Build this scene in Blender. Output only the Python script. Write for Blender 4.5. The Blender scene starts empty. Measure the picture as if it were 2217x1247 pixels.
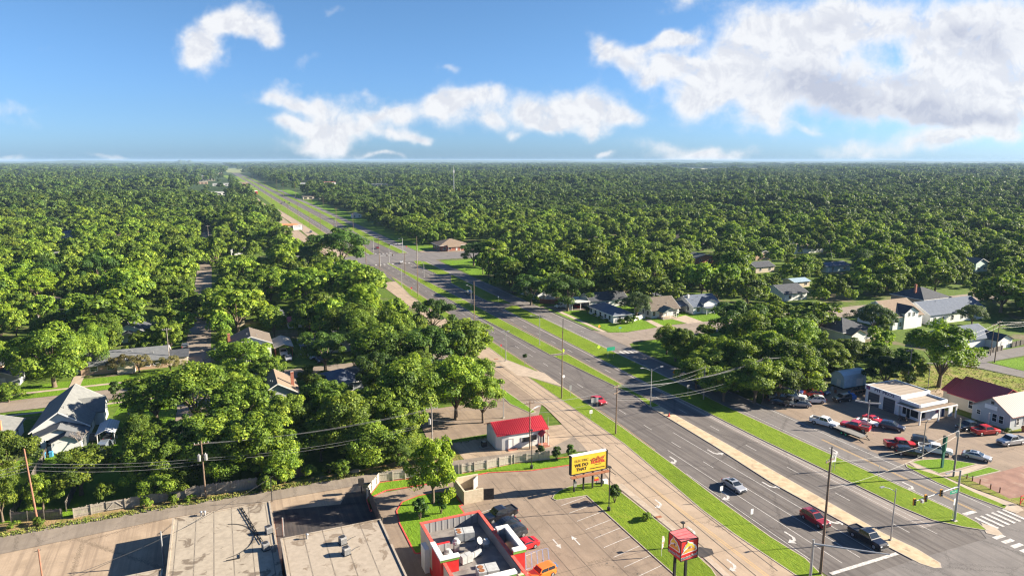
import bpy, bmesh, math, random
import numpy as np
from mathutils import Vector, Matrix
random.seed(7)
SC = bpy.context.scene
COL = SC.collection
R = math.radians
# ---------------------------------------------------------------- camera
# world axes follow the town's street grid: X runs across the highway, Y along it
F, CAMH, CX, CY = 1500.0, 56.0, 1108.5, 623.5
TH = math.atan((CY - 347) / F)
YAW = R(23)
ct, st_ = math.cos(TH), math.sin(TH)
cy, sy = math.cos(YAW), math.sin(YAW)
def g(px, py, z=0.0):
    v = py - CY
    den = F * st_ + v * ct
    h = CAMH - z
    Y = h * (F * ct - v * st_) / den
    X = (px - CX) * (Y * ct + h * st_) / F
    return (X * cy + Y * sy, -X * sy + Y * cy)
def proj(x, y, z=0.0):
    X = x * cy - y * sy
    Y = x * sy + y * cy
    zc = Y * ct + (CAMH - z) * st_
    if zc < 1: return (-9999, -9999, zc)
    return (CX + F * X / zc, CY + F * ((CAMH - z) * ct - Y * st_) / zc, zc)
cam_d = bpy.data.cameras.new('camera'); cam = bpy.data.objects.new('camera', cam_d); COL.objects.link(cam)
cam.location = (0, 0, CAMH)
cam.rotation_euler = (R(90) - TH, 0, -YAW)
cam_d.sensor_width = 36; cam_d.lens = 36 * F / 2217
cam_d.clip_start = 1; cam_d.clip_end = 90000
SC.camera = cam
SC.view_settings.view_transform = 'Standard'; SC.view_settings.look = 'None'
SC.view_settings.exposure = EXPO = 2.05; SC.view_settings.gamma = 1
SC.render.engine = 'CYCLES'
cyc = SC.cycles
cyc.use_denoising = True
cyc.max_bounces = 5; cyc.diffuse_bounces = 2; cyc.glossy_bounces = 2; cyc.transmission_bounces = 3; cyc.volume_bounces = 0; cyc.transparent_max_bounces = 6
cyc.caustics_reflective = False; cyc.caustics_refractive = False
cyc.filter_width = 1.25
# ---------------------------------------------------------------- sun and sky
SUN_EL, SUN_AZ = R(23), R(105)          # azimuth measured from +Y towards +X
sd = bpy.data.lights.new('sun', 'SUN'); sd.energy = 5.0; sd.angle = R(0.55); sd.color = (1.0, 0.89, 0.73)
so = bpy.data.objects.new('sun', sd); COL.objects.link(so)
sdir = Vector((math.cos(SUN_EL) * math.sin(SUN_AZ), math.cos(SUN_EL) * math.cos(SUN_AZ), math.sin(SUN_EL)))
so.rotation_euler = sdir.to_track_quat('Z', 'Y').to_euler(); so.location = (60, 0, 200)

world = bpy.data.worlds.new('World'); SC.world = world; world.use_nodes = True
wt = world.node_tree; wt.nodes.clear()
class NB:
    """small helper to chain nodes"""
    def __init__(s, tree): s.t = tree
    def n(s, typ, **kw):
        nd = s.t.nodes.new(typ)
        for k, v in kw.items():
            if k.startswith('in_'):
                key = k[3:]
                sock = nd.inputs[int(key)] if key.isdigit() else nd.inputs[key.replace('_', ' ')]
                if hasattr(v, 'is_output') or isinstance(v, bpy.types.NodeSocket): s.t.links.new(v, sock)
                else: sock.default_value = v
            else: setattr(nd, k, v)
        return nd
    def math(s, op, a, b=None, c=None, clamp=False):
        nd = s.t.nodes.new('ShaderNodeMath'); nd.operation = op; nd.use_clamp = clamp
        for i, v in enumerate((a, b, c)):
            if v is None: continue
            if isinstance(v, bpy.types.NodeSocket): s.t.links.new(v, nd.inputs[i])
            else: nd.inputs[i].default_value = v
        return nd.outputs[0]
    def vmath(s, op, a, b=None):
        nd = s.t.nodes.new('ShaderNodeVectorMath'); nd.operation = op
        for i, v in enumerate((a, b)):
            if v is None: continue
            if isinstance(v, bpy.types.NodeSocket): s.t.links.new(v, nd.inputs[i])
            else: nd.inputs[i].default_value = v
        return nd.outputs['Value'] if op in ('DOT_PRODUCT', 'LENGTH', 'DISTANCE') else nd.outputs[0]
    def mix(s, f, a, b, typ='RGBA', blend='MIX'):
        nd = s.t.nodes.new('ShaderNodeMix'); nd.data_type = typ
        if typ == 'RGBA': nd.blend_type = blend; idx = (0, 6, 7); out = 2
        else: idx = (0, 2, 3); out = 0
        for i, v in zip(idx, (f, a, b)):
            if isinstance(v, bpy.types.NodeSocket): s.t.links.new(v, nd.inputs[i])
            elif typ == 'RGBA' and i != 0: nd.inputs[i].default_value = (*v, 1)
            else: nd.inputs[i].default_value = v
        return nd.outputs[out]
    def smooth(s, v, a, b, c=0.0, d=1.0):
        nd = s.t.nodes.new('ShaderNodeMapRange'); nd.interpolation_type = 'SMOOTHSTEP'
        s.t.links.new(v, nd.inputs[0])
        for i, q in enumerate((a, b, c, d)): nd.inputs[i + 1].default_value = q
        return nd.outputs[0]
    def noise(s, vec, scale, detail=4, rough=0.55, dist=0.0):
        nd = s.t.nodes.new('ShaderNodeTexNoise'); s.t.links.new(vec, nd.inputs['Vector'])
        nd.inputs['Scale'].default_value = scale; nd.inputs['Detail'].default_value = detail
        nd.inputs['Roughness'].default_value = rough; nd.inputs['Distortion'].default_value = dist
        return nd.outputs[0]
W = NB(wt)
tc = W.n('ShaderNodeTexCoord')
sky = W.n('ShaderNodeTexSky'); sky.sky_type = 'NISHITA'; sky.sun_disc = False
sky.sun_elevation = SUN_EL; sky.sun_rotation = SUN_AZ; sky.air_density = 1.0; sky.dust_density = 0.6; sky.ozone_density = 2.0
sep = W.n('ShaderNodeSeparateXYZ', in_0=tc.outputs['Generated'])
dx, dy, dz = sep.outputs
fx = W.math('ADD', W.math('MULTIPLY', dx, cy), W.math('MULTIPLY', dy, -sy))
fy = W.math('ADD', W.math('MULTIPLY', dx, sy), W.math('MULTIPLY', dy, cy))
fy = W.math('MAXIMUM', W.math('ABSOLUTE', fy), 0.15)
cu = W.math('DIVIDE', fx, fy); cv = W.math('DIVIDE', dz, fy)
cvec = W.n('ShaderNodeCombineXYZ', in_0=cu, in_1=cv).outputs[0]
warp = W.n('ShaderNodeTexNoise', in_Vector=cvec); warp.inputs['Scale'].default_value = 11; warp.inputs['Detail'].default_value = 4
wv = W.vmath('MULTIPLY', W.vmath('SUBTRACT', warp.outputs['Color'], (0.5, 0.5, 0.5)), (0.10, 0.07, 0))
pv = W.vmath('ADD', cvec, wv)
def blob_field(blobs, vec):
    acc = None
    for px, py, rx, ry, s in blobs:
        a = (px - CX) / F; b = -(py - CY) / F
        yy = ct + b * st_; u0 = a / yy; v0 = (-st_ + b * ct) / yy
        d = W.vmath('MULTIPLY', W.vmath('SUBTRACT', vec, (u0, v0, 0)), (F / rx / 1.2, F / ry / 1.2, 0))
        q = W.vmath('DOT_PRODUCT', d, d)
        e = W.math('MULTIPLY', W.math('POWER', 2.718, W.math('MULTIPLY', q, -1.0)), s)
        acc = e if acc is None else W.math('ADD', acc, e)
    return acc
BL = [(445,50,32,22),(490,50,36,24),(540,52,40,26),(568,75,26,20),(440,95,24,34),(432,130,34,26,.9),(600,202,42,13),(660,222,42,14),(715,250,42,22),(700,280,55,22),(635,270,34,15),(690,318,66,18),(745,300,28,18),(800,262,32,17),(850,242,42,18),(880,250,22,16),(860,290,42,13),(912,303,28,9),(960,160,26,9,.8),(985,235,46,28),(1050,215,44,18),(960,225,34,18),(1060,260,28,16),(1100,290,20,9,.8),(1140,245,36,26),(1180,260,36,16),(1220,240,50,24),(1290,240,52,28),(1335,262,42,20),(1280,290,22,14),(1280,108,22,36),(1320,105,36,20),(1370,128,40,20),(1430,98,46,16),(1470,88,28,12),(1400,172,26,16),(1440,152,44,20),(1480,140,26,12),(1480,8,46,18,.8),(1500,215,52,32),(1560,190,60,42),(1650,110,80,50),(1700,80,90,55),(1800,60,90,50),(1850,30,100,34),(1600,160,70,40),(1700,170,80,50),(1780,190,90,42),(1650,240,36,34,.8),(1680,270,26,26,.8),(2000,180,90,50),(2080,130,95,60),(2150,60,100,55),(2050,50,80,45),(2180,180,90,55),(2050,230,100,40),(2150,250,90,32),(1880,210,66,42),(1945,120,32,26,-.35),(1430,312,44,14,.8),(1500,338,80,13,.8),(1560,330,56,15),(1750,290,28,9,.8),(1850,332,66,18),(2000,312,56,18),(2080,300,56,13),(2170,290,46,11),(1320,342,20,7),(10,235,60,12,.5),(20,342,40,8,.8),(240,345,34,6,.8),(620,172,40,12,.5),(780,212,30,8,.6),(680,122,28,10,.4),(110,118,16,8,.3),(560,10,20,10,.4),(730,10,22,10,.5),(830,343,40,7,.8),(60,262,50,10,.3)]
BL = [b if len(b) == 5 else (*b, 1.0) for b in BL]
DK = [(1740,170,80,34,.9),(1800,205,70,22,.8),(2010,225,90,26,1.),(2090,262,100,18,1.),(2120,95,80,26,.7),(1960,165,60,16,.6),(1830,250,60,20,.8),(2060,60,60,20,.6),(1600,215,50,14,.4),(1790,40,60,14,.5)]
field = blob_field(BL, pv)
n1 = W.noise(cvec, 22, 9, 0.62, 0.4)
n2 = W.noise(cvec, 60, 6, 0.6)
n3 = W.noise(W.vmath('ADD', cvec, (-0.006, -0.011, 0)), 22, 9, 0.62, 0.4)
amp = W.math('ADD', 0.15, W.math('MULTIPLY', n1, 1.7)); fl = W.math('MINIMUM', field, 1.35)
dens = W.math('ADD', W.math('MULTIPLY', fl, amp), W.math('MULTIPLY', W.math('SUBTRACT', n2, 0.5), 0.7))
mask = W.smooth(dens, 0.14, 1.25)
relief = W.smooth(W.math('SUBTRACT', n3, n1), -0.10, 0.10)
dark = blob_field(DK, pv)
sh = W.math('MULTIPLY', W.smooth(W.math('ADD', dark, W.math('MULTIPLY', W.math('SUBTRACT', n1, 0.5), 1.1)), 0.15, 1.2), 0.8)
thick = W.smooth(fl, 0.7, 1.3)
sh = W.math('MINIMUM', W.math('ADD', sh, W.math('MULTIPLY', W.math('MULTIPLY', relief, thick), 0.42)), 1.0)
ccol = W.mix(sh, (2.3, 2.33, 2.38), (1.4, 1.48, 1.75))
hz = W.smooth(dz, 0.0, 0.22)
grade = W.mix(hz, (0.170, 0.275, 0.505), (0.196, 0.284, 0.395))
skyc = W.mix(1.0, sky.outputs[0], W.mix(W.smooth(dz, -0.01, 0.075), (0.190, 0.325, 0.63), grade), blend='MULTIPLY')
final = W.mix(W.math('MULTIPLY', mask, 0.95), skyc, ccol)
bg = W.n('ShaderNodeBackground', in_Color=final, in_Strength=0.10)
W.n('ShaderNodeOutputWorld', in_Surface=bg.outputs[0])
world.cycles.sampling_method = 'MANUAL'; world.cycles.sample_map_resolution = 512
# ---------------------------------------------------------------- materials
def new_mat(name):
    m = bpy.data.materials.new(name); m.use_nodes = True
    m.node_tree.nodes.clear()
    return m, NB(m.node_tree)
ALB = 0.85
def principled(B, col, rough=0.85, spec=0.3, metal=0.0, normal=None, **kw):
    p = B.n('ShaderNodeBsdfPrincipled')
    if isinstance(col, bpy.types.NodeSocket): col = B.mix(1.0, col, (ALB, ALB, ALB), blend='MULTIPLY')
    else: col = tuple(c * ALB for c in col)
    if isinstance(col, bpy.types.NodeSocket): B.t.links.new(col, p.inputs['Base Color'])
    else: p.inputs['Base Color'].default_value = (*col, 1)
    p.inputs['Roughness'].default_value = rough; p.inputs['Specular IOR Level'].default_value = spec; p.inputs['Metallic'].default_value = metal
    for k, v in kw.items(): p.inputs[k.replace('_', ' ')].default_value = v
    if normal is not None: B.t.links.new(normal, p.inputs['Normal'])
    return p
def out(B, s): B.n('ShaderNodeOutputMaterial', in_Surface=s)
MATS = {}
def mat(name, c1, c2=None, scale=1.0, rough=0.85, spec=0.3, metal=0.0, c3=None, s3=0.15, bump=0.0, world_space=False, stretch=(1, 1, 1), lo=.35, hi=.65, **kw):
    """two-tone noise surface, optional third blotchy tone"""
    if name in MATS: return MATS[name]
    m, B = new_mat(name)
    if world_space: vec = B.n('ShaderNodeNewGeometry').outputs['Position']
    else: vec = B.n('ShaderNodeTexCoord').outputs['Object']
    vec = B.vmath('MULTIPLY', vec, stretch)
    nrm = None
    if c2 is None: c2 = tuple(min(1, c * 1.15) for c in c1)
    n = B.noise(vec, scale, 5, 0.6)
    col = B.mix(B.smooth(n, lo, hi), c1, c2)
    if c3 is not None:
        n3 = B.noise(vec, s3, 6, 0.65, 0.6)
        col = B.mix(B.smooth(n3, 0.52, 0.72), col, c3)
    if bump:
        nb = B.noise(vec, scale * 4, 4, 0.6)
        b = B.n('ShaderNodeBump', in_Height=nb, in_Strength=bump); b.inputs['Distance'].default_value = 0.1
        nrm = b.outputs[0]
    out(B, principled(B, col, rough, spec, metal, nrm, **kw).outputs[0])
    MATS[name] = m
    return m
# ---------------------------------------------------------------- mesh helpers
class MB:
    closed = False
    def __init__(s): s.v = []; s.f = []; s.m = []
    def add(s, vs, fs, mi=0):
        o = len(s.v); s.v += [tuple(v) for v in vs]
        s.f += [tuple(i + o for i in f) for f in fs]; s.m += [mi] * len(fs)
        return s
    def box(s, x0, x1, y0, y1, z0, z1, mi=0):
        vs = [(x, y, z) for z in (z0, z1) for y in (y0, y1) for x in (x0, x1)]
        return s.add(vs, [(0, 2, 3, 1), (4, 5, 7, 6), (0, 1, 5, 4), (2, 6, 7, 3), (0, 4, 6, 2), (1, 3, 7, 5)], mi)
    def bar(s, p, q, w, h=None, mi=0):
        """square bar from p to q"""
        p = Vector(p); q = Vector(q); h = h or w
        d = (q - p).normalized(); up = Vector((0, 0, 1)) if abs(d.z) < .95 else Vector((0, 1, 0))
        a = d.cross(up).normalized() * w / 2; b = d.cross(a).normalized() * h / 2
        vs = [c + i * a + j * b for c in (p, q) for i, j in ((-1, -1), (1, -1), (1, 1), (-1, 1))]
        return s.add(vs, [(0, 1, 2, 3), (7, 6, 5, 4), (0, 4, 5, 1), (1, 5, 6, 2), (2, 6, 7, 3), (3, 7, 4, 0)], mi)
    def cyl(s, p, q, r0, r1=None, n=10, mi=0, caps=True):
        p = Vector(p); q = Vector(q); r1 = r0 if r1 is None else r1
        d = (q - p).normalized(); up = Vector((0, 0, 1)) if abs(d.z) < .95 else Vector((0, 1, 0))
        a = d.cross(up).normalized(); b = d.cross(a).normalized()
        vs = [c + r * (math.cos(2 * math.pi * i / n) * a + math.sin(2 * math.pi * i / n) * b) for c, r in ((p, r0), (q, r1)) for i in range(n)]
        fs = [(i, (i + 1) % n, n + (i + 1) % n, n + i) for i in range(n)]
        if caps: fs += [tuple(range(n))[::-1], tuple(range(n, 2 * n))]
        return s.add(vs, fs, mi)
    def tube(s, pts, r, n=5, mi=0):
        for a, b in zip(pts, pts[1:]): s.cyl(a, b, r, r, n, mi, True)
        return s
    def prism(s, poly, z0, z1, mi=0, bottom=False):
        """poly: list of (x,y), extruded z0..z1"""
        n = len(poly)
        if sum(poly[i][0] * poly[(i + 1) % n][1] - poly[(i + 1) % n][0] * poly[i][1] for i in range(n)) < 0: poly = poly[::-1]
        vs = [(x, y, z0) for x, y in poly] + [(x, y, z1) for x, y in poly]
        fs = [tuple(range(n, 2 * n))] + [(i, (i + 1) % n, n + (i + 1) % n, n + i) for i in range(n)]
        if bottom: fs.append(tuple(range(n))[::-1])
        return s.add(vs, fs, mi)
    def sheet(s, poly, z, mi=0):
        n = len(poly)
        if sum(poly[i][0] * poly[(i + 1) % n][1] - poly[(i + 1) % n][0] * poly[i][1] for i in range(n)) < 0: poly = poly[::-1]
        return s.add([(x, y, z) for x, y in poly], [tuple(range(n))], mi)
    def ball(s, c, rx, ry, rz, n=10, m=6, mi=0):
        vs = []; fs = []
        for j in range(m + 1):
            ph = math.pi * j / m
            for i in range(n):
                th = 2 * math.pi * i / n
                vs.append((c[0] + rx * math.sin(ph) * math.cos(th), c[1] + ry * math.sin(ph) * math.sin(th), c[2] + rz * math.cos(ph)))
        for j in range(m):
            for i in range(n): fs.append((j * n + i, (j + 1) * n + i, (j + 1) * n + (i + 1) % n, j * n + (i + 1) % n))
        return s.add(vs, fs, mi)
    def mesh(s, name, mats, smooth=False):
        me = bpy.data.meshes.new(name); me.from_pydata(s.v, [], s.f)
        if not isinstance(mats, (list, tuple)): mats = [mats]
        for m in mats: me.materials.append(m)
        if len(mats) > 1: me.polygons.foreach_set('material_index', s.m)
        if smooth: me.polygons.foreach_set('use_smooth', [True] * len(s.f))
        if any(len(f) > 4 for f in s.f):
            bm = bmesh.new(); bm.from_mesh(me)
            bmesh.ops.triangulate(bm, faces=[f for f in bm.faces if len(f.verts) > 4]); bm.to_mesh(me); bm.free()
        if s.closed:
            bm = bmesh.new(); bm.from_mesh(me); bmesh.ops.recalc_face_normals(bm, faces=bm.faces); bm.to_mesh(me); bm.free()
        me.update(); return me
    def build(s, name, mats, parent=None, loc=None, rz=0.0, smooth=False):
        o = bpy.data.objects.new(name, s.mesh(name, mats, smooth)); COL.objects.link(o)
        if parent is not None: o.parent = parent
        if loc is not None: o.location = loc
        if rz: o.rotation_euler = (0, 0, rz)
        return o
def tag(o, label=None, cat=None, group=None, kind=None):
    if label: o['label'] = label
    if cat: o['category'] = cat
    if group: o['group'] = group
    if kind: o['kind'] = kind
    return o
def thing(name, label, cat, loc=(0, 0, 0), rz=0.0, group=None):
    o = bpy.data.objects.new(name, None); COL.objects.link(o); o.empty_display_size = 0.5
    o.location = loc; o.rotation_euler = (0, 0, rz)
    return tag(o, label, cat, group)
def copy_tree(o, parent=None):
    c = o.copy(); COL.objects.link(c); c.parent = parent
    for ch in KIDS.get(o.name, []): copy_tree(ch, c)
    return c
KIDS = {}
def note_kids(root):
    """remember the children of a source thing once, so copies are quick"""
    for o in list(COL.objects):
        if o.parent is not None: KIDS.setdefault(o.parent.name, [])
    def walk(o):
        KIDS[o.name] = list(o.children)
        for c in o.children: walk(c)
    walk(root)
def put(o, x, y, z=0.0, rz=0.0, label=None, group=None, sc=None):
    o.location = (x, y, z); o.rotation_euler = (0, 0, rz)
    if sc is not None: o.scale = sc if isinstance(sc, tuple) else (sc, sc, sc)
    if label: o['label'] = label
    if group: o['group'] = group
    return o
def text_mesh(txt, size, m, parent, loc, rot, name='lettering', extrude=0.01, align='CENTER', bold=0.0, xs=1.0):
    c = bpy.data.curves.new(name, 'FONT'); c.body = txt; c.size = size; c.extrude = extrude; c.align_x = align; c.align_y = 'CENTER'
    c.offset = bold; c.resolution_u = 2
    c.materials.append(m)
    tmp = bpy.data.objects.new(name, c); me = bpy.data.meshes.new_from_object(tmp)
    bpy.data.objects.remove(tmp)
    if not me.materials: me.materials.append(m)
    o = bpy.data.objects.new(name, me); COL.objects.link(o); o.parent = parent; o.location = loc; o.rotation_euler = rot; o.scale = (xs, 1, 1)
    return o
# ================================================================ SETTING: ground, roads, verges
def pxpoly(pts): return [g(x, y) for x, y in pts]
# ground sheet
def ground_mat():
    m, B = new_mat('ground_cover')
    pos = B.n('ShaderNodeNewGeometry').outputs['Position']
    n = B.noise(pos, 0.05, 7, 0.62, 0.3); n2 = B.noise(pos, 0.9, 5, 0.6); n3 = B.noise(pos, 0.004, 6, 0.6)
    grass = B.mix(B.smooth(n2, .3, .7), (0.055, 0.105, 0.012), (0.12, 0.17, 0.025))
    dirt = B.mix(B.smooth(n2, .3, .7), (0.13, 0.105, 0.065), (0.22, 0.18, 0.12))
    near = B.mix(B.smooth(n, .52, .66), grass, dirt)
    wood = B.mix(B.smooth(B.noise(pos, 0.03, 8, 0.7), .35, .65), (0.016, 0.034, 0.008), (0.05, 0.082, 0.018))
    field = B.mix(B.smooth(n3, .6, .68), wood, (0.16, 0.19, 0.07))
    d = B.vmath('LENGTH', pos)
    col = B.mix(B.smooth(d, 700, 1500), near, field)
    out(B, principled(B, col, 0.95, 0.1).outputs[0]); return m
gm = MB(); E_ = 42000
gm.add([(-E_, -E_, 0), (E_, -E_, 0), (E_, E_, 0), (-E_, E_, 0)], [(0, 1, 2, 3)])
tag(gm.build('ground', ground_mat()), 'grass and bare earth of the town spreading to the horizon', kind='structure')

def road_mat(name, c1, c2, c3, streak=0.25, crack=0.0):
    m, B = new_mat(name)
    pos = B.n('ShaderNodeNewGeometry').outputs['Position']
    n = B.noise(pos, 0.25, 6, 0.65, 0.3); f = B.noise(pos, 4.0, 5, 0.7)
    s = B.noise(B.vmath('MULTIPLY', pos, (1.1, 0.02, 1)), 1.0, 6, 0.7)
    col = B.mix(B.smooth(n, .3, .7), c1, c2)
    col = B.mix(B.math('MULTIPLY', B.smooth(s, .42, .66), min(1.0, streak * 1.5)), col, c3)
    col = B.mix(B.math('MULTIPLY', B.smooth(f, .35, .7), 0.22), col, tuple(c * .6 for c in c1))
    st = B.noise(pos, 0.45, 8, 0.7, 1.0)
    col = B.mix(B.math('MULTIPLY', B.smooth(st, .60, .72), 0.35), col, tuple(c * .55 for c in c3))
    if crack:
        v = B.n('ShaderNodeTexVoronoi', in_Vector=B.vmath('ADD', pos, B.vmath('MULTIPLY', B.n('ShaderNodeTexNoise', in_Vector=pos).outputs['Color'], (2, 2, 0)))); v.feature = 'DISTANCE_TO_EDGE'; v.inputs['Scale'].default_value = crack
        col = B.mix(B.math('MULTIPLY', B.smooth(v.outputs['Distance'], 0.0, 0.012, 1, 0), 0.55), col, tuple(c * .3 for c in c1))
    out(B, principled(B, col, 0.85, 0.25).outputs[0]); return m
ASPH = road_mat('asphalt_highway', (0.125, 0.110, 0.102), (0.165, 0.147, 0.135), (0.078, 0.068, 0.064), .6, .05)
ASPH2 = road_mat('asphalt_frontage', (0.15, 0.137, 0.13), (0.20, 0.182, 0.17), (0.115, 0.103, 0.1), .4, .09)
CONC = road_mat('concrete_road', (0.34, 0.26, 0.185), (0.42, 0.325, 0.235), (0.26, 0.20, 0.15), .3, .06)
CONC2 = road_mat('concrete_lot', (0.23, 0.175, 0.13), (0.30, 0.23, 0.17), (0.16, 0.122, 0.096), .3, .11)
CONC3 = road_mat('concrete_street', (0.235, 0.19, 0.15), (0.30, 0.245, 0.20), (0.18, 0.15, 0.12), .2, .1)
YARD = road_mat('yard_gravel', (0.31, 0.235, 0.165), (0.43, 0.33, 0.235), (0.24, 0.18, 0.13), .5, .05)
ALLEYM = road_mat('alley_asphalt', (0.21, 0.175, 0.14), (0.28, 0.235, 0.19), (0.17, 0.14, 0.115), .4, .1)
SHADE_ASPH = road_mat('painted_shade_and_asphalt', (0.035, 0.033, 0.036), (0.06, 0.054, 0.052), (0.10, 0.085, 0.075), .5, .2)  # near-black: shade painted on the yard, also the broken asphalt patch
def grass_mat(name, a, b, dry, dryamt=0.62):
    m, B = new_mat(name)
    pos = B.n('ShaderNodeNewGeometry').outputs['Position']
    n = B.noise(pos, 0.35, 6, 0.65, 0.5); f = B.noise(B.vmath('MULTIPLY', pos, (2.2, 0.5, 1)), 1.5, 7, 0.75, 0.6); l = B.noise(pos, 0.06, 4, 0.6); k = B.noise(B.vmath('MULTIPLY', pos, (1.6, 0.28, 1)), 0.8, 6, 0.7, 0.5)
    col = B.mix(B.smooth(f, .3, .7), a, b)
    col = B.mix(B.math('MULTIPLY', B.smooth(n, dryamt - .1, dryamt + .12), 0.8), col, dry)
    col = B.mix(B.math('MULTIPLY', B.smooth(l, .45, .65), 0.4), col, tuple(c * .7 for c in a))
    col = B.mix(B.math('MULTIPLY', B.smooth(k, .56, .70), 0.5), col, tuple(c * .42 for c in a))
    b_ = B.n('ShaderNodeBump', in_Height=f, in_Strength=0.9); b_.inputs['Distance'].default_value = 0.22
    out(B, principled(B, col, 0.9, 0.1, normal=b_.outputs[0]).outputs[0]); return m
GRASS = grass_mat('mown_grass', (0.105, 0.175, 0.012), (0.19, 0.265, 0.02), (0.24, 0.25, 0.04), .66)
LAWN = grass_mat('green_lawn', (0.095, 0.19, 0.012), (0.16, 0.27, 0.018), (0.19, 0.25, 0.03), .72)
DRYG = grass_mat('dry_grass', (0.13, 0.18, 0.02), (0.22, 0.25, 0.04), (0.30, 0.23, 0.10), .5)
WEEDS = grass_mat('weedy_dirt', (0.10, 0.14, 0.02), (0.30, 0.21, 0.09), (0.32, 0.22, 0.12), .48)
KERB = mat('kerb_concrete', (0.34, 0.29, 0.23), (0.42, 0.36, 0.30), 2.0, world_space=True)
BEIGE = mat('median_concrete', (0.42, 0.32, 0.20), (0.52, 0.41, 0.27), 0.8, c3=(0.30, 0.22, 0.14), s3=.5, world_space=True)
WALK = mat('walk_concrete', (0.36, 0.29, 0.22), (0.43, 0.35, 0.27), 0.8, c3=(0.28, 0.23, 0.18), s3=.4, world_space=True)
REDK = mat('red_kerb_paint', (0.50, 0.05, 0.045), (0.58, 0.10, 0.08), 3.0, world_space=True)
WHITEL = mat('road_paint_white', (0.36, 0.34, 0.32), (0.58, 0.56, 0.53), 3.0, world_space=True)
YELL = mat('road_paint_yellow', (0.48, 0.32, 0.14), (0.55, 0.36, 0.15), 3.0, world_space=True)
SEAL = mat('crack_seal', (0.03, 0.028, 0.028), (0.06, 0.052, 0.05), 3.0, world_space=True)
REDDIRT = mat('red_dirt', (0.20, 0.105, 0.078), (0.27, 0.15, 0.11), 0.5, c3=(0.33, 0.235, 0.17), s3=.3, world_space=True)
def structure(name, mb, m, label=None, kind='structure'):
    return tag(mb.build(name, m), label, kind=kind)
def rect(x0, x1, y0, y1): return [(x0, y0), (x1, y0), (x1, y1), (x0, y1)]
# --- paved sheets, each a little above the one below
structure('yard', MB().sheet([(-75, 30), (20, 30), (20, 114.8), (-10, 115.4), (-33, 113.6), (-75, 113.2)], .02), YARD, 'bare concrete and dirt yard round the flat roofed warehouses')
structure('painted_yard_shade', MB().sheet([(4.7, 92), (20, 92), (20, 112.2), (17, 112.6), (15.4, 109), (5, 111)], .045), SHADE_ASPH, 'tree and fence shade painted dark on the yard behind the warehouses')  # shadow of the tree and fence, painted as a dark sheet
structure('alley', MB().sheet([(-80, 112.6), (-33, 113.1), (-10, 115.0), (20, 114.6), (28, 115.4), (39, 114.6), (50, 113.2), (61, 112.4), (66, 111), (66, 120), (57.5, 115.9), (44, 117.2), (39, 117.6), (26, 118.4), (6, 118.6), (-25, 119.8), (-34, 119.2), (-80, 118.6)], .07), ALLEYM, 'narrow asphalt alley along the board fences')
structure('restaurant_lot', MB().sheet([(19.6, 40), (61.5, 40), (61.5, 110.2), (20, 110.2)], .05), CONC2, 'concrete parking lot of the restaurant')
FL_L = [(57, 52), (59.3, 69.3), (61.7, 83.1), (62.4, 98.4), (63.9, 114.3), (66.5, 137), (66.5, 172), (66.5, 316)]
FL_R = [(69.6, 52), (69.4, 64.4), (69.0, 76), (69.4, 84), (70.3, 94.9), (71.9, 112), (72.2, 159), (72.9, 186), (72.5, 280), (74, 300), (75.6, 316)]
structure('frontage_road', MB().sheet([(60.8, 52), (60.8, 98)] + FL_L[4:] + FL_R[::-1], .085), CONC, 'tan concrete frontage road beside the highway')
structure('driveway', MB().sheet([(36, 127.5), (59.5, 127.2), (66.5, 139), (66.5, 172), (60, 170), (50, 146), (38, 146)], .06), CONC2, 'concrete forecourt beside the frontage road under the big trees')
structure('highway', MB().sheet([(73.5, 30), (106.5, 30), (106.5, 1500), (103, 2600), (97, 6400), (66, 6400), (74, 2600), (75.8, 1500)], .03), ASPH, 'divided grey asphalt highway running to the horizon')
structure('service_road', MB().sheet([(103, 30), (115.2, 30), (114.9, 80), (113.4, 126), (112.6, 200), (112.8, 330), (114, 520), (114, 1400), (105.2, 1400), (105.2, 130), (104.5, 62), (103, 60)], .06), ASPH2, 'asphalt service road on the far side of the highway')
structure('cross_street', MB().sheet([(20, 372), (76, 374), (112, 378), (200, 376), (330, 374), (330, 388), (200, 392), (113, 412), (75.8, 412), (20, 392)], .09), ASPH2, 'cross street at the second junction')
structure('near_street', MB().sheet([(63, 30), (260, 30), (260, 56.5), (116, 58), (112, 60), (87, 60.5), (60, 60)], .095), ASPH2, 'cross street at the near junction')
structure('side_street', MB().sheet([(112.6, 172), (114.6, 177), (118, 178.6), (145, 179), (320, 179), (320, 190), (140, 192.6), (122, 190), (116, 192), (112.6, 197)], .1), CONC3, 'concrete side street between the lawns')
structure('left_street', MB().sheet([(-200, 180.5), (-3, 182), (60, 182), (60, 190.5), (-3, 190.5), (-200, 189.5)], .1), CONC3, 'residential street beyond the grey roofed house')
structure('narrow_street', MB().sheet(rect(-11.6, -4.6, 150, 900), .08), CONC3, 'long narrow street running away under the trees')
structure('park_street', MB().sheet([(192, 95), (199, 95), (196.5, 121), (330, 122.5), (330, 129), (180, 127), (189, 118), (191.5, 107)], .08), ASPH2, 'asphalt street by the open grass lot')
structure('workshop_lot', MB().sheet([(113.6, 62), (160, 60), (160, 84.5), (149, 85), (149.5, 92), (150, 122), (117, 122), (113.4, 119)], .055), CONC2, 'tan concrete lot round the tyre workshop')
structure('gravel_patch', MB().sheet(pxpoly([(1985, 850), (2060, 838), (2095, 850), (2085, 872), (2050, 868)]), .06), YARD, 'gravel drive behind the workshop')
structure('slip_road', MB().sheet([(70, 161), (72.2, 159.6), (77, 148), (77.5, 160.5), (72.6, 176.6), (70, 176)], .105), WALK, 'pale concrete slip road from the highway to the frontage road')
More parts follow.
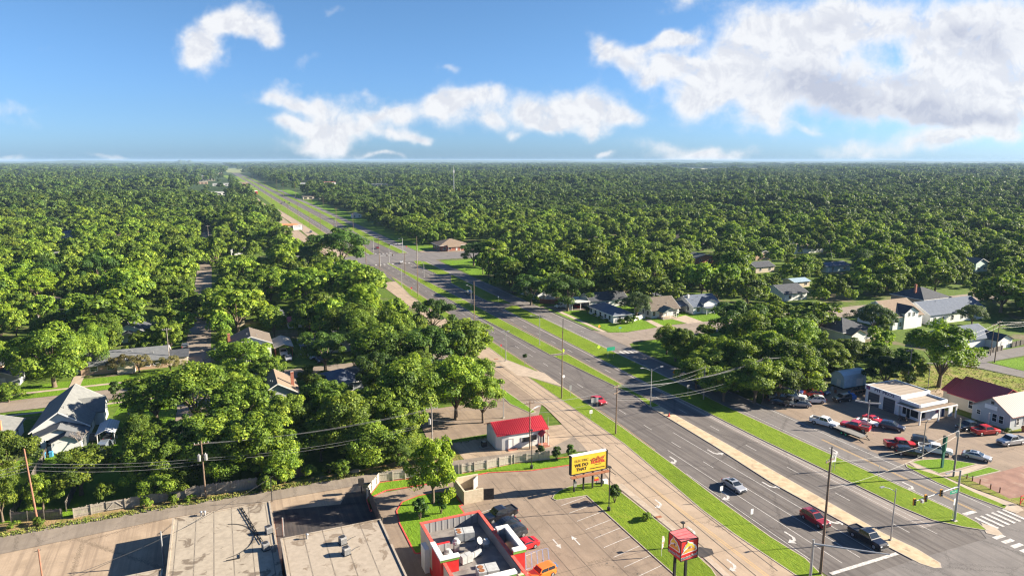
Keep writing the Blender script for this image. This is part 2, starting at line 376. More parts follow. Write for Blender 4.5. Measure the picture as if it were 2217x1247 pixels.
structure('bare_earth', MB().sheet(pxpoly([(2100, 1040), (2217, 1008), (2250, 1010), (2250, 1072), (2185, 1080), (2130, 1052)]), .12), REDDIRT, 'patch of bare red earth beside the posts')
structure('far_frontage_road', MB().sheet([(60, 414), (70, 414), (70.3, 600), (64, 900), (58, 900), (62, 600)], .08), CONC, 'far part of the tan frontage road')
# --- raised verges and medians: grass on a kerbed slab
def kerbed(name, poly, m, label, h=0.13, kw=0.16, km=None, kind='structure'):
    poly = list(poly)
    n = len(poly)
    if sum(poly[i][0] * poly[(i + 1) % n][1] - poly[(i + 1) % n][0] * poly[i][1] for i in range(n)) < 0: poly = poly[::-1]
    ins = []
    for i in range(n):
        p0, p1, p2 = Vector(poly[i - 1]), Vector(poly[i]), Vector(poly[(i + 1) % n])
        a = (p1 - p0).normalized(); b = (p2 - p1).normalized()
        na = Vector((-a.y, a.x)); nb = Vector((-b.y, b.x)); k = (na + nb); k = k.normalized() / max(.5, k.normalized().dot(na))
        ins.append(tuple(p1 + k * kw))
    mb = MB()
    vs = [(x, y, 0) for x, y in poly] + [(x, y, h) for x, y in poly] + [(x, y, h) for x, y in ins]
    fs = [(i, (i + 1) % n, n + (i + 1) % n, n + i) for i in range(n)] + [(n + i, n + (i + 1) % n, 2 * n + (i + 1) % n, 2 * n + i) for i in range(n)]
    mb.add(vs, fs, 1)
    mb.add([(x, y, h + .0) for x, y in ins], [tuple(range(n))], 0)
    return structure(name, mb, [m, km or KERB], label, kind)
kerbed('verge', [(72.2, 159.2), (71.9, 112), (70.3, 94.9), (69.2, 84), (69.0, 76), (69.5, 64.4), (70.2, 61.4), (72.6, 61.4), (74, 66.8), (73.6, 73.3), (74.1, 85), (75.3, 100.7), (76.3, 119.3), (76.8, 147.4)], GRASS, 'long grass verge between the tan frontage road and the highway')
kerbed('verge', [(72.7, 177), (76.5, 162), (76.4, 325), (75.5, 328), (73.8, 298), (72.3, 281), (73, 186)], GRASS, 'grass verge beyond the pale slip road')
kerbed('verge', [(70.6, 414), (76.4, 414), (76.8, 2600), (64, 2600), (65, 900), (69.6, 620)], GRASS, 'grass verge beside the highway beyond the second junction')
kerbed('median', [(88.7, 126.8), (87.9, 104.7), (86.7, 87.3), (87.3, 66), (87.8, 59.5), (88.6, 57.9), (89.6, 57.6), (90.6, 58.5), (90.9, 62.5), (90.2, 67.3), (90.4, 81.5), (90.9, 103.8), (91.2, 126.6)], BEIGE, 'beige concrete median strip with turn lanes beside it')
kerbed('median', [(88.7, 127.2), (91.3, 127.2), (91.7, 174.2), (86.9, 174.2), (89.8, 135)], GRASS, 'grass median tapering beyond the beige strip')
kerbed('median', [(86.7, 175.8), (91.6, 175.8), (90.8, 217), (90.2, 262), (84.9, 262), (84.8, 236), (86.2, 195)], GRASS, 'grass median between the two carriageways')
kerbed('median', [(84.9, 262.4), (90.2, 262.4), (88.8, 304), (86.6, 350), (85.4, 376), (84.4, 376), (84.4, 312), (84.2, 281)], GRASS, 'narrow grass median near the second junction')
kerbed('median', [(82.6, 414), (85.8, 414), (88.9, 486), (92.6, 640), (93, 2600), (85, 2600), (84.6, 622), (82, 478)], GRASS, 'grass median running away beyond the second junction')
kerbed('verge', [(98.3, 240), (98.0, 173), (97.9, 140.6), (98.6, 124), (98.8, 104), (99.5, 86), (99.9, 72), (100.7, 67), (103.2, 63.7), (105.6, 61.5), (106.6, 63.8), (106.8, 66), (106.5, 78), (105.8, 100), (105.2, 122.8), (105.6, 153), (105.4, 176), (105.3, 243), (103.5, 244)], GRASS, 'long grass verge between the highway and the service road')
kerbed('verge', [(98.0, 256), (105.0, 246), (105.4, 322), (104.6, 324), (97.4, 302), (97.2, 290)], GRASS, 'leaf shaped grass island in the shade of the trees')
kerbed('verge', [(98.6, 327), (105.6, 327.5), (105.6, 372), (103, 378), (100, 378), (98.4, 366)], GRASS, 'grass island by the second junction')
kerbed('verge', [(100.6, 414), (106, 414), (105.4, 512), (108, 660), (109, 2600), (102, 2600), (102, 660), (98.4, 520)], GRASS, 'grass verge beyond the second junction on the far side')
# restaurant lot islands
kerbed('grass_island', [(54.4, 52), (54.2, 76), (54.3, 95.6), (48.8, 96.1), (48.5, 97), (49.3, 98), (50.8, 99), (53, 99.7), (56, 99.9), (59.0, 99.1), (60.4, 97), (60.6, 83.6), (60.6, 78.8), (60.0, 70), (59.0, 67), (57.4, 64), (56.2, 52)], GRASS, 'grass strip under the billboard and the red cube sign', kw=.14)
kerbed('grass_island', [(33.4, 89.4), (33.4, 100.6), (34.0, 100.6), (34.0, 105.8), (31.5, 106.8), (28, 106.8), (24.9, 105.7), (23.3, 103.1), (22.8, 99), (22.8, 90), (23.2, 89.6)], LAWN, 'planted island with a red kerb behind the restaurant', km=REDK, kw=.22)
kerbed('grass_island', [(19.7, 104.5), (19.9, 107.4), (21, 109.4), (23.4, 110.7), (27.1, 110.4), (37, 110.1), (42, 110.3), (49.6, 108), (57.4, 107.3), (60.5, 108), (61, 110.6), (54.7, 111.2), (48, 112.1), (42.5, 111.9), (37.6, 112), (27.6, 113.7), (23, 114.2), (19.6, 108.8), (19.4, 104.5)], LAWN, 'narrow grass strip between the red kerb and the picket fence', km=REDK, kw=.2)
kerbed('sidewalk', [(58.2, 52), (58.6, 62), (60.2, 67), (60.9, 76), (60.9, 97), (62.2, 97), (62.0, 88), (61.7, 80), (61.4, 70), (60.4, 60), (60.2, 52)], WALK, 'pavement along the frontage road', h=.11)
# far side corner
kerbed('grass_island', pxpoly([(1972, 1000), (1994, 996), (2037, 993), (2072, 998), (2117, 1005), (2080, 1015), (2034, 1026), (2000, 1012)]), LAWN, 'grass corner under the green pylon sign')
kerbed('grass_island', pxpoly([(2078, 1029), (2140, 1011), (2168, 1020), (2104, 1035)]), LAWN, 'small grass rectangle beside the dirt lot')
kerbed('verge', pxpoly([(1959, 1004), (1963, 1012), (1985, 1023), (2030, 1046), (2100, 1075), (2176, 1103), (2182, 1096), (2110, 1066), (2040, 1032), (1995, 1018)]), GRASS, 'thin grass verge along the far pavement')
structure('sidewalk', MB().sheet(pxpoly([(1966, 1001), (1973, 999), (2034, 1027), (2046, 1033), (2110, 1060), (2200, 1092), (2217, 1105), (2200, 1112), (2178, 1104), (2110, 1072), (2040, 1038), (1990, 1018)]), .11), WALK, 'pavement at the far corner')
structure('sidewalk', MB().sheet(pxpoly([(2040, 1030), (2120, 1006), (2138, 1008), (2064, 1036)]), .115), WALK, 'short path between the grass corner and the small grass rectangle')
structure('post_grass', MB().sheet(pxpoly([(2050, 1034), (2078, 1030), (2104, 1036), (2150, 1056), (2190, 1078), (2250, 1066), (2250, 1105), (2212, 1096), (2110, 1058)]), .118), DRYG, 'worn grass round the low red posts')
kerbed('median', [(104.6, 61.2), (107.0, 63.6), (107.6, 61.6), (106.6, 60.0), (105.4, 60.0)], WALK, 'concrete ramp at the tip of the verge', h=.11)
# right-hand lawns by the houses
structure('lawn', MB().sheet([(117.2, 192.6), (121, 191), (132, 191.6), (141, 193.4), (175, 193), (175, 215), (117, 236)], .03), LAWN, 'bright green corner lawns in front of the white houses')
structure('sidewalk', MB().sheet([(114.7, 194), (116.2, 193), (117, 236), (115.2, 236)], .05), WALK, 'pavement past the corner lawn')
kerbed('verge', [(113.1, 198), (114.6, 194), (115.1, 236), (113.3, 236)], LAWN, 'narrow verge beside the pavement')
structure('driveway', MB().sheet(pxpoly([(1395, 693), (1403, 690), (1450, 712), (1437, 716)]), .06), WALK, 'strip driveway beside the brown roofed house')
structure('driveway', MB().sheet(pxpoly([(1452, 690), (1484, 683), (1530, 700), (1500, 704)]), .06), WALK, 'driveway up to the carport')
structure('driveway', MB().sheet([(113, 229), (128, 226), (128, 236), (113, 238)], .06), CONC3, 'driveway of the pale carport')
structure('lawn', MB().sheet([(114.3, 171), (118, 177.6), (145, 177.6), (200, 177.6), (200, 168), (150, 160), (120, 150), (114.3, 150)], .03), LAWN, 'shaded grass by the side street')
structure('forecourt', MB().sheet([(114, 400), (170, 396), (170, 412), (130, 420), (114, 420)], .05), CONC2, 'forecourt of the brick building')
structure('lawn', MB().sheet([(114, 318), (140, 318), (140, 372), (114, 372)], .03), LAWN, 'grass before the trees at the second junction')
structure('lawn', MB().sheet([(114, 414), (136, 411), (134, 440), (114, 446)], .03), LAWN, 'grass beside the brick building')
# right-hand park
structure('lawn', MB().sheet([(150.5, 84), (192, 92), (190.8, 107), (187.6, 118), (178, 127), (172, 126), (158, 121), (150.5, 110)], .04), DRYG, 'open grass lot with dry patches round the big tree')
structure('lawn', MB().sheet([(198, 95), (330, 95), (330, 121.5), (197.6, 120.2)], .04), LAWN, 'bright grass across the park street')
# left residential lawns
structure('lawn', MB().sheet([(-80, 176), (-3, 177), (-3, 180.9), (-80, 179.9)], .05), LAWN, 'grass on the near side of the residential street')
structure('lawn', MB().sheet([(-80, 190), (-12.5, 191), (-12.5, 203), (-80, 201)], .05), LAWN, 'front lawns beyond the residential street')
structure('driveway', MB().sheet(pxpoly([(148, 842), (172, 840), (186, 808), (164, 808)]), .12), WALK, 'concrete driveway with a parked white car')
structure('sidewalk', MB().sheet([(-80, 194), (-12.5, 195.2), (-12.5, 196.6), (-80, 195.4)], .09), WALK, 'pavement across the front lawns')
structure('sidewalk', MB().sheet([(-80, 177.6), (-12.5, 178.6), (-12.5, 179.8), (-80, 178.8)], .09), WALK, 'pavement on the near side of the residential street')
structure('lawn', MB().sheet([(-40, 122), (3, 121.5), (3, 176), (-24, 176), (-26, 150), (-40, 150)], .02), LAWN, 'shaded back gardens behind the board fence')
structure('dirt_verge', MB().sheet([(-60, 118.4), (-34, 119.0), (-25, 119.6), (-5, 119.0), (6, 118.4), (26, 118.2), (39, 117.4), (44, 121), (44, 127), (36, 126), (26, 121), (4, 120.6), (-11, 121.8), (-24, 121.4), (-34, 123.4), (-60, 124)], .04), WEEDS, 'weedy dirt edge along the board fence')
structure('gravel_patch', MB().sheet([(40, 117), (58, 114.5), (64, 115), (66, 126), (50, 128), (40, 127)], .045), YARD, 'worn gravel round the red roofed shop')
structure('lawn', MB().sheet([(38, 125.8), (59.5, 125.6), (61, 127.2), (38, 127.4)], .065), LAWN, 'grass strip behind the red roofed shop')
kerbed('grass_island', [(59.8, 142), (61.8, 134.6), (63.2, 135), (62.4, 152), (60.6, 158)], LAWN, 'slim grass island beside the frontage road')
# --- distant fields and clearings
def pxfield(name, pts, m, label, z=.15): structure(name, MB().sheet(pxpoly(pts), z), m, label)
FIELD1 = mat('pale_field', (0.17, 0.20, 0.06), (0.24, 0.25, 0.09), .01, world_space=True)
FIELD2 = mat('tan_field', (0.33, 0.29, 0.19), (0.42, 0.38, 0.26), .01, world_space=True)
pxfield('field', [(486, 368), (500, 365), (560, 366), (620, 364), (622, 367), (560, 371), (520, 375), (492, 374)], FIELD1, 'pale green pasture right of the distant highway')
pxfield('field', [(568, 382), (640, 383), (628, 386), (570, 385)], FIELD1, 'thin strip of pasture in the far woods')
pxfield('field', [(1455, 368), (1500, 365), (1640, 367), (1640, 370), (1560, 371)], FIELD2, 'long pale field far off in the woods')
pxfield('field', [(130, 395), (330, 393), (332, 395), (130, 397)], FIELD1, 'strip of open ground in the left woods')
pxfield('field', [(1340, 360), (1400, 358), (1400, 359.5), (1345, 361)], FIELD2, 'small bare clearing near the horizon')
pxfield('field', [(480, 380), (493, 380), (515, 393), (505, 395)], GRASS, 'mown strip by the distant highway')
structure('shoulder', MB().sheet([(97.0, 66), (101, 66), (99.4, 86), (98.9, 104), (98.7, 124), (98.2, 173), (98.4, 240), (97.2, 240), (96.9, 120)], .034), road_mat('shoulder', (0.215, 0.185, 0.165), (0.26, 0.225, 0.20), (0.17, 0.145, 0.13), .4, .05), 'paler shoulder strip beside the long verge')
structure('lawn', MB().sheet([(114.2, 446), (131, 446), (131, 1400), (114.2, 1400)], .03), LAWN, 'strip of grass beside the far service road')
structure('roadside_yard', MB().sheet([(46, 416), (60, 416), (60, 560), (59, 900), (56, 1300), (46, 1300)], .05), YARD, 'tan roadside yards along the far frontage road')
# --- painted markings
mk = MB(); ym = MB(); sl = MB()
ZM = .105
def dash(x, t0, t1, L=3.0, gap=9.0, w=.12, z=None):
    t = t0
    while t < t1:
        mk.sheet(rect(x - w / 2, x + w / 2, t, min(t + L, t1)), z or .036); t += L + gap
def line(mb, x0, t0, x1, t1, w=.11, z=.036):
    d = Vector((x1 - x0, t1 - t0)).normalized(); n = Vector((-d.y, d.x)) * w / 2
    mb.sheet([(x0 + n.x, t0 + n.y), (x0 - n.x, t0 - n.y), (x1 - n.x, t1 - n.y), (x1 + n.x, t1 + n.y)], z)
line(mk, 77.9, 64, 78.2, 106); dash(81.3, 86, 370, 3, 7); line(mk, 81.4, 64, 81.3, 86); line(mk, 84.6, 64, 84.6, 113)
line(ym, 76.0, 107, 77.0, 125); line(ym, 77.0, 125, 76.9, 370); line(mk, 84.0, 180, 84.1, 370); line(mk, 74.4, 66, 75.2, 96)
dash(94.1, 66, 260, 3, 8); line(mk, 97.6, 64, 97.4, 240); line(mk, 98.9, 66, 98.2, 120, .1); line(ym, 91.9, 128, 92.1, 250)
dash(94.2, 260, 372, 3, 8); line(mk, 97.0, 258, 97.0, 372)
line(ym, 77, 414, 77, 1300, .2); line(mk, 82, 414, 82, 900, .2); dash(79.6, 414, 900, 4, 9, .2); dash(97, 560, 900, 4, 9, .2)
for a in range(62, 112, 6): pass
z2 = .068
line(mk, 113.3, 66, 113.0, 126, .14, z2); line(mk, 112.6, 128, 112.0, 170, .14, z2); line(mk, 105.9, 128, 106.0, 240, .14, z2); line(mk, 112.1, 200, 112.1, 300, .14, z2); line(mk, 107.2, 68, 106.6, 120, .12, z2)
line(ym, 110.0, 66.4, 110.4, 98, .14, z2); line(ym, 109.7, 66.4, 110.1, 98, .12, z2)
line(mk, 105.9, 260, 106, 372, .14, z2); dash(109, 196, 240, 2, 6, .14, z2); line(mk, 106.4, 414, 106.2, 700, .2, z2)
mk.sheet([(107.1, 66.0), (109.8, 66.0), (109.8, 66.7), (107.1, 66.7)], z2)
for i in range(6): mk.sheet(rect(107.4 + i * 1.35, 108.0 + i * 1.35, 61.4, 65.0), .1)
for i in range(5): mk.sheet(rect(104.2, 106.4, 60.1 - i * 1.3, 59.4 - i * 1.3), .1)
mk.sheet(rect(74.2, 87.2, 62.3, 62.9), .1)
for i in range(4): mk.sheet(rect(107.0 + i * 1.5, 107.8 + i * 1.5, 168.2, 171.2), z2)
for i in range(9): mk.sheet(rect(77 + i * 2.3, 78.0 + i * 2.3, 370, 373), .1)
for i in range(9): mk.sheet(rect(77 + i * 2.3, 78.0 + i * 2.3, 414, 417), .1)
def arrow(x, y, rz, kind='left', s=1.0, z=.037, mbx=None):
    """pavement turn arrow; local +y is the way it is driven"""
    mbx = mbx or mk
    if kind == 'straight': pl = [[(-.1, -1.4), (.1, -1.4), (.1, .3), (-.1, .3)], [(-.42, .3), (.42, .3), (0, 1.4)]]
    else:
        k = -1 if kind == 'left' else 1
        pl = [[(k * -.35, -1.5), (k * -.1, -1.5), (k * -.1, -.2), (k * .15, .25), (k * .5, .45), (k * .5, .75), (k * 0, .6), (k * -.35, .1)], [(k * .45, 0.05), (k * .45, 1.15), (k * 1.25, .6)]]
    c, s_ = math.cos(rz), math.sin(rz)
    for p in pl: mbx.sheet([(x + s * (a * c - b * s_), y + s * (a * s_ + b * c)) for a, b in p], z)
for x, y, r, k in ((76.5, 101.5, math.pi, 'right'), (76.2, 86.3, math.pi, 'right'), (76.4, 71.8, math.pi, 'right'), (85.9, 101.3, math.pi, 'left'), (85.8, 86.2, math.pi, 'left'), (85.9, 73, math.pi, 'left')): arrow(x, y, r, k, 1.25)
for x, y in ((64.0, 88.3), (63.6, 79), (63.2, 69.4)): arrow(x, y, math.pi, 'right', 1.1, .09)
for x, y in ((108, 92.6), (108, 76.5)): arrow(x, y, math.pi, 'right', 1.2, z2)
arrow(43.0, 84.2, math.pi, 'straight', 1.0, .056); arrow(46, 84.0, 0, 'straight', 1.0, .056)
line(ym, 65.9, 94, 65.6, 62, .13, .09); line(ym, 66.3, 94, 66.0, 62, .13, .09)
# parking stalls
for i in range(15): line(mk, 48.9, 95.5 - i * 2.74 - 1.2, 54.1, 95.5 - i * 2.74 - .1, .1, .056)
for i in range(7): line(mk, 35.5, 97.2 - i * 2.9, 39.8, 98.1 - i * 2.9, .1, .056)
structure('road_markings', mk, WHITEL, 'white lane lines, arrows, stop bars and stall lines')
structure('yellow_markings', ym, YELL, 'faded yellow centre and edge lines')
BLUEP = mat('blue_paint', (0.06, 0.16, 0.32), (0.10, 0.22, 0.40), 3.0, world_space=True)
LILAC = mat('pale_blue_paint', (0.16, 0.20, 0.32), (0.24, 0.27, 0.38), 3.0, world_space=True)
hb = MB()
for i in range(5): line(hb, 36.2 + i * .9, 80.2, 37.6 + i * .9, 83.6, .12, .057)
line(hb, 36.0, 80.1, 40.4, 80.1, .12, .0572); line(hb, 37, 83.7, 41.2, 83.7, .12, .0572)
structure('hatched_marking', hb, LILAC, 'pale blue hatched bay marking beside the restaurant')
hc = MB(); hc.sheet(rect(39.0, 40.6, 78.9, 80.0), .06)
structure('accessible_bay_marking', hc, BLUEP, 'blue square with a white wheelchair symbol on the lot')
wc = MB()
cxw, cyw = 39.8, 79.42
for k in range(10):
    a0, a1 = math.pi * (1.05 + k * .115), math.pi * (1.05 + (k + 1) * .115)
    wc.add([(cxw + r * math.cos(a), cyw + r * math.sin(a), .064) for r, a in ((.34, a0), (.34, a1), (.25, a1), (.25, a0))], [(0, 1, 2, 3)])
wc.sheet(rect(cxw - .1, cxw, cyw - .2, cyw + .28), .065); wc.sheet(rect(cxw - .1, cxw + .3, cyw - .24, cyw - .14), .066); wc.sheet(rect(cxw - .13, cxw + .03, cyw + .32, cyw + .48), .064)
structure('wheelchair_symbol', wc, WHITEL, 'white wheelchair symbol painted on blue')
# pavement joints and sealed cracks
for x0, x1 in ((69.9, 68.0), (66.9, 64.4), (64.2, 61.9)):
    line(sl, x0, 112, x1, 66, .13, .092)
line(sl, 68.6, 112, 69.3, 172, .13, .092); line(sl, 66.9, 112, 67.2, 172, .1, .092); line(sl, 70.6, 112, 71, 172, .1, .092)
for t in range(64, 175, 9): line(sl, 62.5, t, 71, t + random.uniform(-.2, .2), .05, .0925)
for x in (79.7, 87.0): line(sl, x, 64, x + .3, 100, .05, .0365)
line(sl, 96.0, 64, 95.8, 130, .08, .0365); line(sl, 92.9, 64, 92.6, 120, .05, .0365); line(sl, 110.9, 66, 110.9, 170, .07, .069)
for t in (70, 77.3, 85, 93, 99.5): line(sl, 29, t, 54, t + .2, .05, .057)
for x in (36, 41.5, 44.3, 48.4): line(sl, x, 62, x, 107, .05, .0575)
structure('pavement_joints', sl, SEAL, 'dark sealed joints and cracks in the paving')
# small stains: tyre marks, oil and patched asphalt
STAIN = mat('oil_stain', (0.085, 0.07, 0.06), (0.14, 0.12, 0.10), 1.5, world_space=True)
smb = MB(); rr = random.Random(3)
for i in range(60):
    t = 66 + i * .62; x = 86.1 + rr.uniform(-.25, .25)
    smb.sheet([(x + rr.uniform(.08, .22) * math.cos(a), t + rr.uniform(.15, .45) * math.sin(a)) for a in (0, 1, 2.1, 3.2, 4.2, 5.2)], .0368)
for i in range(50):
    t = 66 + i * .5; x = 82.6 + rr.uniform(-.25, .25)
    smb.sheet([(x + rr.uniform(.06, .2) * math.cos(a), t + rr.uniform(.1, .4) * math.sin(a)) for a in (0, 1, 2.1, 3.2, 4.2, 5.2)], .0368)
for i in range(55):
    x = rr.choice((rr.uniform(37, 54), rr.uniform(114.5, 148))); t = rr.uniform(64, 105) if x < 60 else rr.uniform(78, 118)
    smb.sheet([(x + rr.uniform(.05, .2) * math.cos(a), t + rr.uniform(.05, .25) * math.sin(a)) for a in (0, 1, 2.1, 3.2, 4.2, 5.2)], .0585)
tag(smb.build('oil_stains', STAIN), 'dark oil drips on the lanes and lots', kind='stuff')
# ================================================================ TREES
def leaf_mat(name, dark, mid, light, transl=0.36, vary=1.0):
    m, B = new_mat(name)
    at = B.n('ShaderNodeAttribute'); at.attribute_name = 'tone'; at.attribute_type = 'GEOMETRY'
    oi = B.n('ShaderNodeObjectInfo')
    pos = B.n('ShaderNodeNewGeometry').outputs['Position']
    big = B.noise(pos, 0.012, 3, 0.5)
    t = at.outputs['Fac']
    col = B.mix(B.smooth(t, 0.0, 0.6), dark, mid)
    col = B.mix(B.smooth(t, 0.5, 1.0), col, light)
    v = B.math('ADD', B.math('MULTIPLY', oi.outputs['Random'], 0.75), B.math('MULTIPLY', big, 0.35))
    hs = B.n('ShaderNodeHueSaturation', in_Color=col)
    B.t.links.new(B.math('ADD', 0.492, B.math('MULTIPLY', v, 0.024)), hs.inputs['Hue'])
    vv = B.math('ADD', B.math('ADD', 0.44, B.math('MULTIPLY', big, 0.3)), B.math('MULTIPLY', B.math('FRACT', B.math('MULTIPLY', oi.outputs['Random'], 7.3)), 0.72))
    B.t.links.new(B.math('ADD', 1.0 - vary, B.math('MULTIPLY', vv, vary)), hs.inputs['Value'])
    d = principled(B, hs.outputs[0], 0.6, 0.25)
    tr = B.n('ShaderNodeBsdfTranslucent', in_Color=B.mix(1.0, hs.outputs[0], (1.1, 1.1, 0.4), blend='MULTIPLY'))
    ms = B.n('ShaderNodeMixShader', in_0=transl, in_1=d.outputs[0], in_2=tr.outputs[0])
    out(B, ms.outputs[0]); return m
LEAF = leaf_mat('foliage', (0.05, 0.098, 0.012), (0.17, 0.255, 0.022), (0.41, 0.485, 0.05))
LEAFB = leaf_mat('bright_foliage', (0.11, 0.20, 0.012), (0.23, 0.33, 0.02), (0.38, 0.44, 0.03), vary=0.0)
LEAFH = leaf_mat('shade_tree_foliage', (0.05, 0.10, 0.012), (0.18, 0.28, 0.022), (0.40, 0.48, 0.05), vary=0.1)
LEAFD = leaf_mat('dark_foliage', (0.026, 0.066, 0.012), (0.075, 0.14, 0.02), (0.17, 0.24, 0.035))
LEAFG = leaf_mat('grey_foliage', (0.06, 0.11, 0.03), (0.11, 0.17, 0.055), (0.19, 0.25, 0.09))
LEAFO = leaf_mat('bronze_foliage', (0.10, 0.10, 0.035), (0.16, 0.13, 0.045), (0.21, 0.19, 0.06))
LEAFF = leaf_mat('woodland_foliage', (0.026, 0.060, 0.012), (0.085, 0.14, 0.02), (0.21, 0.26, 0.04))
BARK = mat('bark', (0.10, 0.075, 0.05), (0.19, 0.145, 0.10), 6.0, stretch=(4, 4, 1), bump=.6)
BARKG = mat('grey_bark', (0.26, 0.22, 0.19), (0.36, 0.31, 0.27), 6.0, stretch=(4, 4, 1))
def crown_mesh(name, seed, rxy, zc, rz, nlobe, nleaf, ls, m, spread=(.5, .92), lr=(.9, 1.9), droop=0.0, flat=1.0):
    rg = np.random.default_rng(seed)
    # lobe centres
    d = rg.normal(size=(nlobe, 3)); d /= np.linalg.norm(d, axis=1)[:, None]
    d[:, 2] = np.where(d[:, 2] < -0.62, -d[:, 2], d[:, 2])
    rad = rg.uniform(*spread, nlobe)
    lump = 1 + 0.22 * np.sin(3 * np.arctan2(d[:, 1], d[:, 0]) + seed) + 0.10 * np.sin(5 * np.arctan2(d[:, 1], d[:, 0]) + 2 * seed)
    C = d * rad[:, None] * np.array([rxy, rxy, rz]); C[:, :2] *= lump[:, None]
    C[:, 2] += zc - droop * (np.linalg.norm(C[:, :2], axis=1) / rxy) ** 2
    LR = rg.uniform(*lr, nlobe)
    lt = rg.uniform(0, 1, nlobe)
    li = rg.integers(0, nlobe, nleaf)
    n = rg.normal(size=(nleaf, 3)); n /= np.linalg.norm(n, axis=1)[:, None]
    n[:, 2] = np.where(n[:, 2] < -0.7, -n[:, 2], n[:, 2])
    outw = C[li] - np.array([0, 0, zc - rz * .4]); outw /= np.linalg.norm(outw, axis=1)[:, None]
    n = n + outw * 0.55; n /= np.linalg.norm(n, axis=1)[:, None]
    rr_ = LR[li] * rg.uniform(.72, 1.08, nleaf)
    rr_ = rr_ * (1 + 0.12 * np.sin(n[:, 0] * 9 + li) * np.cos(n[:, 1] * 8 + li))
    P = C[li] + n * rr_[:, None] * np.array([1, 1, .82 * flat])
    nn = n + rg.normal(size=(nleaf, 3)) * 0.42 + np.array([0, 0, .15]); nn /= np.linalg.norm(nn, axis=1)[:, None]
    a = np.cross(nn, rg.normal(size=(nleaf, 3))); a /= np.linalg.norm(a, axis=1)[:, None]
    b = np.cross(nn, a)
    s = ls * rg.uniform(.6, 1.35, nleaf)[:, None]
    asp = rg.uniform(.45, .8, nleaf)[:, None]
    V = np.stack([P - a * s, P - b * s * asp + nn * s * .12, P + a * s, P + b * s * asp + nn * s * .12], 1).reshape(-1, 3)
    me = bpy.data.meshes.new(name)
    me.vertices.add(nleaf * 4); me.vertices.foreach_set('co', V.astype(np.float32).ravel())
    me.loops.add(nleaf * 4); me.loops.foreach_set('vertex_index', np.arange(nleaf * 4, dtype=np.int32))
    me.polygons.add(nleaf); me.polygons.foreach_set('loop_start', np.arange(0, nleaf * 4, 4, dtype=np.int32))
    me.update(calc_edges=True)
    at = me.attributes.new('tone', 'FLOAT', 'FACE')
    at.data.foreach_set('value', (0.45 * lt[li] + 0.55 * rg.uniform(0, 1, nleaf) ** 1.3).astype(np.float32))
    me.materials.append(m)
    return me
def trunk_mesh(name, seed, h, r, zc, rxy, nb=6, m=None, r_out=.62, rise=.55):
    rg = random.Random(seed); mb = MB()
    mb.cyl((0, 0, -.2), (0, 0, .35), r * 1.5, r * 1.08, 9, 0, False); mb.cyl((0, 0, .35), (.1, .05, h), r * 1.08, r * .8, 9, 0, False)
    for i in range(nb):
        a = i * 2 * math.pi / nb + rg.uniform(-.4, .4); ro = rxy * r_out * rg.uniform(.7, 1.1); z2_ = h + (zc - h) * rise + rg.uniform(0, 2.6)
        mid = (math.cos(a) * ro * .45, math.sin(a) * ro * .45, h + (z2_ - h) * .55)
        mb.cyl((.1, .05, h - .3), mid, r * .55, r * .36, 7, 0, False); mb.cyl(mid, (math.cos(a) * ro, math.sin(a) * ro, z2_), r * .36, r * .12, 6, 0, False)
    mb.cyl((.1, .05, h), (0, .2, zc + .5), r * .6, r * .15, 7, 0, False)
    return mb.mesh(name, m or BARK, True)
# near kinds (height 13, crown radius 6.5), mid and far levels of the same shapes
def mk_kind(seed, nleaf, ls, m, **k):
    p = dict(rxy=5.5, zc=7.3, rz=4.8, nlobe=60, lr=(.8, 1.75)); p.update(k)
    return crown_mesh('crown', seed, p['rxy'], p['zc'], p['rz'], p['nlobe'], nleaf, ls, m, lr=p['lr'], droop=p.get('droop', 0.6), spread=p.get('spread', (.5, .95)))
NEAR = [mk_kind(11 + i, 15000, .215, LEAF, nlobe=(64, 48, 80, 58, 42, 70)[i], rz=(4.6, 5.0, 4.2, 4.8, 5.0, 4.2)[i], lr=((.8, 1.7), (1.0, 2.0), (.7, 1.45), (.8, 1.8), (1.0, 2.2), (.7, 1.6))[i]) for i in range(6)]
NEARB = [mk_kind(31, 15000, .21, LEAFB, nlobe=90, rz=5.2, lr=(.7, 1.4))]
NEARD = [mk_kind(41, 14000, .2, LEAFD, nlobe=44, rz=4.4)]
NEARG = [mk_kind(51, 14000, .19, LEAFG, nlobe=70, rz=3.8)]
NEARO = [mk_kind(61, 5000, .22, LEAFO, nlobe=20, rz=3.4, lr=(1.0, 2.0))]
MIDL = [mk_kind(11 + i, 4200, .40, LEAF, nlobe=(60, 46, 74, 54, 40)[i], rz=(4.6, 5.0, 4.2, 4.8, 5.0)[i]) for i in range(5)]
FARL = [mk_kind(71 + i, 650, .9, LEAFF, nlobe=26, lr=(1.0, 2.2)) for i in range(4)]
TRK = [trunk_mesh('trunk', 5 + i, 2.6, .33, 8.0, 5.4) for i in range(3)]
NEARH = [mk_kind(14, 15000, .215, LEAFH, nlobe=62, rz=5.0)]
KINDS_ = {'h': NEARH, 'n': NEAR, 'b': NEARB, 'd': NEARD, 'g': NEARG, 'o': NEARO}
TREES = []     # (x, y, radius, height, kind)
def hero(px, py_top, wpx, h, kind='n', name=None, label=None, base=None):
    if base is not None:
        x, y = g(*base)
        lo, hi = 2, 40
        for _ in range(30):
            mdl = (lo + hi) / 2
            if proj(x, y, mdl)[1] > py_top: lo = mdl
            else: hi = mdl
        h = lo
    else: x, y = g(px, py_top, h)
    zc = proj(x, y, h * .6)[2]
    TREES.append([x, y, wpx * zc / F / 2 * 1.1, h, kind, label]); return x, y
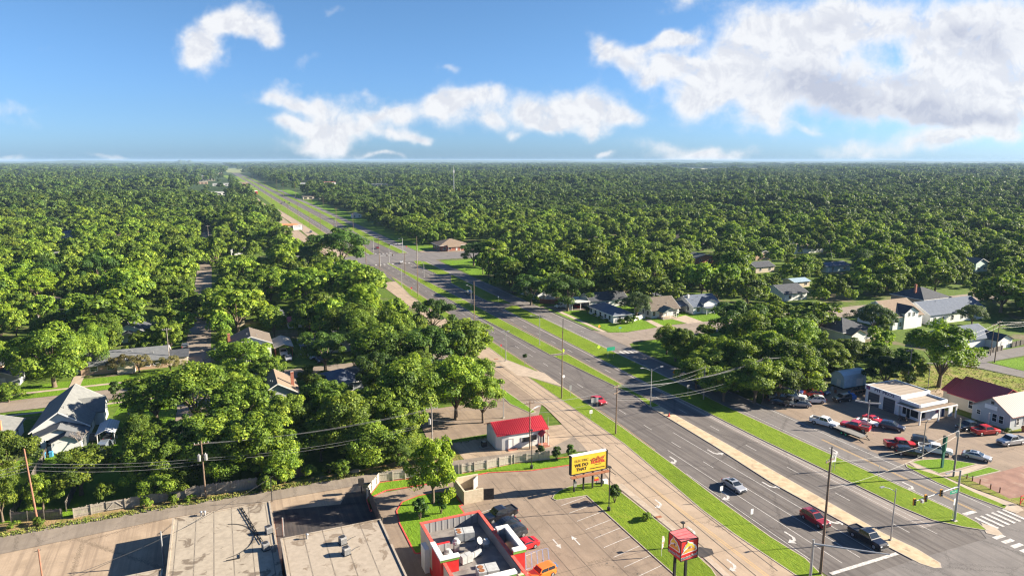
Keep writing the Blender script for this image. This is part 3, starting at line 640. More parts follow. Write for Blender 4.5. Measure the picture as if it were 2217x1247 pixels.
# ---- hero trees read off the photograph: top pixel, width, height (m), kind
HL = [
 (5,925,120,11,'n'),(165,975,150,8,'n'),(330,795,150,13,'n'),(412,788,150,14,'n'),(520,812,150,13,'n'),(618,845,120,12,'n'),
 (335,925,150,11,'n'),(440,880,180,13,'n'),(560,885,170,13,'n'),(375,1000,120,5.2,'n'),(470,985,130,5.2,'n'),(590,975,140,5.2,'n'),
 (705,812,120,12,'n'),(690,900,100,9,'n'),(755,850,130,13,'n'),(800,940,150,5.6,'n'),(860,900,110,8,'n'),
 (880,780,160,15,'n'),(820,705,150,14,'n'),(930,695,150,15,'d'),(1000,690,150,14,'n'),(985,775,150,14,'n'),(1045,800,105,12,'n'),
 (935,640,110,13,'d'),(760,660,130,13,'n'),(700,710,120,12,'d'),(665,590,130,14,'n'),(780,590,130,14,'n'),(735,530,130,14,'d'),
 (600,955,120,6.4,'n'),(1015,690,90,12,'n'),(850,830,120,13,'n'),
 (525,748,130,10,'n'),(575,765,90,9,'n'),(512,664,130,9,'n'),(390,678,76,8,'n'),
 (228,664,150,11,'n'),(12,818,56,6,'n'),(345,1035,90,3.6,'n'),
 
 (1540,750,95,10,'n'),(1600,722,115,13,'n'),(1655,705,115,14,'n'),(1720,728,115,13,'n'),(1640,765,125,12,'n'),(1570,790,110,9,'n'),
 (1735,762,120,11,'n'),(1690,790,110,9,'n'),(1510,775,80,8,'n'),
 (305,890,90,10,'n'),(300,965,90,8,'n'),
 (1898,664,92,9,'g'),(1690,652,84,10,'n'),(1775,655,100,11,'n'),(1740,672,90,10,'n'),(2175,608,110,12,'n'),(2110,655,60,8,'g'),
 (1110,575,90,12,'n'),(1200,560,120,15,'n'),(1270,545,130,15,'n'),(1350,590,110,12,'n'),(1420,610,100,11,'n'),(1065,530,80,12,'n'),(1025,532,70,11,'d'),(1150,590,90,13,'d'),(1230,600,110,13,'d'),
]
for q in HL: hero(*q)
hero(2040, 695, 152, 17, 'h', base=(2032, 838), label='very large spreading shade tree on the open grass lot')
hero(118, 698, 168, 14, 'h', base=(118, 838), label='broad oak with a thick brown trunk on the front lawn beside the driveway')
hero(262, 754, 56, 5, 'o', base=(264, 806), label='left of the two bronze tinged crape myrtles before the ranch house')
hero(302, 754, 62, 5, 'o', base=(302, 806), label='right of the two bronze tinged crape myrtles before the ranch house')
hero(368, 757, 54, 5, 'o', base=(370, 806), label='bronze tinged crape myrtle at the corner by the tall grey pole')
for px_, tp_, w_, bs_, k_ in ((1790, 742, 105, (1788, 812), 'n'), (1845, 728, 95, (1838, 806), 'n'), (1908, 745, 84, (1906, 812), 'n'), (1905, 772, 100, (1915, 842), 'd'), (1962, 764, 80, (1966, 834), 'n'), (1745, 790, 70, (1745, 822), 'd')): hero(px_, tp_, w_, 0, k_, base=bs_)
for q_ in ((1376, 626, 72, 'g', (1378, 690), 'dense round grey green tree between the blue hipped house and the porch house'), (1592, 645, 128, 'd', (1592, 748), 'broad dark tree on the corner beyond the side street'), (1528, 694, 42, 'n', (1527, 730), 'small tree beside the side street mouth before the broad dark tree'), (1456, 707, 80, 'n', (1462, 782), 'leafy tree alone at the end of the tree wall by the side street'), (1486, 735, 62, 'n', (1490, 790), 'narrower tree joined to the leafy corner tree')): hero(q_[0], q_[1], q_[2], 0, q_[3], base=q_[4], label=q_[5])
hero(936, 938, 124, 11, 'b', base=(938, 1090), label='bright yellow green tree beside the restaurant bin enclosure')
SPECIAL = {3: None}
AVOID = [(58, 117.5, 0, 1500), (-90, 58, -50, 117.5), (36, 60, 117, 146), (60, 67, 40, 330), (-14, -2.5, 140, 258), (-11, -5, 330, 385), (44, 62, 480, 1100), (113, 124, 440, 1100), (-200, 62, 178, 194), (113, 330, 177, 195),
 (113, 176, 194, 242), (113, 152, 60, 124), (150, 200, 60, 124), (176, 330, 60, 131), (20, 330, 368, 414), (113, 145, 318, 372), (113, 172, 395, 445),
 (-52, -22, 148, 180), (202, 262, 126, 174), (-46, 2, 119, 121.5), (58, 113, 1500, 6500), (116, 122, 122, 128)]
rgh = random.Random(77)
PEEK = []
for _ in range(400):
    x, y = rgh.uniform(-330, 560), rgh.uniform(270, 680)
    if len(PEEK) >= 34: break
    p_ = proj(x, y, 3)
    if 20 < x < 150 or -20 < x < 5 or not (20 < p_[0] < 2200) or any(abs(x - a) < 40 and abs(y - b_) < 45 for a, b_ in PEEK): continue
    PEEK.append((x, y)); AVOID.append((x - 7, x + 7, y - 15 - y * .015, y + 8))
# clear lines of sight the photograph shows: pixel box and how far away the thing behind it stands
VIEW = [(0,862,272,1010,150),(515,700,622,788,222),(640,715,690,785,215),(225,722,372,800,200),(275,650,350,705,260),(0,655,130,740,215),(0,735,40,815,185),(395,640,462,830,215),(0,838,330,872,200),(593,800,645,842,185),(718,802,760,828,185),
 (640,465,700,520,900),(588,430,640,480,900),(420,590,470,625,420),(1140,610,1260,660,300),(1225,630,1560,730,240),(1690,585,1760,655,320),(1800,685,1880,735,270),
 (1935,655,2195,768,280),(1905,520,2000,600,0),(1720,520,1790,550,420),(1505,545,1545,572,420),(1640,565,1690,590,420),(2105,560,2145,590,400),(1785,560,1850,592,380),
 (1060,878,1250,1000,160),(925,520,1000,548,450),(820,600,860,650,320),(1455,690,1530,745,210),(388,458,418,470,620),(132,486,160,515,520),(430,488,455,512,560),(500,536,536,552,380),
 (1690,808,1880,890,160),(1880,820,2217,960,200),(430,610,445,615,300),(180,365,190,378,3000),(605,640,634,668,270),(1808,800,1880,858,172)]
def bx_of(x, y, r, h):
    a = proj(x, y, h); b = proj(x, y, h * .18); w = r * F / a[2]
    hh = b[1] - a[1]
    return (a[0] - w * .72, a[1] + hh * .12, a[0] + w * .72, b[1] - hh * .1, a[2])
def blocked(x, y, r, h):
    for x0, x1, y0, y1 in AVOID:
        if x0 - r * .45 < x < x1 + r * .45 and y0 - r * .45 < y < y1 + r * .45: return True
    a = bx_of(x, y, r, h)
    for x0, y0, x1, y1, D in VIEW:
        if a[4] < D and a[2] > x0 and a[0] < x1 and a[3] > y0 and a[1] < y1: return True
    return False
rg = random.Random(21)
GRID = {}
def near_ok(x, y, r, k=.78):
    i, j = int(x // 14), int(y // 14)
    for a in (i - 1, i, i + 1):
        for b in (j - 1, j, j + 1):
            for (u, v, q) in GRID.get((a, b), ()):
                if (u - x) ** 2 + (v - y) ** 2 < (k * (q + r)) ** 2: return False
    return True
def addg(x, y, r): GRID.setdefault((int(x // 14), int(y // 14)), []).append((x, y, r))
for t in TREES: addg(t[0], t[1], t[2])
scat = []
def in_wedge(x, y, slack=1.12, lim=1e9):
    px, py, zc = proj(x, y, 6)
    return zc > 40 and abs(px - CX) < CX * slack + 60 and zc < lim
N0 = 0
for _ in range(60000):
    x = rg.uniform(-620, 800); y = rg.uniform(60, 760)
    if not in_wedge(x, y, 1.32, 640): continue
    r = (rg.choice((6.0, 6.8, 7.6, 8.4)) if _ < 9000 else rg.choice((2.8, 3.6, 4.4, 5.2, 6.0))) * rg.uniform(.9, 1.1); h = 4.5 + r * rg.uniform(1.0, 1.6)
    if y > 300 and math.sin(x * .021 + 1.3) * math.sin(y * .017 + x * .006) > .86: continue
    if x < 60 and y < 330: h *= .95
    if blocked(x, y, r, h):
        r = rg.uniform(2.0, 3.2); h = r * rg.uniform(1.6, 2.3)
        if blocked(x, y, r, h): continue
    if not near_ok(x, y, r, .60 if _ > 9000 else .72): continue
    addg(x, y, r); scat.append([x, y, r, h, 'n', None])
for x, y, r, h in ((120.5,250.5,4.6,13),(118.8,276,5.2,14),(119.4,284,5.6,15),(120,293,5.4,14),(119,302,5.6,15),(119.6,311,5.0,13),(120.4,258,4.4,13),(119,267,4.8,14),(120,320,4.6,12),(-15.5,222,4.6,10),(-16,238,5,11),(-1.5,230,4.6,10),(-1,246,5,11),(14,228,5,10),(24,222,5.6,12),(34,226,6,13),(43,232,6,13),(31,240,5,12),(40,214,6,13),(36,200,6,13),(45,190,6,13),(46,205,5,12),(118.4,163,4.0,9),(118.4,155,4.4,10.5),(118.6,147,4.6,11),(118.8,139.5,4.4,10.5),(119.4,132,3.8,9),(127,455,6,12),(128,468,6,12),(127,482,6,13),(129,497,6,12),(128,513,6,13),(130,530,6,12),(131,548,6,12),(130,566,6,12)):
    TREES.append([x, y, r, h, 'n', None]); addg(x, y, r); TREES[-1].append(proj(x, y, h * .6)[2])
# low undergrowth trees closing the wall beside the service road and the board fence
for px, py, w, h, k in ((1545,860,60,4,'n'),(1600,850,70,5,'n'),(1650,838,60,5,'n'),(1705,838,70,5,'d'),(1760,815,60,5,'d'),(1800,800,60,6,'d')):
    hero(px, py - 45, w, h, k)
for t in scat:
    if t[1] < 400 and rg.random() < .10: t[4] = rg.choice('dgd')
    elif t[1] < 400 and rg.random() < .05: t[4] = 'b'
for t in TREES + scat:
    if len(t) < 7: t.append(proj(t[0], t[1], t[3] * .6)[2])
ALLT = sorted([t for t in TREES] + scat, key=lambda t: t[6])
HS = set(id(t) for t in TREES)
IND = sorted([t for t in ALLT if in_wedge(t[0], t[1], 1.06)], key=lambda t: (0 if id(t) in HS else 1, -(t[2] * t[3]) / t[6] ** 2))[:296]
ids = set(id(t) for t in IND)
REST = [t for t in ALLT if id(t) not in ids]
LANDMARK = [('the red roofed shop', 52, 122), ('the grey roofed house by the residential street', -31, 160), ('the white two storey house', 6, 208), ('the long low ranch house', -24, 205), ('the tyre workshop', 141, 104), ('the curved roof shed', 143, 121),
 ('the blue hipped house', 128, 211), ('the brown roofed porch house', 147, 210), ('the blue grey roofed house with a dormer', 165, 209), ('the white dormer house', 212, 165), ('the long blue roofed house', 236, 160), ('the pale carport', 125, 232),
 ('the board fence gates', -17, 121), ('the pole with two transformers', -5, 120), ('the side street mouth', 116, 178), ('the median lamp with two arms', 89, 128), ('the billboard', 55, 98), ('the second junction', 95, 395), ('the brick hipped building', 135, 415),
 ('the small brown gable roof', 9, 180), ('the narrow street', -8, 230), ('the tan brick house', -55, 235), ('the white gabled cottage', -26, 255), ('the grey house with the red metal roof', 158, 92), ('the tall pole beside the left tree belt', 78, 217), ('the fenced white trailer', 121, 262)]
ORD = ['', 'second ', 'third ', 'fourth ', 'fifth ', 'sixth ', 'seventh ', 'eighth ', 'ninth ', 'tenth ', 'eleventh ', 'twelfth ']
rank = {}
KW = {'h': 'mid green', 'n': 'mid green', 'b': 'bright green', 'd': 'dark green', 'g': 'grey green', 'o': 'bronze tinged'}
def place_tree(i, t):
    x, y, r, h, k, label, zc = t
    lab = label
    if lab is None:
        best = min(LANDMARK, key=lambda L: (L[1] - x) ** 2 + (L[2] - y) ** 2)
        n = rank.get(best[0], 0); rank[best[0]] = n + 1
        size = 'small' if h < 7 else ('broad' if r > 6.3 else ('tall' if h > 12.5 else 'rounded'))
        if n < 12 and zc < 330: lab = f'{size} {KW[k]} tree, {ORD[n]}nearest to {best[0]}'
        else: lab = None
    rr_ = random.Random(int(x * 13 + y * 7))
    far = zc > 215
    if k == 'n': me = (MIDL if far else NEAR)[rr_.randrange(5 if far else 6)]
    else: me = KINDS_[k][0]
    side = 'the highway' if x > 117 else 'the left tree belt'
    if lab is None:
        lab = {'h': 'leafy green tree', 'd': 'dark green tree', 'g': 'grey green tree', 'b': 'bright green tree', 'o': 'bronze tinged tree', 'n': 'leafy green tree'}[k] + (' in the unbroken canopy beyond the highway' if x > 100 else ' in the unbroken canopy on the near side of the highway')
    o = thing('shade_tree', lab, 'tree', (x, y, 0), rr_.uniform(0, 6.28), 'trees over the town')
    sx = r / 6.5; sz = max(h / 13.0, sx * .72)
    c = bpy.data.objects.new('crown', me); COL.objects.link(c); c.parent = o
    tr_ = bpy.data.objects.new('trunk', TRK[rr_.randrange(3)]); COL.objects.link(tr_); tr_.parent = o
    low = label is not None and ('oak' in label or 'yellow green' in label)
    if h < 8: c.location.z = -1.6 * sz
    if low: c.location.z = -2.0 * sz; sz *= 1.14
    c.scale = (sx * rr_.uniform(.93, 1.08), sx * rr_.uniform(.93, 1.08), sz); tr_.scale = (sx, sx, sz)
# nearest-first ordering by landmark distance so that the ordinals are true
bylm = {}
for t in IND:
    if t[5] is None:
        L = min(LANDMARK, key=lambda L: (L[1] - t[0]) ** 2 + (L[2] - t[1]) ** 2)
        bylm.setdefault(L[0], []).append(((L[1] - t[0]) ** 2 + (L[2] - t[1]) ** 2, id(t), t))
order = []
for L, v in bylm.items(): order += [q[2] for q in sorted(v, key=lambda q: q[:2])]
order += [t for t in IND if t[5] is not None]
for i, t in enumerate(order): place_tree(i, t)
# ---- the mass of trees beyond, one object per distance band, drawn as instances of the same crowns
def scatter_object(name, pts, protos, label):
    """pts: list of (x, y, z, sx, sz, rot, idx)"""
    A = np.array(pts, dtype=np.float32)
    me = bpy.data.meshes.new(name); me.vertices.add(len(A)); me.vertices.foreach_set('co', A[:, :3].ravel())
    for nm, dat in (('scl', np.stack([A[:, 3], A[:, 3], A[:, 4]], 1)), ('rot', np.stack([A[:, 5] * 0, A[:, 5] * 0, A[:, 5]], 1))):
        a = me.attributes.new(nm, 'FLOAT_VECTOR', 'POINT'); a.data.foreach_set('vector', dat.astype(np.float32).ravel())
    a = me.attributes.new('idx', 'INT', 'POINT'); a.data.foreach_set('value', A[:, 6].astype(np.int32))
    o = bpy.data.objects.new(name, me); COL.objects.link(o)
    ng = bpy.data.node_groups.new(name + '_nodes', 'GeometryNodeTree')
    ng.interface.new_socket('Geometry', in_out='INPUT', socket_type='NodeSocketGeometry'); ng.interface.new_socket('Geometry', in_out='OUTPUT', socket_type='NodeSocketGeometry')
    gi = ng.nodes.new('NodeGroupInput'); go = ng.nodes.new('NodeGroupOutput')
    ip = ng.nodes.new('GeometryNodeInstanceOnPoints'); jn = ng.nodes.new('GeometryNodeJoinGeometry')
    for p in protos:
        oi = ng.nodes.new('GeometryNodeObjectInfo'); oi.inputs['Object'].default_value = p; oi.inputs['As Instance'].default_value = True; oi.transform_space = 'ORIGINAL'
        ng.links.new(oi.outputs['Geometry'], jn.inputs[0])
    def na(nm, typ):
        q = ng.nodes.new('GeometryNodeInputNamedAttribute'); q.data_type = typ; q.inputs['Name'].default_value = nm; return q.outputs['Attribute']
    ng.links.new(gi.outputs[0], ip.inputs['Points']); ng.links.new(jn.outputs[0], ip.inputs['Instance'])
    ip.inputs['Pick Instance'].default_value = True
    ng.links.new(na('idx', 'INT'), ip.inputs['Instance Index']); ng.links.new(na('scl', 'FLOAT_VECTOR'), ip.inputs['Scale'])
    e2r = ng.nodes.new('FunctionNodeEulerToRotation'); ng.links.new(na('rot', 'FLOAT_VECTOR'), e2r.inputs[0]); ng.links.new(e2r.outputs[0], ip.inputs['Rotation'])
    ng.links.new(ip.outputs[0], go.inputs[0])
    md = o.modifiers.new('scatter', 'NODES'); md.node_group = ng
    return tag(o, label, kind='stuff')
# crowns of real far trees serve as sources: one tree of each far level stands in the scene
def source_trees(meshes, xs):
    res = []
    for me, (x, y) in zip(meshes, xs):
        t = thing('shade_tree', 'leafy green tree in the unbroken canopy beyond the highway', 'tree', (x, y, 0), 0, 'trees over the town')
        c = bpy.data.objects.new('crown', me); COL.objects.link(c); c.parent = t; res.append(c)
        tr_ = bpy.data.objects.new('trunk', TRK[0]); COL.objects.link(tr_); tr_.parent = t
    return res
crowns_mid = {}
for o in COL.objects:
    if o.name.startswith('crown') and o.data in MIDL: crowns_mid.setdefault(o.data.name, o)
PM = list(crowns_mid.values())
def pts_of(lst, nk): return [(x, y, 0, r / 6.5, h / 13.0, rg.uniform(0, 6.28), rg.randrange(nk)) for x, y, r, h, *_ in lst]
scatter_object('woodland', pts_of(REST, len(PM)), PM, 'unbroken canopy of leafy trees across the town')
FIELDS = [(430,380,530,437,.75),(380,355,480,395,.7),(486,364,630,373,.9),(1450,364,1645,373,1),(125,392,335,398,1),(95,362,330,374,.6),(480,372,500,402,1),(620,395,860,416,.85),(400,398,500,434,.8),(1330,357,1405,362,1)]
def clear_far(x, y):
    a = proj(x, y, 3)
    if 56 < x < 116 or (y < 3000 and 46 < x < 132): return True
    for x0, y0, x1, y1, p in FIELDS:
        if x0 < a[0] < x1 and y0 < a[1] < y1 and rg.random() < p: return True
    return False
far = []
def band(d0, d1, area, r0, r1, slack=1.12):
    ang = 47 * math.pi / 180
    n = int((d1 * d1 - d0 * d0) * ang / area)
    for _ in range(n):
        d = math.sqrt(rg.uniform(d0 * d0, d1 * d1)); a = rg.uniform(-ang, ang) + YAW
        x, y = d * math.sin(a), d * math.cos(a)
        if clear_far(x, y): continue
        r = rg.uniform(r0, r1)
        if d > 900 and math.sin(x * .0061 + 2) * math.sin(y * .0043 + x * .0021 + .5) > .80: continue
        q = 1 + .35 * math.sin(x * .013) * math.sin(y * .011 + 1)
        far.append((x, y, 0, r / 6.5, r / 6.5 * rg.uniform(.7, 1.1) * q * (1 if d < 2500 else 12 / r), rg.uniform(0, 6.28), rg.randrange(4)))
band(600, 1300, 85, 4.5, 8.5); band(1300, 2600, 230, 7, 11); band(2600, 5200, 1300, 14, 24); band(5200, 9500, 6000, 26, 44)
FS = source_trees(FARL, [(-418, 760), (420, 735), (505, 690), (560, 640)])
scatter_object('distant_woods', far, FS, 'wooded country fading towards the horizon')
# ---- low hills on the horizon
HILLM = mat('hill_woods', (0.03, 0.055, 0.018), (0.06, 0.095, 0.03), .004, world_space=True)
hm = MB()
def ridge(dist, a0, a1, hgt, seed, depth=1500, n=120):
    r_ = random.Random(seed); ph = [r_.uniform(0, 6.28) for _ in range(6)]
    vs = []
    for i in range(n + 1):
        a = a0 + (a1 - a0) * i / n; q = (i / n)
        env = min(1, q * 6) * min(1, (1 - q) * 6)
        hh = hgt * env * (.62 + .2 * math.sin(q * 9 + ph[0]) + .12 * math.sin(q * 23 + ph[1]) + .06 * math.sin(q * 61 + ph[2]))
        for dd, k in ((-depth, 0), (-depth * .4, .6), (0, 1), (depth * .5, .6), (depth, 0)):
            D = dist + dd; vs.append((D * math.sin(a), D * math.cos(a), max(.0, hh * k) - .5))
    fs = [(i * 5 + j, i * 5 + j + 1, (i + 1) * 5 + j + 1, (i + 1) * 5 + j) for i in range(n) for j in range(4)]
    hm.add(vs, fs)
for dist, pa, pb, h, s in ((13000, 0, 900, 62, 1), (14500, 700, 2217, 58, 2), (16500, -100, 1300, 64, 3), (11000, 340, 440, 66, 4), (10500, 1000, 1500, 38, 5), (17000, 1000, 2400, 64, 6), (9000, -200, 560, 30, 7), (9500, 1280, 2400, 34, 8)):
    ridge(dist, YAW + math.atan((pa - CX) / F), YAW + math.atan((pb - CX) / F), h, s)
tag(hm.build('hills', HILLM, smooth=True), 'low blue hills along the horizon', kind='structure')
# ================================================================ BUILDINGS
def siding(name, c, lap=.2, k=.82):
    if name in MATS: return MATS[name]
    m, B = new_mat(name)
    pos = B.n('ShaderNodeTexCoord').outputs['Object']
    z = B.n('ShaderNodeSeparateXYZ', in_0=pos).outputs[2]
    fr = B.math('FRACT', B.math('DIVIDE', z, lap))
    ln = B.smooth(fr, 0.0, 0.15, 1, 0)
    n = B.noise(pos, 0.9, 5, 0.65)
    col = B.mix(B.math('MULTIPLY', ln, .5), c, tuple(v * k for v in c))
    col = B.mix(B.math('MULTIPLY', B.smooth(n, .5, .75), .35), col, tuple(v * .8 for v in c))
    out(B, principled(B, col, .7, .3).outputs[0]); MATS[name] = m; return m
def shingle(name, c, c2):
    if name in MATS: return MATS[name]
    m, B = new_mat(name)
    pos = B.n('ShaderNodeTexCoord').outputs['Object']
    v = B.n('ShaderNodeTexBrick'); B.t.links.new(B.vmath('MULTIPLY', pos, (1, 1, 1)), v.inputs['Vector'])
    n = B.noise(pos, 1.1, 6, 0.7); f = B.noise(B.vmath('MULTIPLY', pos, (6, 6, 6)), 2, 3, .6)
    col = B.mix(B.smooth(n, .3, .7), c, c2)
    col = B.mix(B.math('MULTIPLY', B.smooth(f, .3, .7), .3), col, tuple(q * .6 for q in c))
    out(B, principled(B, col, .9, .2).outputs[0]); MATS[name] = m; return m
def ribbed(name, c, axis=0, pitch=.35, rough=.4, metal=0.0, c2=None):
    if name in MATS: return MATS[name]
    m, B = new_mat(name)
    pos = B.n('ShaderNodeTexCoord').outputs['Object']
    q = B.n('ShaderNodeSeparateXYZ', in_0=pos).outputs[axis]
    fr = B.math('PINGPONG', B.math('DIVIDE', q, pitch), .5)
    rb = B.smooth(fr, .28, .46)
    n = B.noise(pos, .8, 5, .6)
    col = B.mix(B.math('MULTIPLY', rb, .45), c, c2 or tuple(v * .5 for v in c))
    col = B.mix(B.math('MULTIPLY', B.smooth(n, .5, .7), .25), col, tuple(v * .75 for v in c))
    b_ = B.n('ShaderNodeBump', in_Height=rb, in_Strength=.8); b_.inputs['Distance'].default_value = .04
    out(B, principled(B, col, rough, .5, metal, b_.outputs[0]).outputs[0]); MATS[name] = m; return m
def brick(name, c, c2, mortar=(.4, .36, .3)):
    if name in MATS: return MATS[name]
    m, B = new_mat(name)
    pos = B.n('ShaderNodeTexCoord').outputs['Object']
    s = B.n('ShaderNodeSeparateXYZ', in_0=pos)
    v = B.n('ShaderNodeCombineXYZ', in_0=B.math('ADD', s.outputs[0], s.outputs[1]), in_1=s.outputs[2]).outputs[0]
    bt = B.n('ShaderNodeTexBrick', in_Vector=v); bt.inputs['Scale'].default_value = 4
    bt.inputs['Color1'].default_value = (*c, 1); bt.inputs['Color2'].default_value = (*c2, 1); bt.inputs['Mortar'].default_value = (*mortar, 1); bt.inputs['Mortar Size'].default_value = .01
    out(B, principled(B, bt.outputs[0], .9, .2).outputs[0]); MATS[name] = m; return m
def wall_m(name, c): return mat(name, tuple(v * .92 for v in c), c, .7, rough=.75, c3=tuple(v * .8 for v in c), s3=.5)
M_WHITE = siding('white_siding', (.74, .74, .72)); M_WHITEP = wall_m('white_plaster', (.78, .76, .71)); M_CREAM = wall_m('cream_wall', (.62, .53, .38))
M_GREY = siding('grey_siding', (.42, .44, .45)); M_TANB = brick('tan_brick', (.42, .27, .18), (.50, .34, .23)); M_REDB = brick('red_brick', (.36, .11, .07), (.42, .15, .09))
M_BEIGE = siding('beige_siding', (.55, .47, .36)); M_CYAN = siding('pale_green_siding', (.55, .68, .64)); M_TRIM = mat('white_trim', (.74, .73, .70), (.80, .79, .76), 2)
M_GLASS, _B = new_mat('window_glass'); out(_B, principled(_B, (.018, .024, .032), .08, .6).outputs[0])
M_DARK = mat('dark_metal', (.02, .02, .022), (.04, .04, .042), 3, rough=.5); M_GALV = mat('galvanised_steel', (.42, .42, .42), (.52, .52, .52), 2, rough=.45, metal=.6)
M_STEELW = mat('white_metal', (.38, .38, .37), (.48, .48, .46), 2, rough=.4); M_CONCW = mat('concrete_block', (.42, .38, .32), (.50, .46, .39), 1.5, c3=(.34, .30, .25), s3=.5)
S_CHAR = shingle('charcoal_shingles', (.055, .06, .07), (.09, .095, .105)); S_GREY = shingle('grey_shingles', (.13, .138, .145), (.18, .185, .19)); S_LGREY = shingle('light_grey_shingles', (.17, .175, .168), (.23, .232, .22))
S_BROWN = shingle('brown_shingles', (.13, .105, .085), (.18, .15, .12)); S_BLUE = shingle('blue_grey_shingles', (.10, .12, .16), (.14, .165, .21)); S_TAN = shingle('tan_shingles', (.21, .155, .11), (.27, .205, .15)); S_GREEN = shingle('green_grey_shingles', (.12, .16, .15), (.17, .21, .19))
R_RED = ribbed('red_metal_roof', (.52, .035, .045), 0, .42, .35, c2=(.30, .012, .02)); R_REDY = ribbed('red_metal_roof_weathered', (.42, .05, .055), 1, .4, .5, c2=(.26, .025, .03)); R_PINK = ribbed('faded_red_metal_roof', (.19, .078, .066), 0, .55, .6, c2=(.15, .02, .02))
R_WHITEM = ribbed('pale_metal_roof', (.55, .57, .58), 0, .4, .35); R_BLUEM = ribbed('blue_metal_roof', (.34, .45, .52), 0, .4, .35)
class Bld:
    def __init__(s, name, label, cat, x, y, group=None, rz=0.0):
        s.o = thing(name, label, cat, (x, y, 0), rz, group); s.x = x; s.y = y
    def part(s, name, mb, m, parent=None, smooth=False, label=None):
        o = mb.build(name, m, parent or s.o, smooth=smooth)
        if label: o['label'] = label
        return o
def L0(mb, b):
    if len(mb.f) > 4: mb.closed = True
    mb.v = [(x - b.x, y - b.y, z) for x, y, z in mb.v]; return mb
def gable_roof(x0, x1, y0, y1, ze, rise, axis, ov=.45, th=.16):
    mb = MB()
    if axis == 'x': a0, a1, c0, c1 = x0 - ov, x1 + ov, y0, y1
    else: a0, a1, c0, c1 = y0 - ov, y1 + ov, x0, x1
    cm = (c0 + c1) / 2; sl_ = rise / (cm - c0)
    prof = [(c0 - ov, ze - ov * sl_), (cm, ze + rise), (c1 + ov, ze - ov * sl_)]
    P = [(c, z + th) for c, z in prof] + [(c, z) for c, z in prof[::-1]]
    vs = []
    for a in (a0, a1):
        for c, z in P: vs.append((a, c, z) if axis == 'x' else (c, a, z))
    n = 6
    fs = [(i, (i + 1) % n, n + (i + 1) % n, n + i) for i in range(n)] + [(0, 1, 4, 5), (1, 2, 3, 4), (6, 7, 10, 11), (7, 8, 9, 10)]
    mb.closed = True
    return mb.add(vs, fs)
def hip_roof(x0, x1, y0, y1, ze, rise, ov=.5, th=.16):
    x0 -= ov; x1 += ov; y0 -= ov; y1 += ov
    hw = min(x1 - x0, y1 - y0) / 2
    if x1 - x0 > y1 - y0: r = [(x0 + hw, (y0 + y1) / 2), (x1 - hw, (y0 + y1) / 2)]
    else: r = [((x0 + x1) / 2, y0 + hw), ((x0 + x1) / 2, y1 - hw)]
    vs = [(x0, y0, ze), (x1, y0, ze), (x1, y1, ze), (x0, y1, ze), (x0, y0, ze + th), (x1, y0, ze + th), (x1, y1, ze + th), (x0, y1, ze + th), (*r[0], ze + th + rise), (*r[1], ze + th + rise)]
    fs = [(0, 3, 2, 1), (0, 1, 5, 4), (1, 2, 6, 5), (2, 3, 7, 6), (3, 0, 4, 7)]
    if x1 - x0 > y1 - y0: fs += [(4, 5, 9, 8), (5, 6, 9), (6, 7, 8, 9), (7, 4, 8)]
    else: fs += [(4, 5, 8), (5, 6, 9, 8), (6, 7, 9), (7, 4, 8, 9)]
    r_ = MB().add(vs, fs); r_.closed = True
    return r_
def body(x0, x1, y0, y1, h, rise=0, axis=None):
    mb = MB()
    if axis is None or rise == 0: return mb.box(x0, x1, y0, y1, 0, h)
    if axis == 'x':
        ym = (y0 + y1) / 2; P = [(y0, 0), (y1, 0), (y1, h), (ym, h + rise - .02), (y0, h)]
        vs = [(a, c, z) for a in (x0, x1) for c, z in P]
    else:
        xm = (x0 + x1) / 2; P = [(x0, 0), (x1, 0), (x1, h), (xm, h + rise - .02), (x0, h)]
        vs = [(c, a, z) for a in (y0, y1) for c, z in P]
    return mb.add(vs, [(0, 1, 2, 3, 4), (9, 8, 7, 6, 5)] + [(i, (i + 1) % 5, 5 + (i + 1) % 5, 5 + i) for i in range(5)])
def opening(b, face, u, z, w, h, plane, kind='window', fm=None, pm=None, parent=None, mull=True):
    """a framed window or door proud of its wall; face S N W E; u = position along the wall"""
    fm = fm or M_TRIM; pm = pm or M_GLASS
    d = {'S': -1, 'W': -1, 'N': 1, 'E': 1}[face]; t = .07
    fr = MB(); pn = MB()
    def bx(mb, u0, u1, z0, z1, o0, o1):
        a, c = sorted((plane + d * o0, plane + d * o1))
        if face in 'SN': mb.box(u0, u1, a, c, z0, z1)
        else: mb.box(a, c, u0, u1, z0, z1)
    f = .09
    bx(fr, u - w / 2 - f, u - w / 2, z - f, z + h + f, .002, t); bx(fr, u + w / 2, u + w / 2 + f, z - f, z + h + f, .002, t)
    bx(fr, u - w / 2, u + w / 2, z + h, z + h + f, .002, t)
    if kind == 'window':
        bx(fr, u - w / 2, u + w / 2, z - f, z, .002, t + .03)
        if mull: bx(fr, u - w / 2, u + w / 2, z + h / 2 - .03, z + h / 2 + .03, .03, t - .01)
    bx(pn, u - w / 2, u + w / 2, z, z + h, .003, .03)
    o = b.part(kind, L0(fr, b), fm, parent); q = L0(pn, b).build('pane' if kind == 'window' else 'door_leaf', pm, o)
    return o
def chimney(b, x, y, z0, z1, m=None, w=.7, parent=None):
    mb = MB().box(x - w / 2, x + w / 2, y - w / 2, y + w / 2, z0, z1).box(x - w / 2 - .06, x + w / 2 + .06, y - w / 2 - .06, y + w / 2 + .06, z1 - .25, z1 - .1)
    return b.part('chimney', L0(mb, b), m or M_REDB, parent)
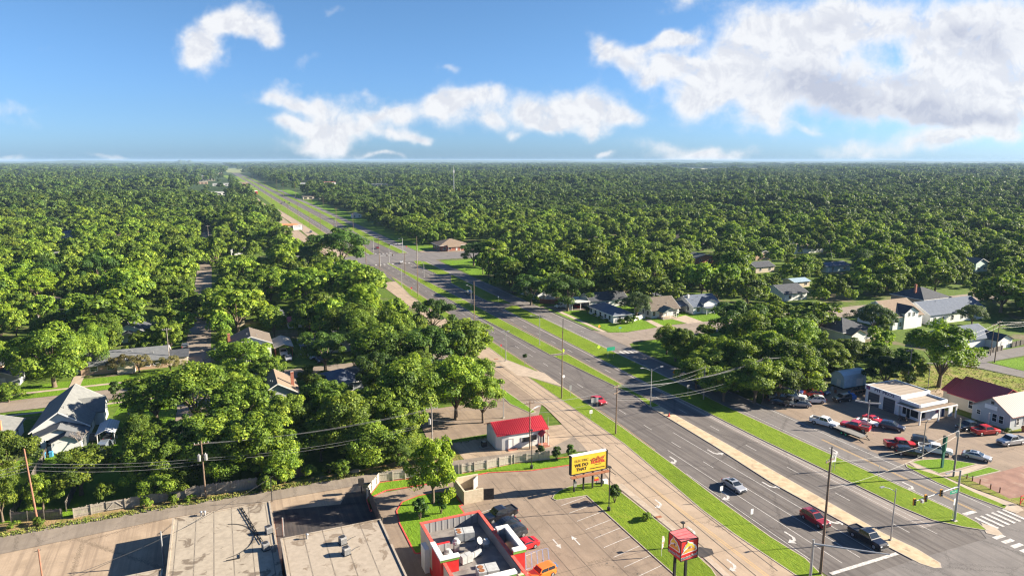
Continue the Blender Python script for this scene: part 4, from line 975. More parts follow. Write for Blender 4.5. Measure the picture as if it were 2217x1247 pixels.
def house(name, label, x0, x1, y0, y1, h=2.8, rise=2.0, roof='gable', axis='x', wm=None, rm=None, win=(), door=None, ch=None, cat='house', ov=.45, vents=True, group=None, chm=None):
    b = Bld(name, label, cat, (x0 + x1) / 2, (y0 + y1) / 2, group)
    wm = wm or M_WHITE; rm = rm or S_CHAR
    b.part('wall', L0(body(x0, x1, y0, y1, h, rise if roof == 'gable' else 0, axis if roof == 'gable' else None), b), wm)
    r = gable_roof(x0, x1, y0, y1, h, rise, axis, ov) if roof == 'gable' else hip_roof(x0, x1, y0, y1, h, rise, ov)
    b.roof = b.part('roof', L0(r, b), rm)
    fas = MB()
    if roof == 'gable':
        cm_, lo_, hi_ = ((y0 + y1) / 2, y0, y1) if axis == 'x' else ((x0 + x1) / 2, x0, x1)
        sl_ = rise / (cm_ - lo_)
        for a in ((x0 - ov - .03, x1 + ov + .03) if axis == 'x' else (y0 - ov - .03, y1 + ov + .03)):
            for c0, c1 in ((lo_ - ov, cm_), (hi_ + ov, cm_)):
                p0, p1 = ((a, c0, h - ov * sl_ + .04), (a, c1, h + rise + .04)) if axis == 'x' else ((c0, a, h - ov * sl_ + .04), (c1, a, h + rise + .04))
                fas.bar(p0, p1, .05, .22)
    else:
        for q in (((x0 - ov, y0 - ov - .03), (x1 + ov, y0 - ov - .03)), ((x0 - ov - .03, y0 - ov), (x0 - ov - .03, y1 + ov)), ((x1 + ov + .03, y0 - ov), (x1 + ov + .03, y1 + ov))):
            fas.bar((*q[0], h + .06), (*q[1], h + .06), .05, .18)
    b.part('fascia', L0(fas, b), M_TRIM)
    for w_ in win:
        face, u, z, ww, hh = w_[:5]
        pl = {'S': y0, 'N': y1, 'W': x0, 'E': x1}[face]
        opening(b, face, u, z, ww, hh, pl)
    if door: opening(b, door[0], door[1], 0.15, 1.0, 2.05, {'S': y0, 'N': y1, 'W': x0, 'E': x1}[door[0]], 'door', pm=M_TRIM if len(door) < 3 else door[2])
    if ch: chimney(b, ch[0], ch[1], ch[2], ch[3], chm, parent=b.roof)
    if vents:
        vb = MB(); rg_ = random.Random(int(x0 * 7 + y0))
        for k in range(2):
            vx, vy = rg_.uniform(x0 + 1.5, x1 - 1.5), rg_.uniform(y0 + 1.2, (y0 + y1) / 2 - .8)
            if axis == 'x' and roof == 'gable': vz = h + rise * (1 - abs(vy - (y0 + y1) / 2) / ((y1 - y0) / 2))
            elif roof == 'gable': vz = h + rise * (1 - abs(vx - (x0 + x1) / 2) / ((x1 - x0) / 2))
            else: vz = h + rise * .4
            vb.cyl((vx, vy, vz - .2), (vx, vy, vz + .65), .09, n=8)
        b.part('roof_vent', L0(vb, b), M_GALV, b.roof)
    return b
def annex(b, x0, x1, y0, y1, h, rise, axis, wm, rm, ov=.35, wname='porch_wall', rname='porch_roof', roof='gable', posts=None, pw=.16):
    if wm is not None: b.part(wname, L0(body(x0, x1, y0, y1, h, rise, axis), b), wm)
    b.part(rname, L0(gable_roof(x0, x1, y0, y1, h, rise, axis, ov) if roof == 'gable' else MB().box(x0 - ov, x1 + ov, y0 - ov, y1 + ov, h, h + .18), b), rm)
    for px_, py_ in posts or (): b.part('post', L0(MB().box(px_ - pw / 2, px_ + pw / 2, py_ - pw / 2, py_ + pw / 2, 0, h), b), M_TRIM)
def W_(face, us, z=1.0, w=1.0, h=1.3): return [(face, u, z, w, h) for u in us]
# ---- left residential area
b = house('gable_house', 'large house with light grey hipped-looking gable roof behind the board fence', -37, -27.4, 157.5, 176, 3.0, 3.3, 'gable', 'y', M_WHITE, S_LGREY, W_('S', (-29.3,), 1.1, .9, 1.4) + W_('E', (161, 165, 172.5)), ov=.55)
annex(b, -32.2, -25.6, 165.2, 171.2, 3.0, 2.2, 'x', M_WHITE, S_LGREY, wname='cross_gable_wall', rname='cross_gable_roof')
annex(b, -36.4, -27.2, 153.2, 157.6, 2.5, 1.7, 'y', M_WHITE, S_GREY, wname='rear_extension', rname='extension_roof')
annex(b, -32.6, -27.8, 150.6, 153.3, 2.4, 1.15, 'y', M_WHITE, S_CHAR, wname='rear_wing', rname='wing_roof')
opening(b, 'S', -35.4, .9, 1.1, 1.4, 153.2); opening(b, 'S', -33.5, .9, .9, 1.3, 153.2)
for i in range(5): b.part('step', L0(MB().box(-27.2, -25.8, 157 - i * .35, 157.35 - i * .35, 0, 1.0 - i * .2), b), WALK)
b = house('gable_house', 'pale grey roofed house with an orange brick chimney at the edge of town', -54, -40.5, 154, 166.5, 2.8, 2.2, 'gable', 'y', M_WHITE, S_LGREY, W_('E', (156, 159, 162)), ch=(-42.6, 159, 3.0, 5.4), chm=brick('orange_brick', (.5, .17, .08), (.56, .22, .11)))
b = Bld('open_carport', 'small metal gable carport sheltering a car beside the grey roofed house', 'carport', -23.6, 155.5)
b.part('carport_roof', L0(gable_roof(-25.2, -22.0, 151.8, 158.6, 2.4, .75, 'y', .2, .08), b), R_WHITEM)
for x in (-25.1, -22.1):
    for y in (152, 155, 158.4): b.part('post', L0(MB().box(x - .06, x + .06, y - .06, y + .06, 0, 2.45), b), M_TRIM)
b = house('brick_house', 'tan brick house with a steep dark roof and tall chimney', -66, -55, 214, 226, 3.2, 3.4, 'hip', 'x', M_TANB, S_CHAR, W_('S', (-63, -60), 1, 1.2, 1.4) + W_('E', (217, 221)), vents=False)
annex(b, -62, -57.5, 210.5, 214.2, 3.0, 2.0, 'y', M_TANB, S_CHAR, wname='front_gable_wall', rname='front_gable_roof'); chimney(b, -56.6, 213.2, 0, 6.4, M_REDB)
house('garage', 'small grey garage in front of the tan brick house', -56, -49, 203.5, 209, 2.3, 1.5, 'gable', 'y', M_GREY, S_CHAR, [], ('S', -52.5), cat='garage', vents=False)
b = house('cottage', 'white cottage with a dark porch roof deep among the trees', -33, -23, 240, 251, 3.0, 2.6, 'gable', 'y', M_CYAN, S_CHAR, W_('S', (-30, -26), 1, 1.1, 1.2))
annex(b, -31, -25, 237, 240.1, 2.6, 1.2, 'y', None, S_CHAR, posts=[(-30.8, 237.2), (-25.2, 237.2)])
b = house('ranch_house', 'long low ranch house with a dark grey roof and pale chimney', -36, -15.5, 206, 216, 2.6, 2.3, 'gable', 'x', M_TANB, S_GREY, W_('S', (-33, -29, -20.5, -18), 1, 1.6, 1.2) + W_('E', (209, 213)), ('S', -25.5), ch=(-31.4, 211.8, 3.2, 5.8), chm=M_TANB)
annex(b, -27.4, -23.2, 204, 206.4, 2.5, 1.4, 'y', M_BEIGE, S_GREY, wname='entry_wall', rname='entry_roof')
annex(b, -16, -10.4, 207, 213.5, 2.4, 1.2, 'x', M_BEIGE, S_CHAR, wname='side_wing', rname='side_wing_roof')
b = house('two_storey_house', 'white two storey house with paired windows and a brown gable roof', 1.0, 11.5, 203, 214, 5.0, 2.2, 'gable', 'y', M_WHITE, S_BROWN, W_('S', (3.2, 4.5), 3.4, .9, 1.3) + W_('S', (8.3, 9.6), 3.4, .9, 1.3) + W_('E', (206, 210), 3.4) + W_('S', (3, 9.6), 1.0, 1.1, 1.3), ('S', 6.2), ch=(.6, 209, 3.8, 7.2))
annex(b, 1.6, 10.4, 200.4, 203.2, 2.7, 1.6, 'y', None, S_GREY, posts=[(1.9, 200.6), (10.1, 200.6), (4.6, 200.6), (7.4, 200.6)])
b = Bld('open_carport', 'brown posted carport with a pale metal roof sheltering a white pickup', 'carport', 15.0, 209)
b.part('carport_roof', L0(gable_roof(12.6, 17.4, 203.6, 214.5, 3.0, .9, 'y', .3, .1), b), ribbed('tan_metal_roof', (.40, .36, .30), 1, .4, .5))
for x in (12.7, 17.3):
    for y in (203.8, 209, 214.2): b.part('post', L0(MB().box(x - .1, x + .1, y - .1, y + .1, 0, 3.05), b), mat('red_brown_timber', (.25, .07, .04), (.33, .10, .06), 3))
b = Bld('open_carport', 'flat dark carport beside the brick chimney house', 'carport', 21.8, 208)
b.part('carport_roof', L0(MB().box(19.4, 24.2, 203.5, 212.5, 2.7, 2.9), b), S_GREY)
for x in (19.6, 24): b.part('post', L0(MB().box(x - .08, x + .08, 203.6, 203.76, 0, 2.7), b), M_TRIM)
house('cottage', 'shaded house with a brick chimney beside the flat carport', 25, 34, 203, 213, 2.8, 2.0, 'gable', 'y', M_GREY, S_CHAR, W_('S', (28, 31)), ch=(25.4, 206, 2.6, 5.8))
b = house('cottage', 'small brown gable roofed house with a dark chimney under the trees', 5.5, 14.5, 161, 172.5, 3.1, 2.6, 'gable', 'y', M_GREY, S_TAN, W_('S', (8, 12)), ch=(13.6, 165, 3.4, 7.0), chm=M_REDB)
house('cottage', 'dark blue roofed house almost hidden between tree crowns', 21, 30, 164, 173, 3.0, 2.2, 'hip', 'x', M_GREY, S_BLUE, W_('S', (24, 27)), vents=False)
b = house('bungalow', 'beige roofed bungalow cut by the photo edge behind the small round tree', -68, -56.5, 186, 199, 2.7, 1.6, 'gable', 'x', M_REDB, S_TAN, W_('S', (-60, -57.8), .9, 1.4, 1.3), vents=False)
annex(b, -62, -56.6, 183.4, 186.2, 2.4, .8, 'x', None, S_GREY, posts=[(-56.8, 183.6), (-61.6, 183.6)])
house('shed', 'small shed with a bright red roof among the trees', 19.5, 24, 240, 245, 2.3, 1.0, 'gable', 'x', M_WHITE, R_RED, [], ('S', 22), cat='shed', vents=False)
house('cottage', 'dark roofed house beside the red roofed shed', 12, 19, 247, 257, 2.8, 2.0, 'gable', 'y', M_BEIGE, S_CHAR, W_('S', (15,)), vents=False)
house('shed', 'tiny tan outbuilding with a flat roof under the tall trees', 1.5, 6, 249, 254, 2.6, .5, 'gable', 'x', M_CREAM, S_TAN, [], cat='shed', vents=False)
def far_house(px, py, w, d, h, rise, wm, rm, label, axis='x', roof='gable', dx_=0, name='far_house', cat='house'):
    x, y = g(px, py)
    return house(name, label, x - w / 2 + dx_, x + w / 2 + dx_, y, y + d, h, rise, roof, axis, wm, rm, W_('S', (x - w * .25 + dx_, x + w * .25 + dx_), 1, 1.3, 1.2) if w > 7 else (), vents=False, cat=cat)
far_house(518, 552, 9, 11, 3, 2.8, M_WHITE, S_CHAR, 'blue white gable end showing beside the forked bare trunks', 'y')
far_house(403, 476, 16, 12, 5.5, 1.5, M_WHITE, S_GREY, 'white two storey house standing above the canopy', 'x')
far_house(146, 492, 16, 12, 3.2, 2, M_WHITE, S_CHAR, 'dark roofed white house in a gap of the canopy')
far_house(146, 515, 14, 12, 3, 1.6, M_GREY, S_BLUE, 'blue grey roof below the dark roofed white house', 'x', 'hip')
far_house(280, 516, 22, 12, 3, 1.6, M_WHITE, S_TAN, 'long tan roofed house half hidden in the trees')
far_house(655, 572, 10, 8, 3.2, .8, M_WHITE, M_TRIM, 'flat white roofed building beside the dark oak')
far_house(1140, 590, 10, 8, 3, 1.8, M_GREY, S_GREY, 'grey roof in deep shade beyond the fenced trailer')
# ---- right residential area
b = house('hip_house', 'low house with a blue hipped roof on the corner lawn', 124.6, 132.5, 203, 220.5, 2.7, 1.9, 'hip', 'y', M_WHITEP, S_BLUE, W_('W', (205.5, 208.5, 212, 215.5, 218.6), .9, 1.3, 1.3) + W_('S', (127, 130)), vents=False)
b = house('long_house', 'white house with a long dark navy roof behind the blue hipped house', 129.5, 146, 228, 237, 2.8, 2.3, 'gable', 'x', M_WHITE, S_CHAR, W_('S', (133, 137, 141), .9, 1.2, 1.2) + W_('W', (232.5,), 1, 1, 1.3))
b = Bld('flat_carport', 'pale flat roofed carport with a red car inside', 'carport', 124.6, 232)
b.part('carport_roof', L0(MB().box(120.8, 128.9, 226.8, 237, 2.75, 3.0), b), mat('pale_roofing', (.46, .47, .44), (.55, .55, .52), 1, c3=(.36, .36, .34), s3=.4))
b.part('side_wall', L0(MB().box(121.0, 121.15, 228, 236.8, 0, 2.75), b), M_WHITEP); b.part('back_wall', L0(MB().box(121, 128.7, 236.6, 236.8, 0, 2.75), b), M_WHITEP)
for x in (121.1, 124.7, 128.6): b.part('post', L0(MB().box(x - .09, x + .09, 227, 227.2, 0, 2.75), b), M_TRIM)
b = house('porch_house', 'white house with a brown shingle roof and a green gabled porch', 141.2, 153, 204.2, 215.5, 3.0, 3.4, 'gable', 'x', M_WHITE, S_BROWN, W_('S', (142.2, 151.4), .9, 1.1, 1.5) + W_('W', (206.5, 209.5, 213), .9, 1, 1.4))
annex(b, 143.8, 149.6, 200.6, 204.4, 2.7, 1.5, 'y', None, S_GREEN, rname='porch_roof', posts=[(144, 200.8), (149.4, 200.8), (146.7, 200.8)])
b.part('porch_gable', L0(MB().add([(143.9, 200.7, 2.7), (149.5, 200.7, 2.7), (146.7, 200.7, 4.0)], [(0, 1, 2)]), b), M_GREY); b.part('porch_floor', L0(MB().box(143.6, 149.8, 200.5, 204.2, 0, .4), b), WALK)
opening(b, 'S', 145.2, .5, 1.4, 1.8, 204.2); opening(b, 'S', 148.2, .4, 1.0, 2.0, 204.2, 'door', pm=M_TRIM)
b = Bld('open_carport', 'carport with a blue grey roof linking the two white houses', 'carport', 156, 210.5)
b.part('carport_roof', L0(gable_roof(153.6, 158.9, 207, 215, 2.7, 1.3, 'x', .2, .12), b), S_BLUE)
for x in (153.9, 158.6): b.part('post', L0(MB().box(x - .1, x + .1, 207.1, 207.3, 0, 2.7), b), M_TRIM)
b = house('dormer_house', 'white house with a blue grey roof and a front dormer', 159.3, 171.5, 204, 215.5, 2.9, 3.0, 'gable', 'x', M_WHITE, S_BLUE, W_('S', (161.5, 169), .9, 1.3, 1.4) + W_('W', (207, 211.5), .9, .9, 1.4), ch=(160.2, 208.6, 3, 6.6), chm=M_WHITEP)
annex(b, 163.4, 169.6, 203.2, 208.6, 4.0, 1.3, 'y', M_WHITE, S_BLUE, wname='dormer_wall', rname='dormer_roof'); annex(b, 163, 170.6, 201, 204.2, 2.5, .0, 'x', None, S_BLUE, roof='flat', posts=[(163.2, 201.2), (166.8, 201.2), (170.4, 201.2)], rname='porch_canopy')
house('cottage', 'dark roofed house behind the linking carport', 152, 160, 222, 231, 2.8, 2.2, 'hip', 'x', M_GREY, S_CHAR, [], vents=False)
b = house('garage', 'small dark roofed building behind a red board fence', 116.6, 122.8, 248, 255, 2.6, 1.5, 'gable', 'y', M_WHITE, S_CHAR, [('S', 119.6, 1, 1, 1)], cat='garage', vents=False)
house('cottage', 'pale gabled house at the foot of the tall dark trees', 112.8 + 4, 122, 262, 270, 3.0, 1.6, 'gable', 'y', M_WHITE, S_TAN, [('S', 119.5, 1, 1.2, 1.2)], vents=False)
# white dormer house and its neighbours
b = house('two_storey_house', 'large white house with dormers and a tan roof', 205.5, 219.5, 158, 172, 4.4, 4.2, 'gable', 'x', M_WHITE, S_TAN, W_('S', (209, 214), 1.0, 1, 1.5) + W_('W', (161, 168), 1.0, 1, 1.5) + W_('W', (163.6, 165, 166.4), 4.7, .8, 1.3), vents=False)
annex(b, 210, 216.6, 157.4, 163.5, 5.6, 2.0, 'y', M_WHITE, S_CHAR, wname='dormer_wall', rname='dormer_roof'); opening(b, 'S', 212.2, 4.4, .8, 1.2, 157.4); opening(b, 'S', 214.4, 4.4, .8, 1.2, 157.4)
b = house('long_house', 'very long white house under a slate blue roof', 223.5, 252, 158, 170, 3.6, 3.4, 'gable', 'x', M_WHITE, S_BLUE, W_('S', (226, 230, 235, 240, 246), 1.0, 1.1, 1.5) + W_('E', (164,), 4, 1, 1), vents=True)
house('cottage', 'dark hip roofed house with a brick chimney behind the slate blue roof', 247, 262, 178, 192, 3.2, 3.4, 'hip', 'x', M_TANB, S_CHAR, [], ch=(250, 184, 4, 8.2), vents=False)
b = house('long_house', 'low house with a dark blue roof in front of the long white house', 203.5, 217.5, 132.5, 144, 2.8, 2.6, 'gable', 'x', M_WHITE, S_BLUE, W_('W', (136, 140)), vents=False)
annex(b, 213.6, 220.2, 128.8, 134.5, 2.6, 1.5, 'y', M_WHITEP, S_CHAR, wname='garage_wall', rname='garage_roof'); opening(b, 'S', 216.9, .05, 3.6, 2.1, 128.8, 'door', pm=M_WHITEP)
b = house('hip_house', 'house with a dark hipped roof beyond the workshop trees', 177, 190, 153, 166, 3.0, 3.0, 'hip', 'x', M_WHITEP, S_CHAR, W_('S', (180, 186)), vents=True)
annex(b, 178, 184, 150.4, 153.2, 2.8, 1.5, 'y', M_WHITE, S_TAN, wname='front_gable_wall', rname='front_gable_roof')
far_house(1722, 650, 12, 12, 3, 2.6, M_WHITE, S_CHAR, 'white house with a charcoal roof among the right hand trees', 'x')
far_house(1736, 622, 9, 7, 2.6, 1, M_CREAM, R_BLUEM, 'cream shed with a pale blue metal roof above the charcoal roof', 'x', name='shed', cat='shed')
far_house(1815, 588, 16, 10, 3, 1.2, M_CYAN, S_BLUE, 'pale green house with a flat blue roof beside the lit lawn', 'x')
far_house(1750, 548, 24, 12, 3, 2.2, M_WHITE, S_TAN, 'long tan roofed house beyond the street pole', 'x')
far_house(1656, 590, 12, 10, 3, 2.0, M_BEIGE, S_CHAR, 'beige house with a dark roof in a canopy gap', 'x')
far_house(1526, 570, 13, 10, 3.2, 1.8, M_REDB, S_GREY, 'red brick house with white porch posts on a small lawn', 'y')
far_house(1278, 540, 18, 10, 2.6, .8, M_GREY, S_GREY, 'long grey flat roof behind the thick crowns', 'x')
far_house(2124, 588, 9, 10, 4.6, 2.0, M_CYAN, S_GREY, 'pale green gable end peeping from the far right trees', 'y')
far_house(1118, 506, 8, 6, 2.6, 1, M_WHITE, S_BLUE, 'small blue white shed far along the service road', 'y', name='shed', cat='shed') if False else None
far_house(773, 472, 9, 8, 3.2, 1.6, M_WHITE, S_BLUE, 'small blue roofed house far along the service road', 'y')
for i, (x, y) in enumerate(PEEK):
    k = i % 5
    house('far_house', ['grey roofed house', 'tan roofed house', 'pale roofed house', 'charcoal roofed house', 'brown roofed house'][k] + (' glimpsed in a canopy gap beyond the highway' if x > 100 else ' glimpsed in a canopy gap on the near side'), x - 6.5, x + 6.5, y - 4.5, y + 4.5, 3, 2.2, 'hip' if i % 3 == 0 else 'gable', 'x' if i % 2 else 'y', (M_WHITE, M_BEIGE, M_WHITE, M_TANB, M_CREAM)[k], (S_GREY, S_TAN, S_LGREY, S_CHAR, S_BROWN)[k], W_('S', (x - 3, x + 3), 1, 1.2, 1.2), vents=False, group='houses glimpsed in gaps of the canopy')
b = house('brick_building', 'red brick building with a wide tan hipped roof at the second junction', 127, 145, 413, 430, 3.4, 3.2, 'hip', 'x', M_REDB, S_TAN, W_('S', (129.5, 133, 141), .9, 1.8, 1.5) + W_('W', (417, 422, 427), .9, 1.5, 1.5), ('S', 137.4), cat='building', vents=False, ov=1.1)
annex(b, 131, 139, 409.6, 413.2, 2.9, 1.3, 'x', None, S_TAN, posts=[(131.2, 409.8), (138.8, 409.8)], rname='entrance_canopy')
# ---- far buildings along the highway
def slab(px, py, w, d, h, wm, rm, label, name='store', cat='building', dx_=0):
    x, y = g(px, py); b = Bld(name, label, cat, x + dx_, y + d / 2)
    mb = MB().box(-w / 2, w / 2, -d / 2, d / 2, 0, h); b.part('wall', mb, wm)
    b.part('roof', MB().box(-w / 2 - .3, w / 2 + .3, -d / 2 - .3, d / 2 + .3, h, h + .5), rm)
    n = max(2, int(w / 7)); wb = MB()
    for i in range(n):
        u = -w / 2 + (i + .5) * w / n; wb.box(u - w / n * .3, u + w / n * .3, -d / 2 - .06, -d / 2 + .02, .8, min(h - .6, 3))
    b.part('window', wb, M_GLASS); return b
M_PALER = mat('pale_flat_roof', (.32, .32, .31), (.40, .40, .38), .1, c3=(.40, .38, .35), s3=.05); M_TANR = mat('tan_flat_roof', (.42, .34, .26), (.5, .41, .32), .1); M_REDR = mat('red_panel', (.45, .05, .05), (.52, .08, .07), .5); M_ORNG = mat('orange_panel', (.62, .20, .07), (.70, .26, .10), .5)
b = slab(655, 496, 15, 12, 3.2, M_BEIGE, M_ORNG, 'orange roofed drive-in building beside the far frontage road', dx_=-11)
slab(470, 423, 60, 22, 4.5, M_WHITEP, M_PALER, 'long pale flat roofed store at the bend of the highway'); slab(540, 421, 26, 18, 5, M_REDR, M_WHITEP, 'small building with a red front beside the distant highway')
slab(525, 405, 24, 18, 9, M_TANB, M_TANR, 'tall tan brick store front far up the highway'); slab(490, 403, 55, 24, 5, M_WHITEP, M_PALER, 'pale roofed store left of the tan brick front'); slab(400, 421, 28, 16, 4, M_WHITEP, M_PALER, 'white low building in the left canopy gap')
slab(710, 403, 34, 24, 8, M_WHITEP, mat('dark_red_tiles', (.30, .08, .05), (.36, .12, .08), .5), 'white building with a dark red tiled roof beyond the highway'); slab(770, 408, 44, 20, 6, M_REDB, M_TANR, 'red brick block beside the red tiled building'); slab(815, 404, 50, 20, 5, M_CREAM, M_PALER, 'cream strip of shops at the edge of the far woods')
slab(655, 402, 40, 20, 5, M_GREY, M_PALER, 'grey flat roofed store right of the far highway'); slab(673, 432, 22, 16, 4, M_BEIGE, S_BROWN, 'brown roofed house by the far right verge'); slab(706, 432, 18, 14, 4, M_CREAM, S_TAN, 'tan roofed house by the far right verge'); slab(430, 399, 40, 20, 5, M_TANB, M_TANR, 'low tan building in front of the pale far stores')
for i, (px, py, w) in enumerate(((130, 369, 260), (205, 366, 330), (290, 366, 210), (430, 370, 120), (390, 375, 90), (450, 378, 110), (420, 385, 70), (600, 357, 200), (850, 355, 150), (440, 392, 60), (900, 408, 30), (960, 404, 24))):
    slab(px, py, w, 60 if w > 100 else 26, 7 if w > 100 else 5, M_BEIGE, M_PALER, ['vast white warehouse on the far left plain', 'longest white factory roof on the far left plain', 'white industrial roof behind the water tower', 'white shed row below the rising highway', 'pale stores among the far left trees', 'bright flat roofs beside the rising highway', 'pale roof beneath the sheds by the highway', 'white roofs at the foot of the horizon hills', 'faint white roofs under the mid horizon', 'pale building before the highway bend', 'small pale house at the edge of the far right canopy', 'cream roofed house beneath the tall mast'][i], 'warehouse' if w > 100 else 'store')
x, y = g(184, 376); b = Bld('water_tower', 'white water tower rising from the left woods', 'water tower', x, y)
b.part('stem', MB().cyl((0, 0, 0), (0, 0, 16), 1.6, 1.6, 12), M_STEELW); mbx = MB(); mbx.ball((0, 0, 19), 6, 6, 4.5, 14, 8); b.part('tank', mbx, M_STEELW, smooth=True)
x, y = g(983, 433); b = Bld('radio_mast', 'tall thin radio mast standing above the far canopy', 'mast', x, y); b.part('mast', MB().cyl((0, 0, 0), (0, 0, 47), .7, .35, 6), M_GALV); b.part('antenna', MB().box(-1.1, 1.1, -1.1, 1.1, 38, 42), M_STEELW)
# ---- red roofed shop
b = Bld('red_roofed_shop', 'small white shop with a ribbed red metal roof beside the alley', 'shop', 52.4, 121)
b.part('wall', L0(MB().prism([(48.2, 118.6), (49.6, 118.4), (57.4, 118.2), (57.4, 124.4), (47.4, 124.8), (47.3, 119.6)], 0, 3.35), b), M_WHITEP)
vs = [(47.0, 118.2, 3.25), (58.1, 117.9, 3.25), (58.1, 121.4, 4.9), (47.0, 121.8, 4.9), (58.1, 125.0, 3.25), (47.0, 125.4, 3.25)]
mb = MB().add(vs + [(x, y, z - .12) for x, y, z in vs], [(0, 1, 2, 3), (3, 2, 4, 5), (6, 9, 8, 7), (9, 11, 10, 8), (0, 6, 7, 1), (5, 4, 10, 11), (1, 7, 8, 2), (2, 8, 10, 4), (0, 3, 9, 6), (3, 5, 11, 9)])
rf = b.part('roof', L0(mb, b), R_RED)
b.part('gable_wall', L0(MB().add([(57.35, 118.3, 3.3), (57.35, 124.6, 3.3), (57.35, 121.4, 4.75), (47.5, 119, 3.3), (47.5, 125, 3.3), (47.5, 121.8, 4.75)], [(0, 1, 2), (3, 5, 4)]), b), M_WHITEP)
mb = MB(); [mb.bar((x, 118.05, 3.29), (x, 121.5, 4.95), .05, .07) for x in [47.1 + i * .42 for i in range(27)]]; b.part('roof_rib', L0(mb, b), R_RED, rf)
opening(b, 'S', 50.0, .1, .95, 2.05, 118.42, 'door', pm=M_TRIM, fm=M_GALV); opening(b, 'S', 53.2, 1.1, 1.7, 1.0, 118.3, mull=False); opening(b, 'S', 55.0, 1.2, 1.1, 1.1, 118.26, mull=False)
b.part('porch_roof', L0(gable_roof(55.9, 57.4, 116.6, 118.6, 2.5, .75, 'y', .15, .08), b), R_RED); b.part('porch_floor', L0(MB().box(55.8, 57.6, 116.5, 118.2, 0, .35), b), mat('red_concrete', (.35, .13, .09), (.42, .18, .12), 1))
for x in (55.95, 57.35): b.part('post', L0(MB().box(x - .05, x + .05, 116.6, 116.7, 0, 2.5), b), M_TRIM)
opening(b, 'S', 56.7, .35, .95, 2.0, 118.2, 'door', pm=M_GLASS); b.part('step', L0(MB().box(49.2, 51.2, 117.6, 118.4, 0, .22), b), MATS['red_concrete'])
b = Bld('air_conditioner', 'dark condenser unit on a pad behind the red roofed shop', 'air conditioner', 45.6, 121.6); b.part('pad', MB().box(-.9, .9, -.7, .7, 0, .12), WALK); b.part('casing', MB().box(-.5, .5, -.45, .45, .12, 1.1), M_DARK); b.part('fan_grille', MB().cyl((0, 0, 1.1), (0, 0, 1.16), .36, n=14), M_GALV)
# ---- flat roofed warehouses
def roof_mat(name, a, c, stain, seam):
    m, B = new_mat(name)
    pos = B.n('ShaderNodeTexCoord').outputs['Object']; n = B.noise(pos, .35, 6, .6, .8); f = B.noise(pos, 1.3, 5, .6)
    s = B.n('ShaderNodeSeparateXYZ', in_0=pos)
    col = B.mix(B.smooth(f, .3, .7), a, c); col = B.mix(B.math('MULTIPLY', B.smooth(n, .55, .62), .75), col, stain)
    col = B.mix(B.math('MULTIPLY', B.smooth(n, .65, .70), .7), col, a)
    ln = B.smooth(B.math('PINGPONG', B.math('DIVIDE', s.outputs[0], seam), .5), .455, .485)
    st2 = B.math('MULTIPLY', ln, B.smooth(f, .35, .6, .4, 1.0))
    col = B.mix(B.math('MULTIPLY', st2, .8), col, (.10, .085, .07))
    out(B, principled(B, col, .75, .3).outputs[0]); return m
RF1 = roof_mat('membrane_roof', (.31, .265, .205), (.39, .335, .26), (.11, .08, .055), 2.45); RF2 = roof_mat('membrane_roof_light', (.32, .27, .21), (.39, .33, .26), (.17, .125, .085), 2.6)
M_BLOCKR = mat('red_block_wall', (.35, .16, .12), (.42, .22, .17), 1.5)
def flat_building(name, label, x0, x1, y0, y1, h, rm, wm, par=.25):
    b = Bld(name, label, 'warehouse', (x0 + x1) / 2, (y0 + y1) / 2)
    b.part('wall', L0(MB().box(x0, x1, y0, y1, 0, h - .05), b), wm); b.roof = b.part('roof', L0(MB().box(x0 + .2, x1 - .2, y0 + .2, y1 - .2, h - .05, h), b), rm)
    e = MB()
    for q in ((x0 - .06, x1 + .06, y1 - .2, y1 + .06), (x0 - .06, x0 + .2, y0, y1 - .2), (x1 - .2, x1 + .06, y0, y1 - .2)): e.box(*q, h - .3, h + par)
    b.part('parapet', L0(e, b), RF2); return b
WA = flat_building('warehouse', 'flat roofed warehouse with stained seamed tan roof', -9.3, 4.4, 45, 107.6, 3.4, RF1, M_BLOCKR, .12)
flat_building('warehouse', 'flat roofed warehouse with a smooth cream roof and two cooling units', 4.9, 18.7, 45, 93.2, 4.6, RF2, M_CONCW, .14)
flat_building('warehouse', 'corner of a low pale roof at the lower edge of the photo', -18.6, -9.9, 45, 94.4, 3.1, RF2, M_STEELW, .1)
def ac_unit(x, y, z, label, s=1.0, rz=.3):
    b = Bld('cooling_unit', label, 'air conditioner', x, y, 'rooftop cooling units', rz); b.o.location.z = z
    b.part('stand', MB().box(-.5 * s, .5 * s, -.5 * s, .5 * s, 0, .12), M_DARK)
    mb = MB().box(-.42 * s, .42 * s, -.42 * s, .42 * s, .12, 1.05 * s); b.part('casing', mb, M_GALV)
    g_ = MB(); [g_.box(-.43 * s, .43 * s, -.43 * s, .43 * s, .2 + i * .13, .25 + i * .13) for i in range(5)]; b.part('louvre', g_, M_DARK)
    b.part('fan', MB().cyl((0, 0, 1.05 * s), (0, 0, 1.1 * s), .36 * s, n=14), M_DARK)
    pp = MB().tube([(.4 * s, 0, .3), (1.0, .2, .08), (1.6, .5, .06), (2.2, .5, .06)], .035); b.part('pipe', pp, M_DARK)
for q in ((3.6, 97.9, 3.4, 'tallest cooling unit at the roof edge of the stained warehouse'), (2.9, 93.5, 3.4, 'lower cooling unit on the stained warehouse roof'), (12.6, 88.8, 4.6, 'grey cooling unit beside the pink stain on the cream roof'), (12.6, 86.0, 4.6, 'cooling unit nearest the camera on the cream roof')): ac_unit(*q)
b = Bld('roof_duct', 'ladder of small blocks and cable along the warehouse roof', 'duct', 0, 100); mb = MB()
for i in range(9): mb.box(.0 + i * .24, .5 + i * .24, 6.6 - i * 1.25, 6.75 - i * 1.25, 3.4, 3.62)
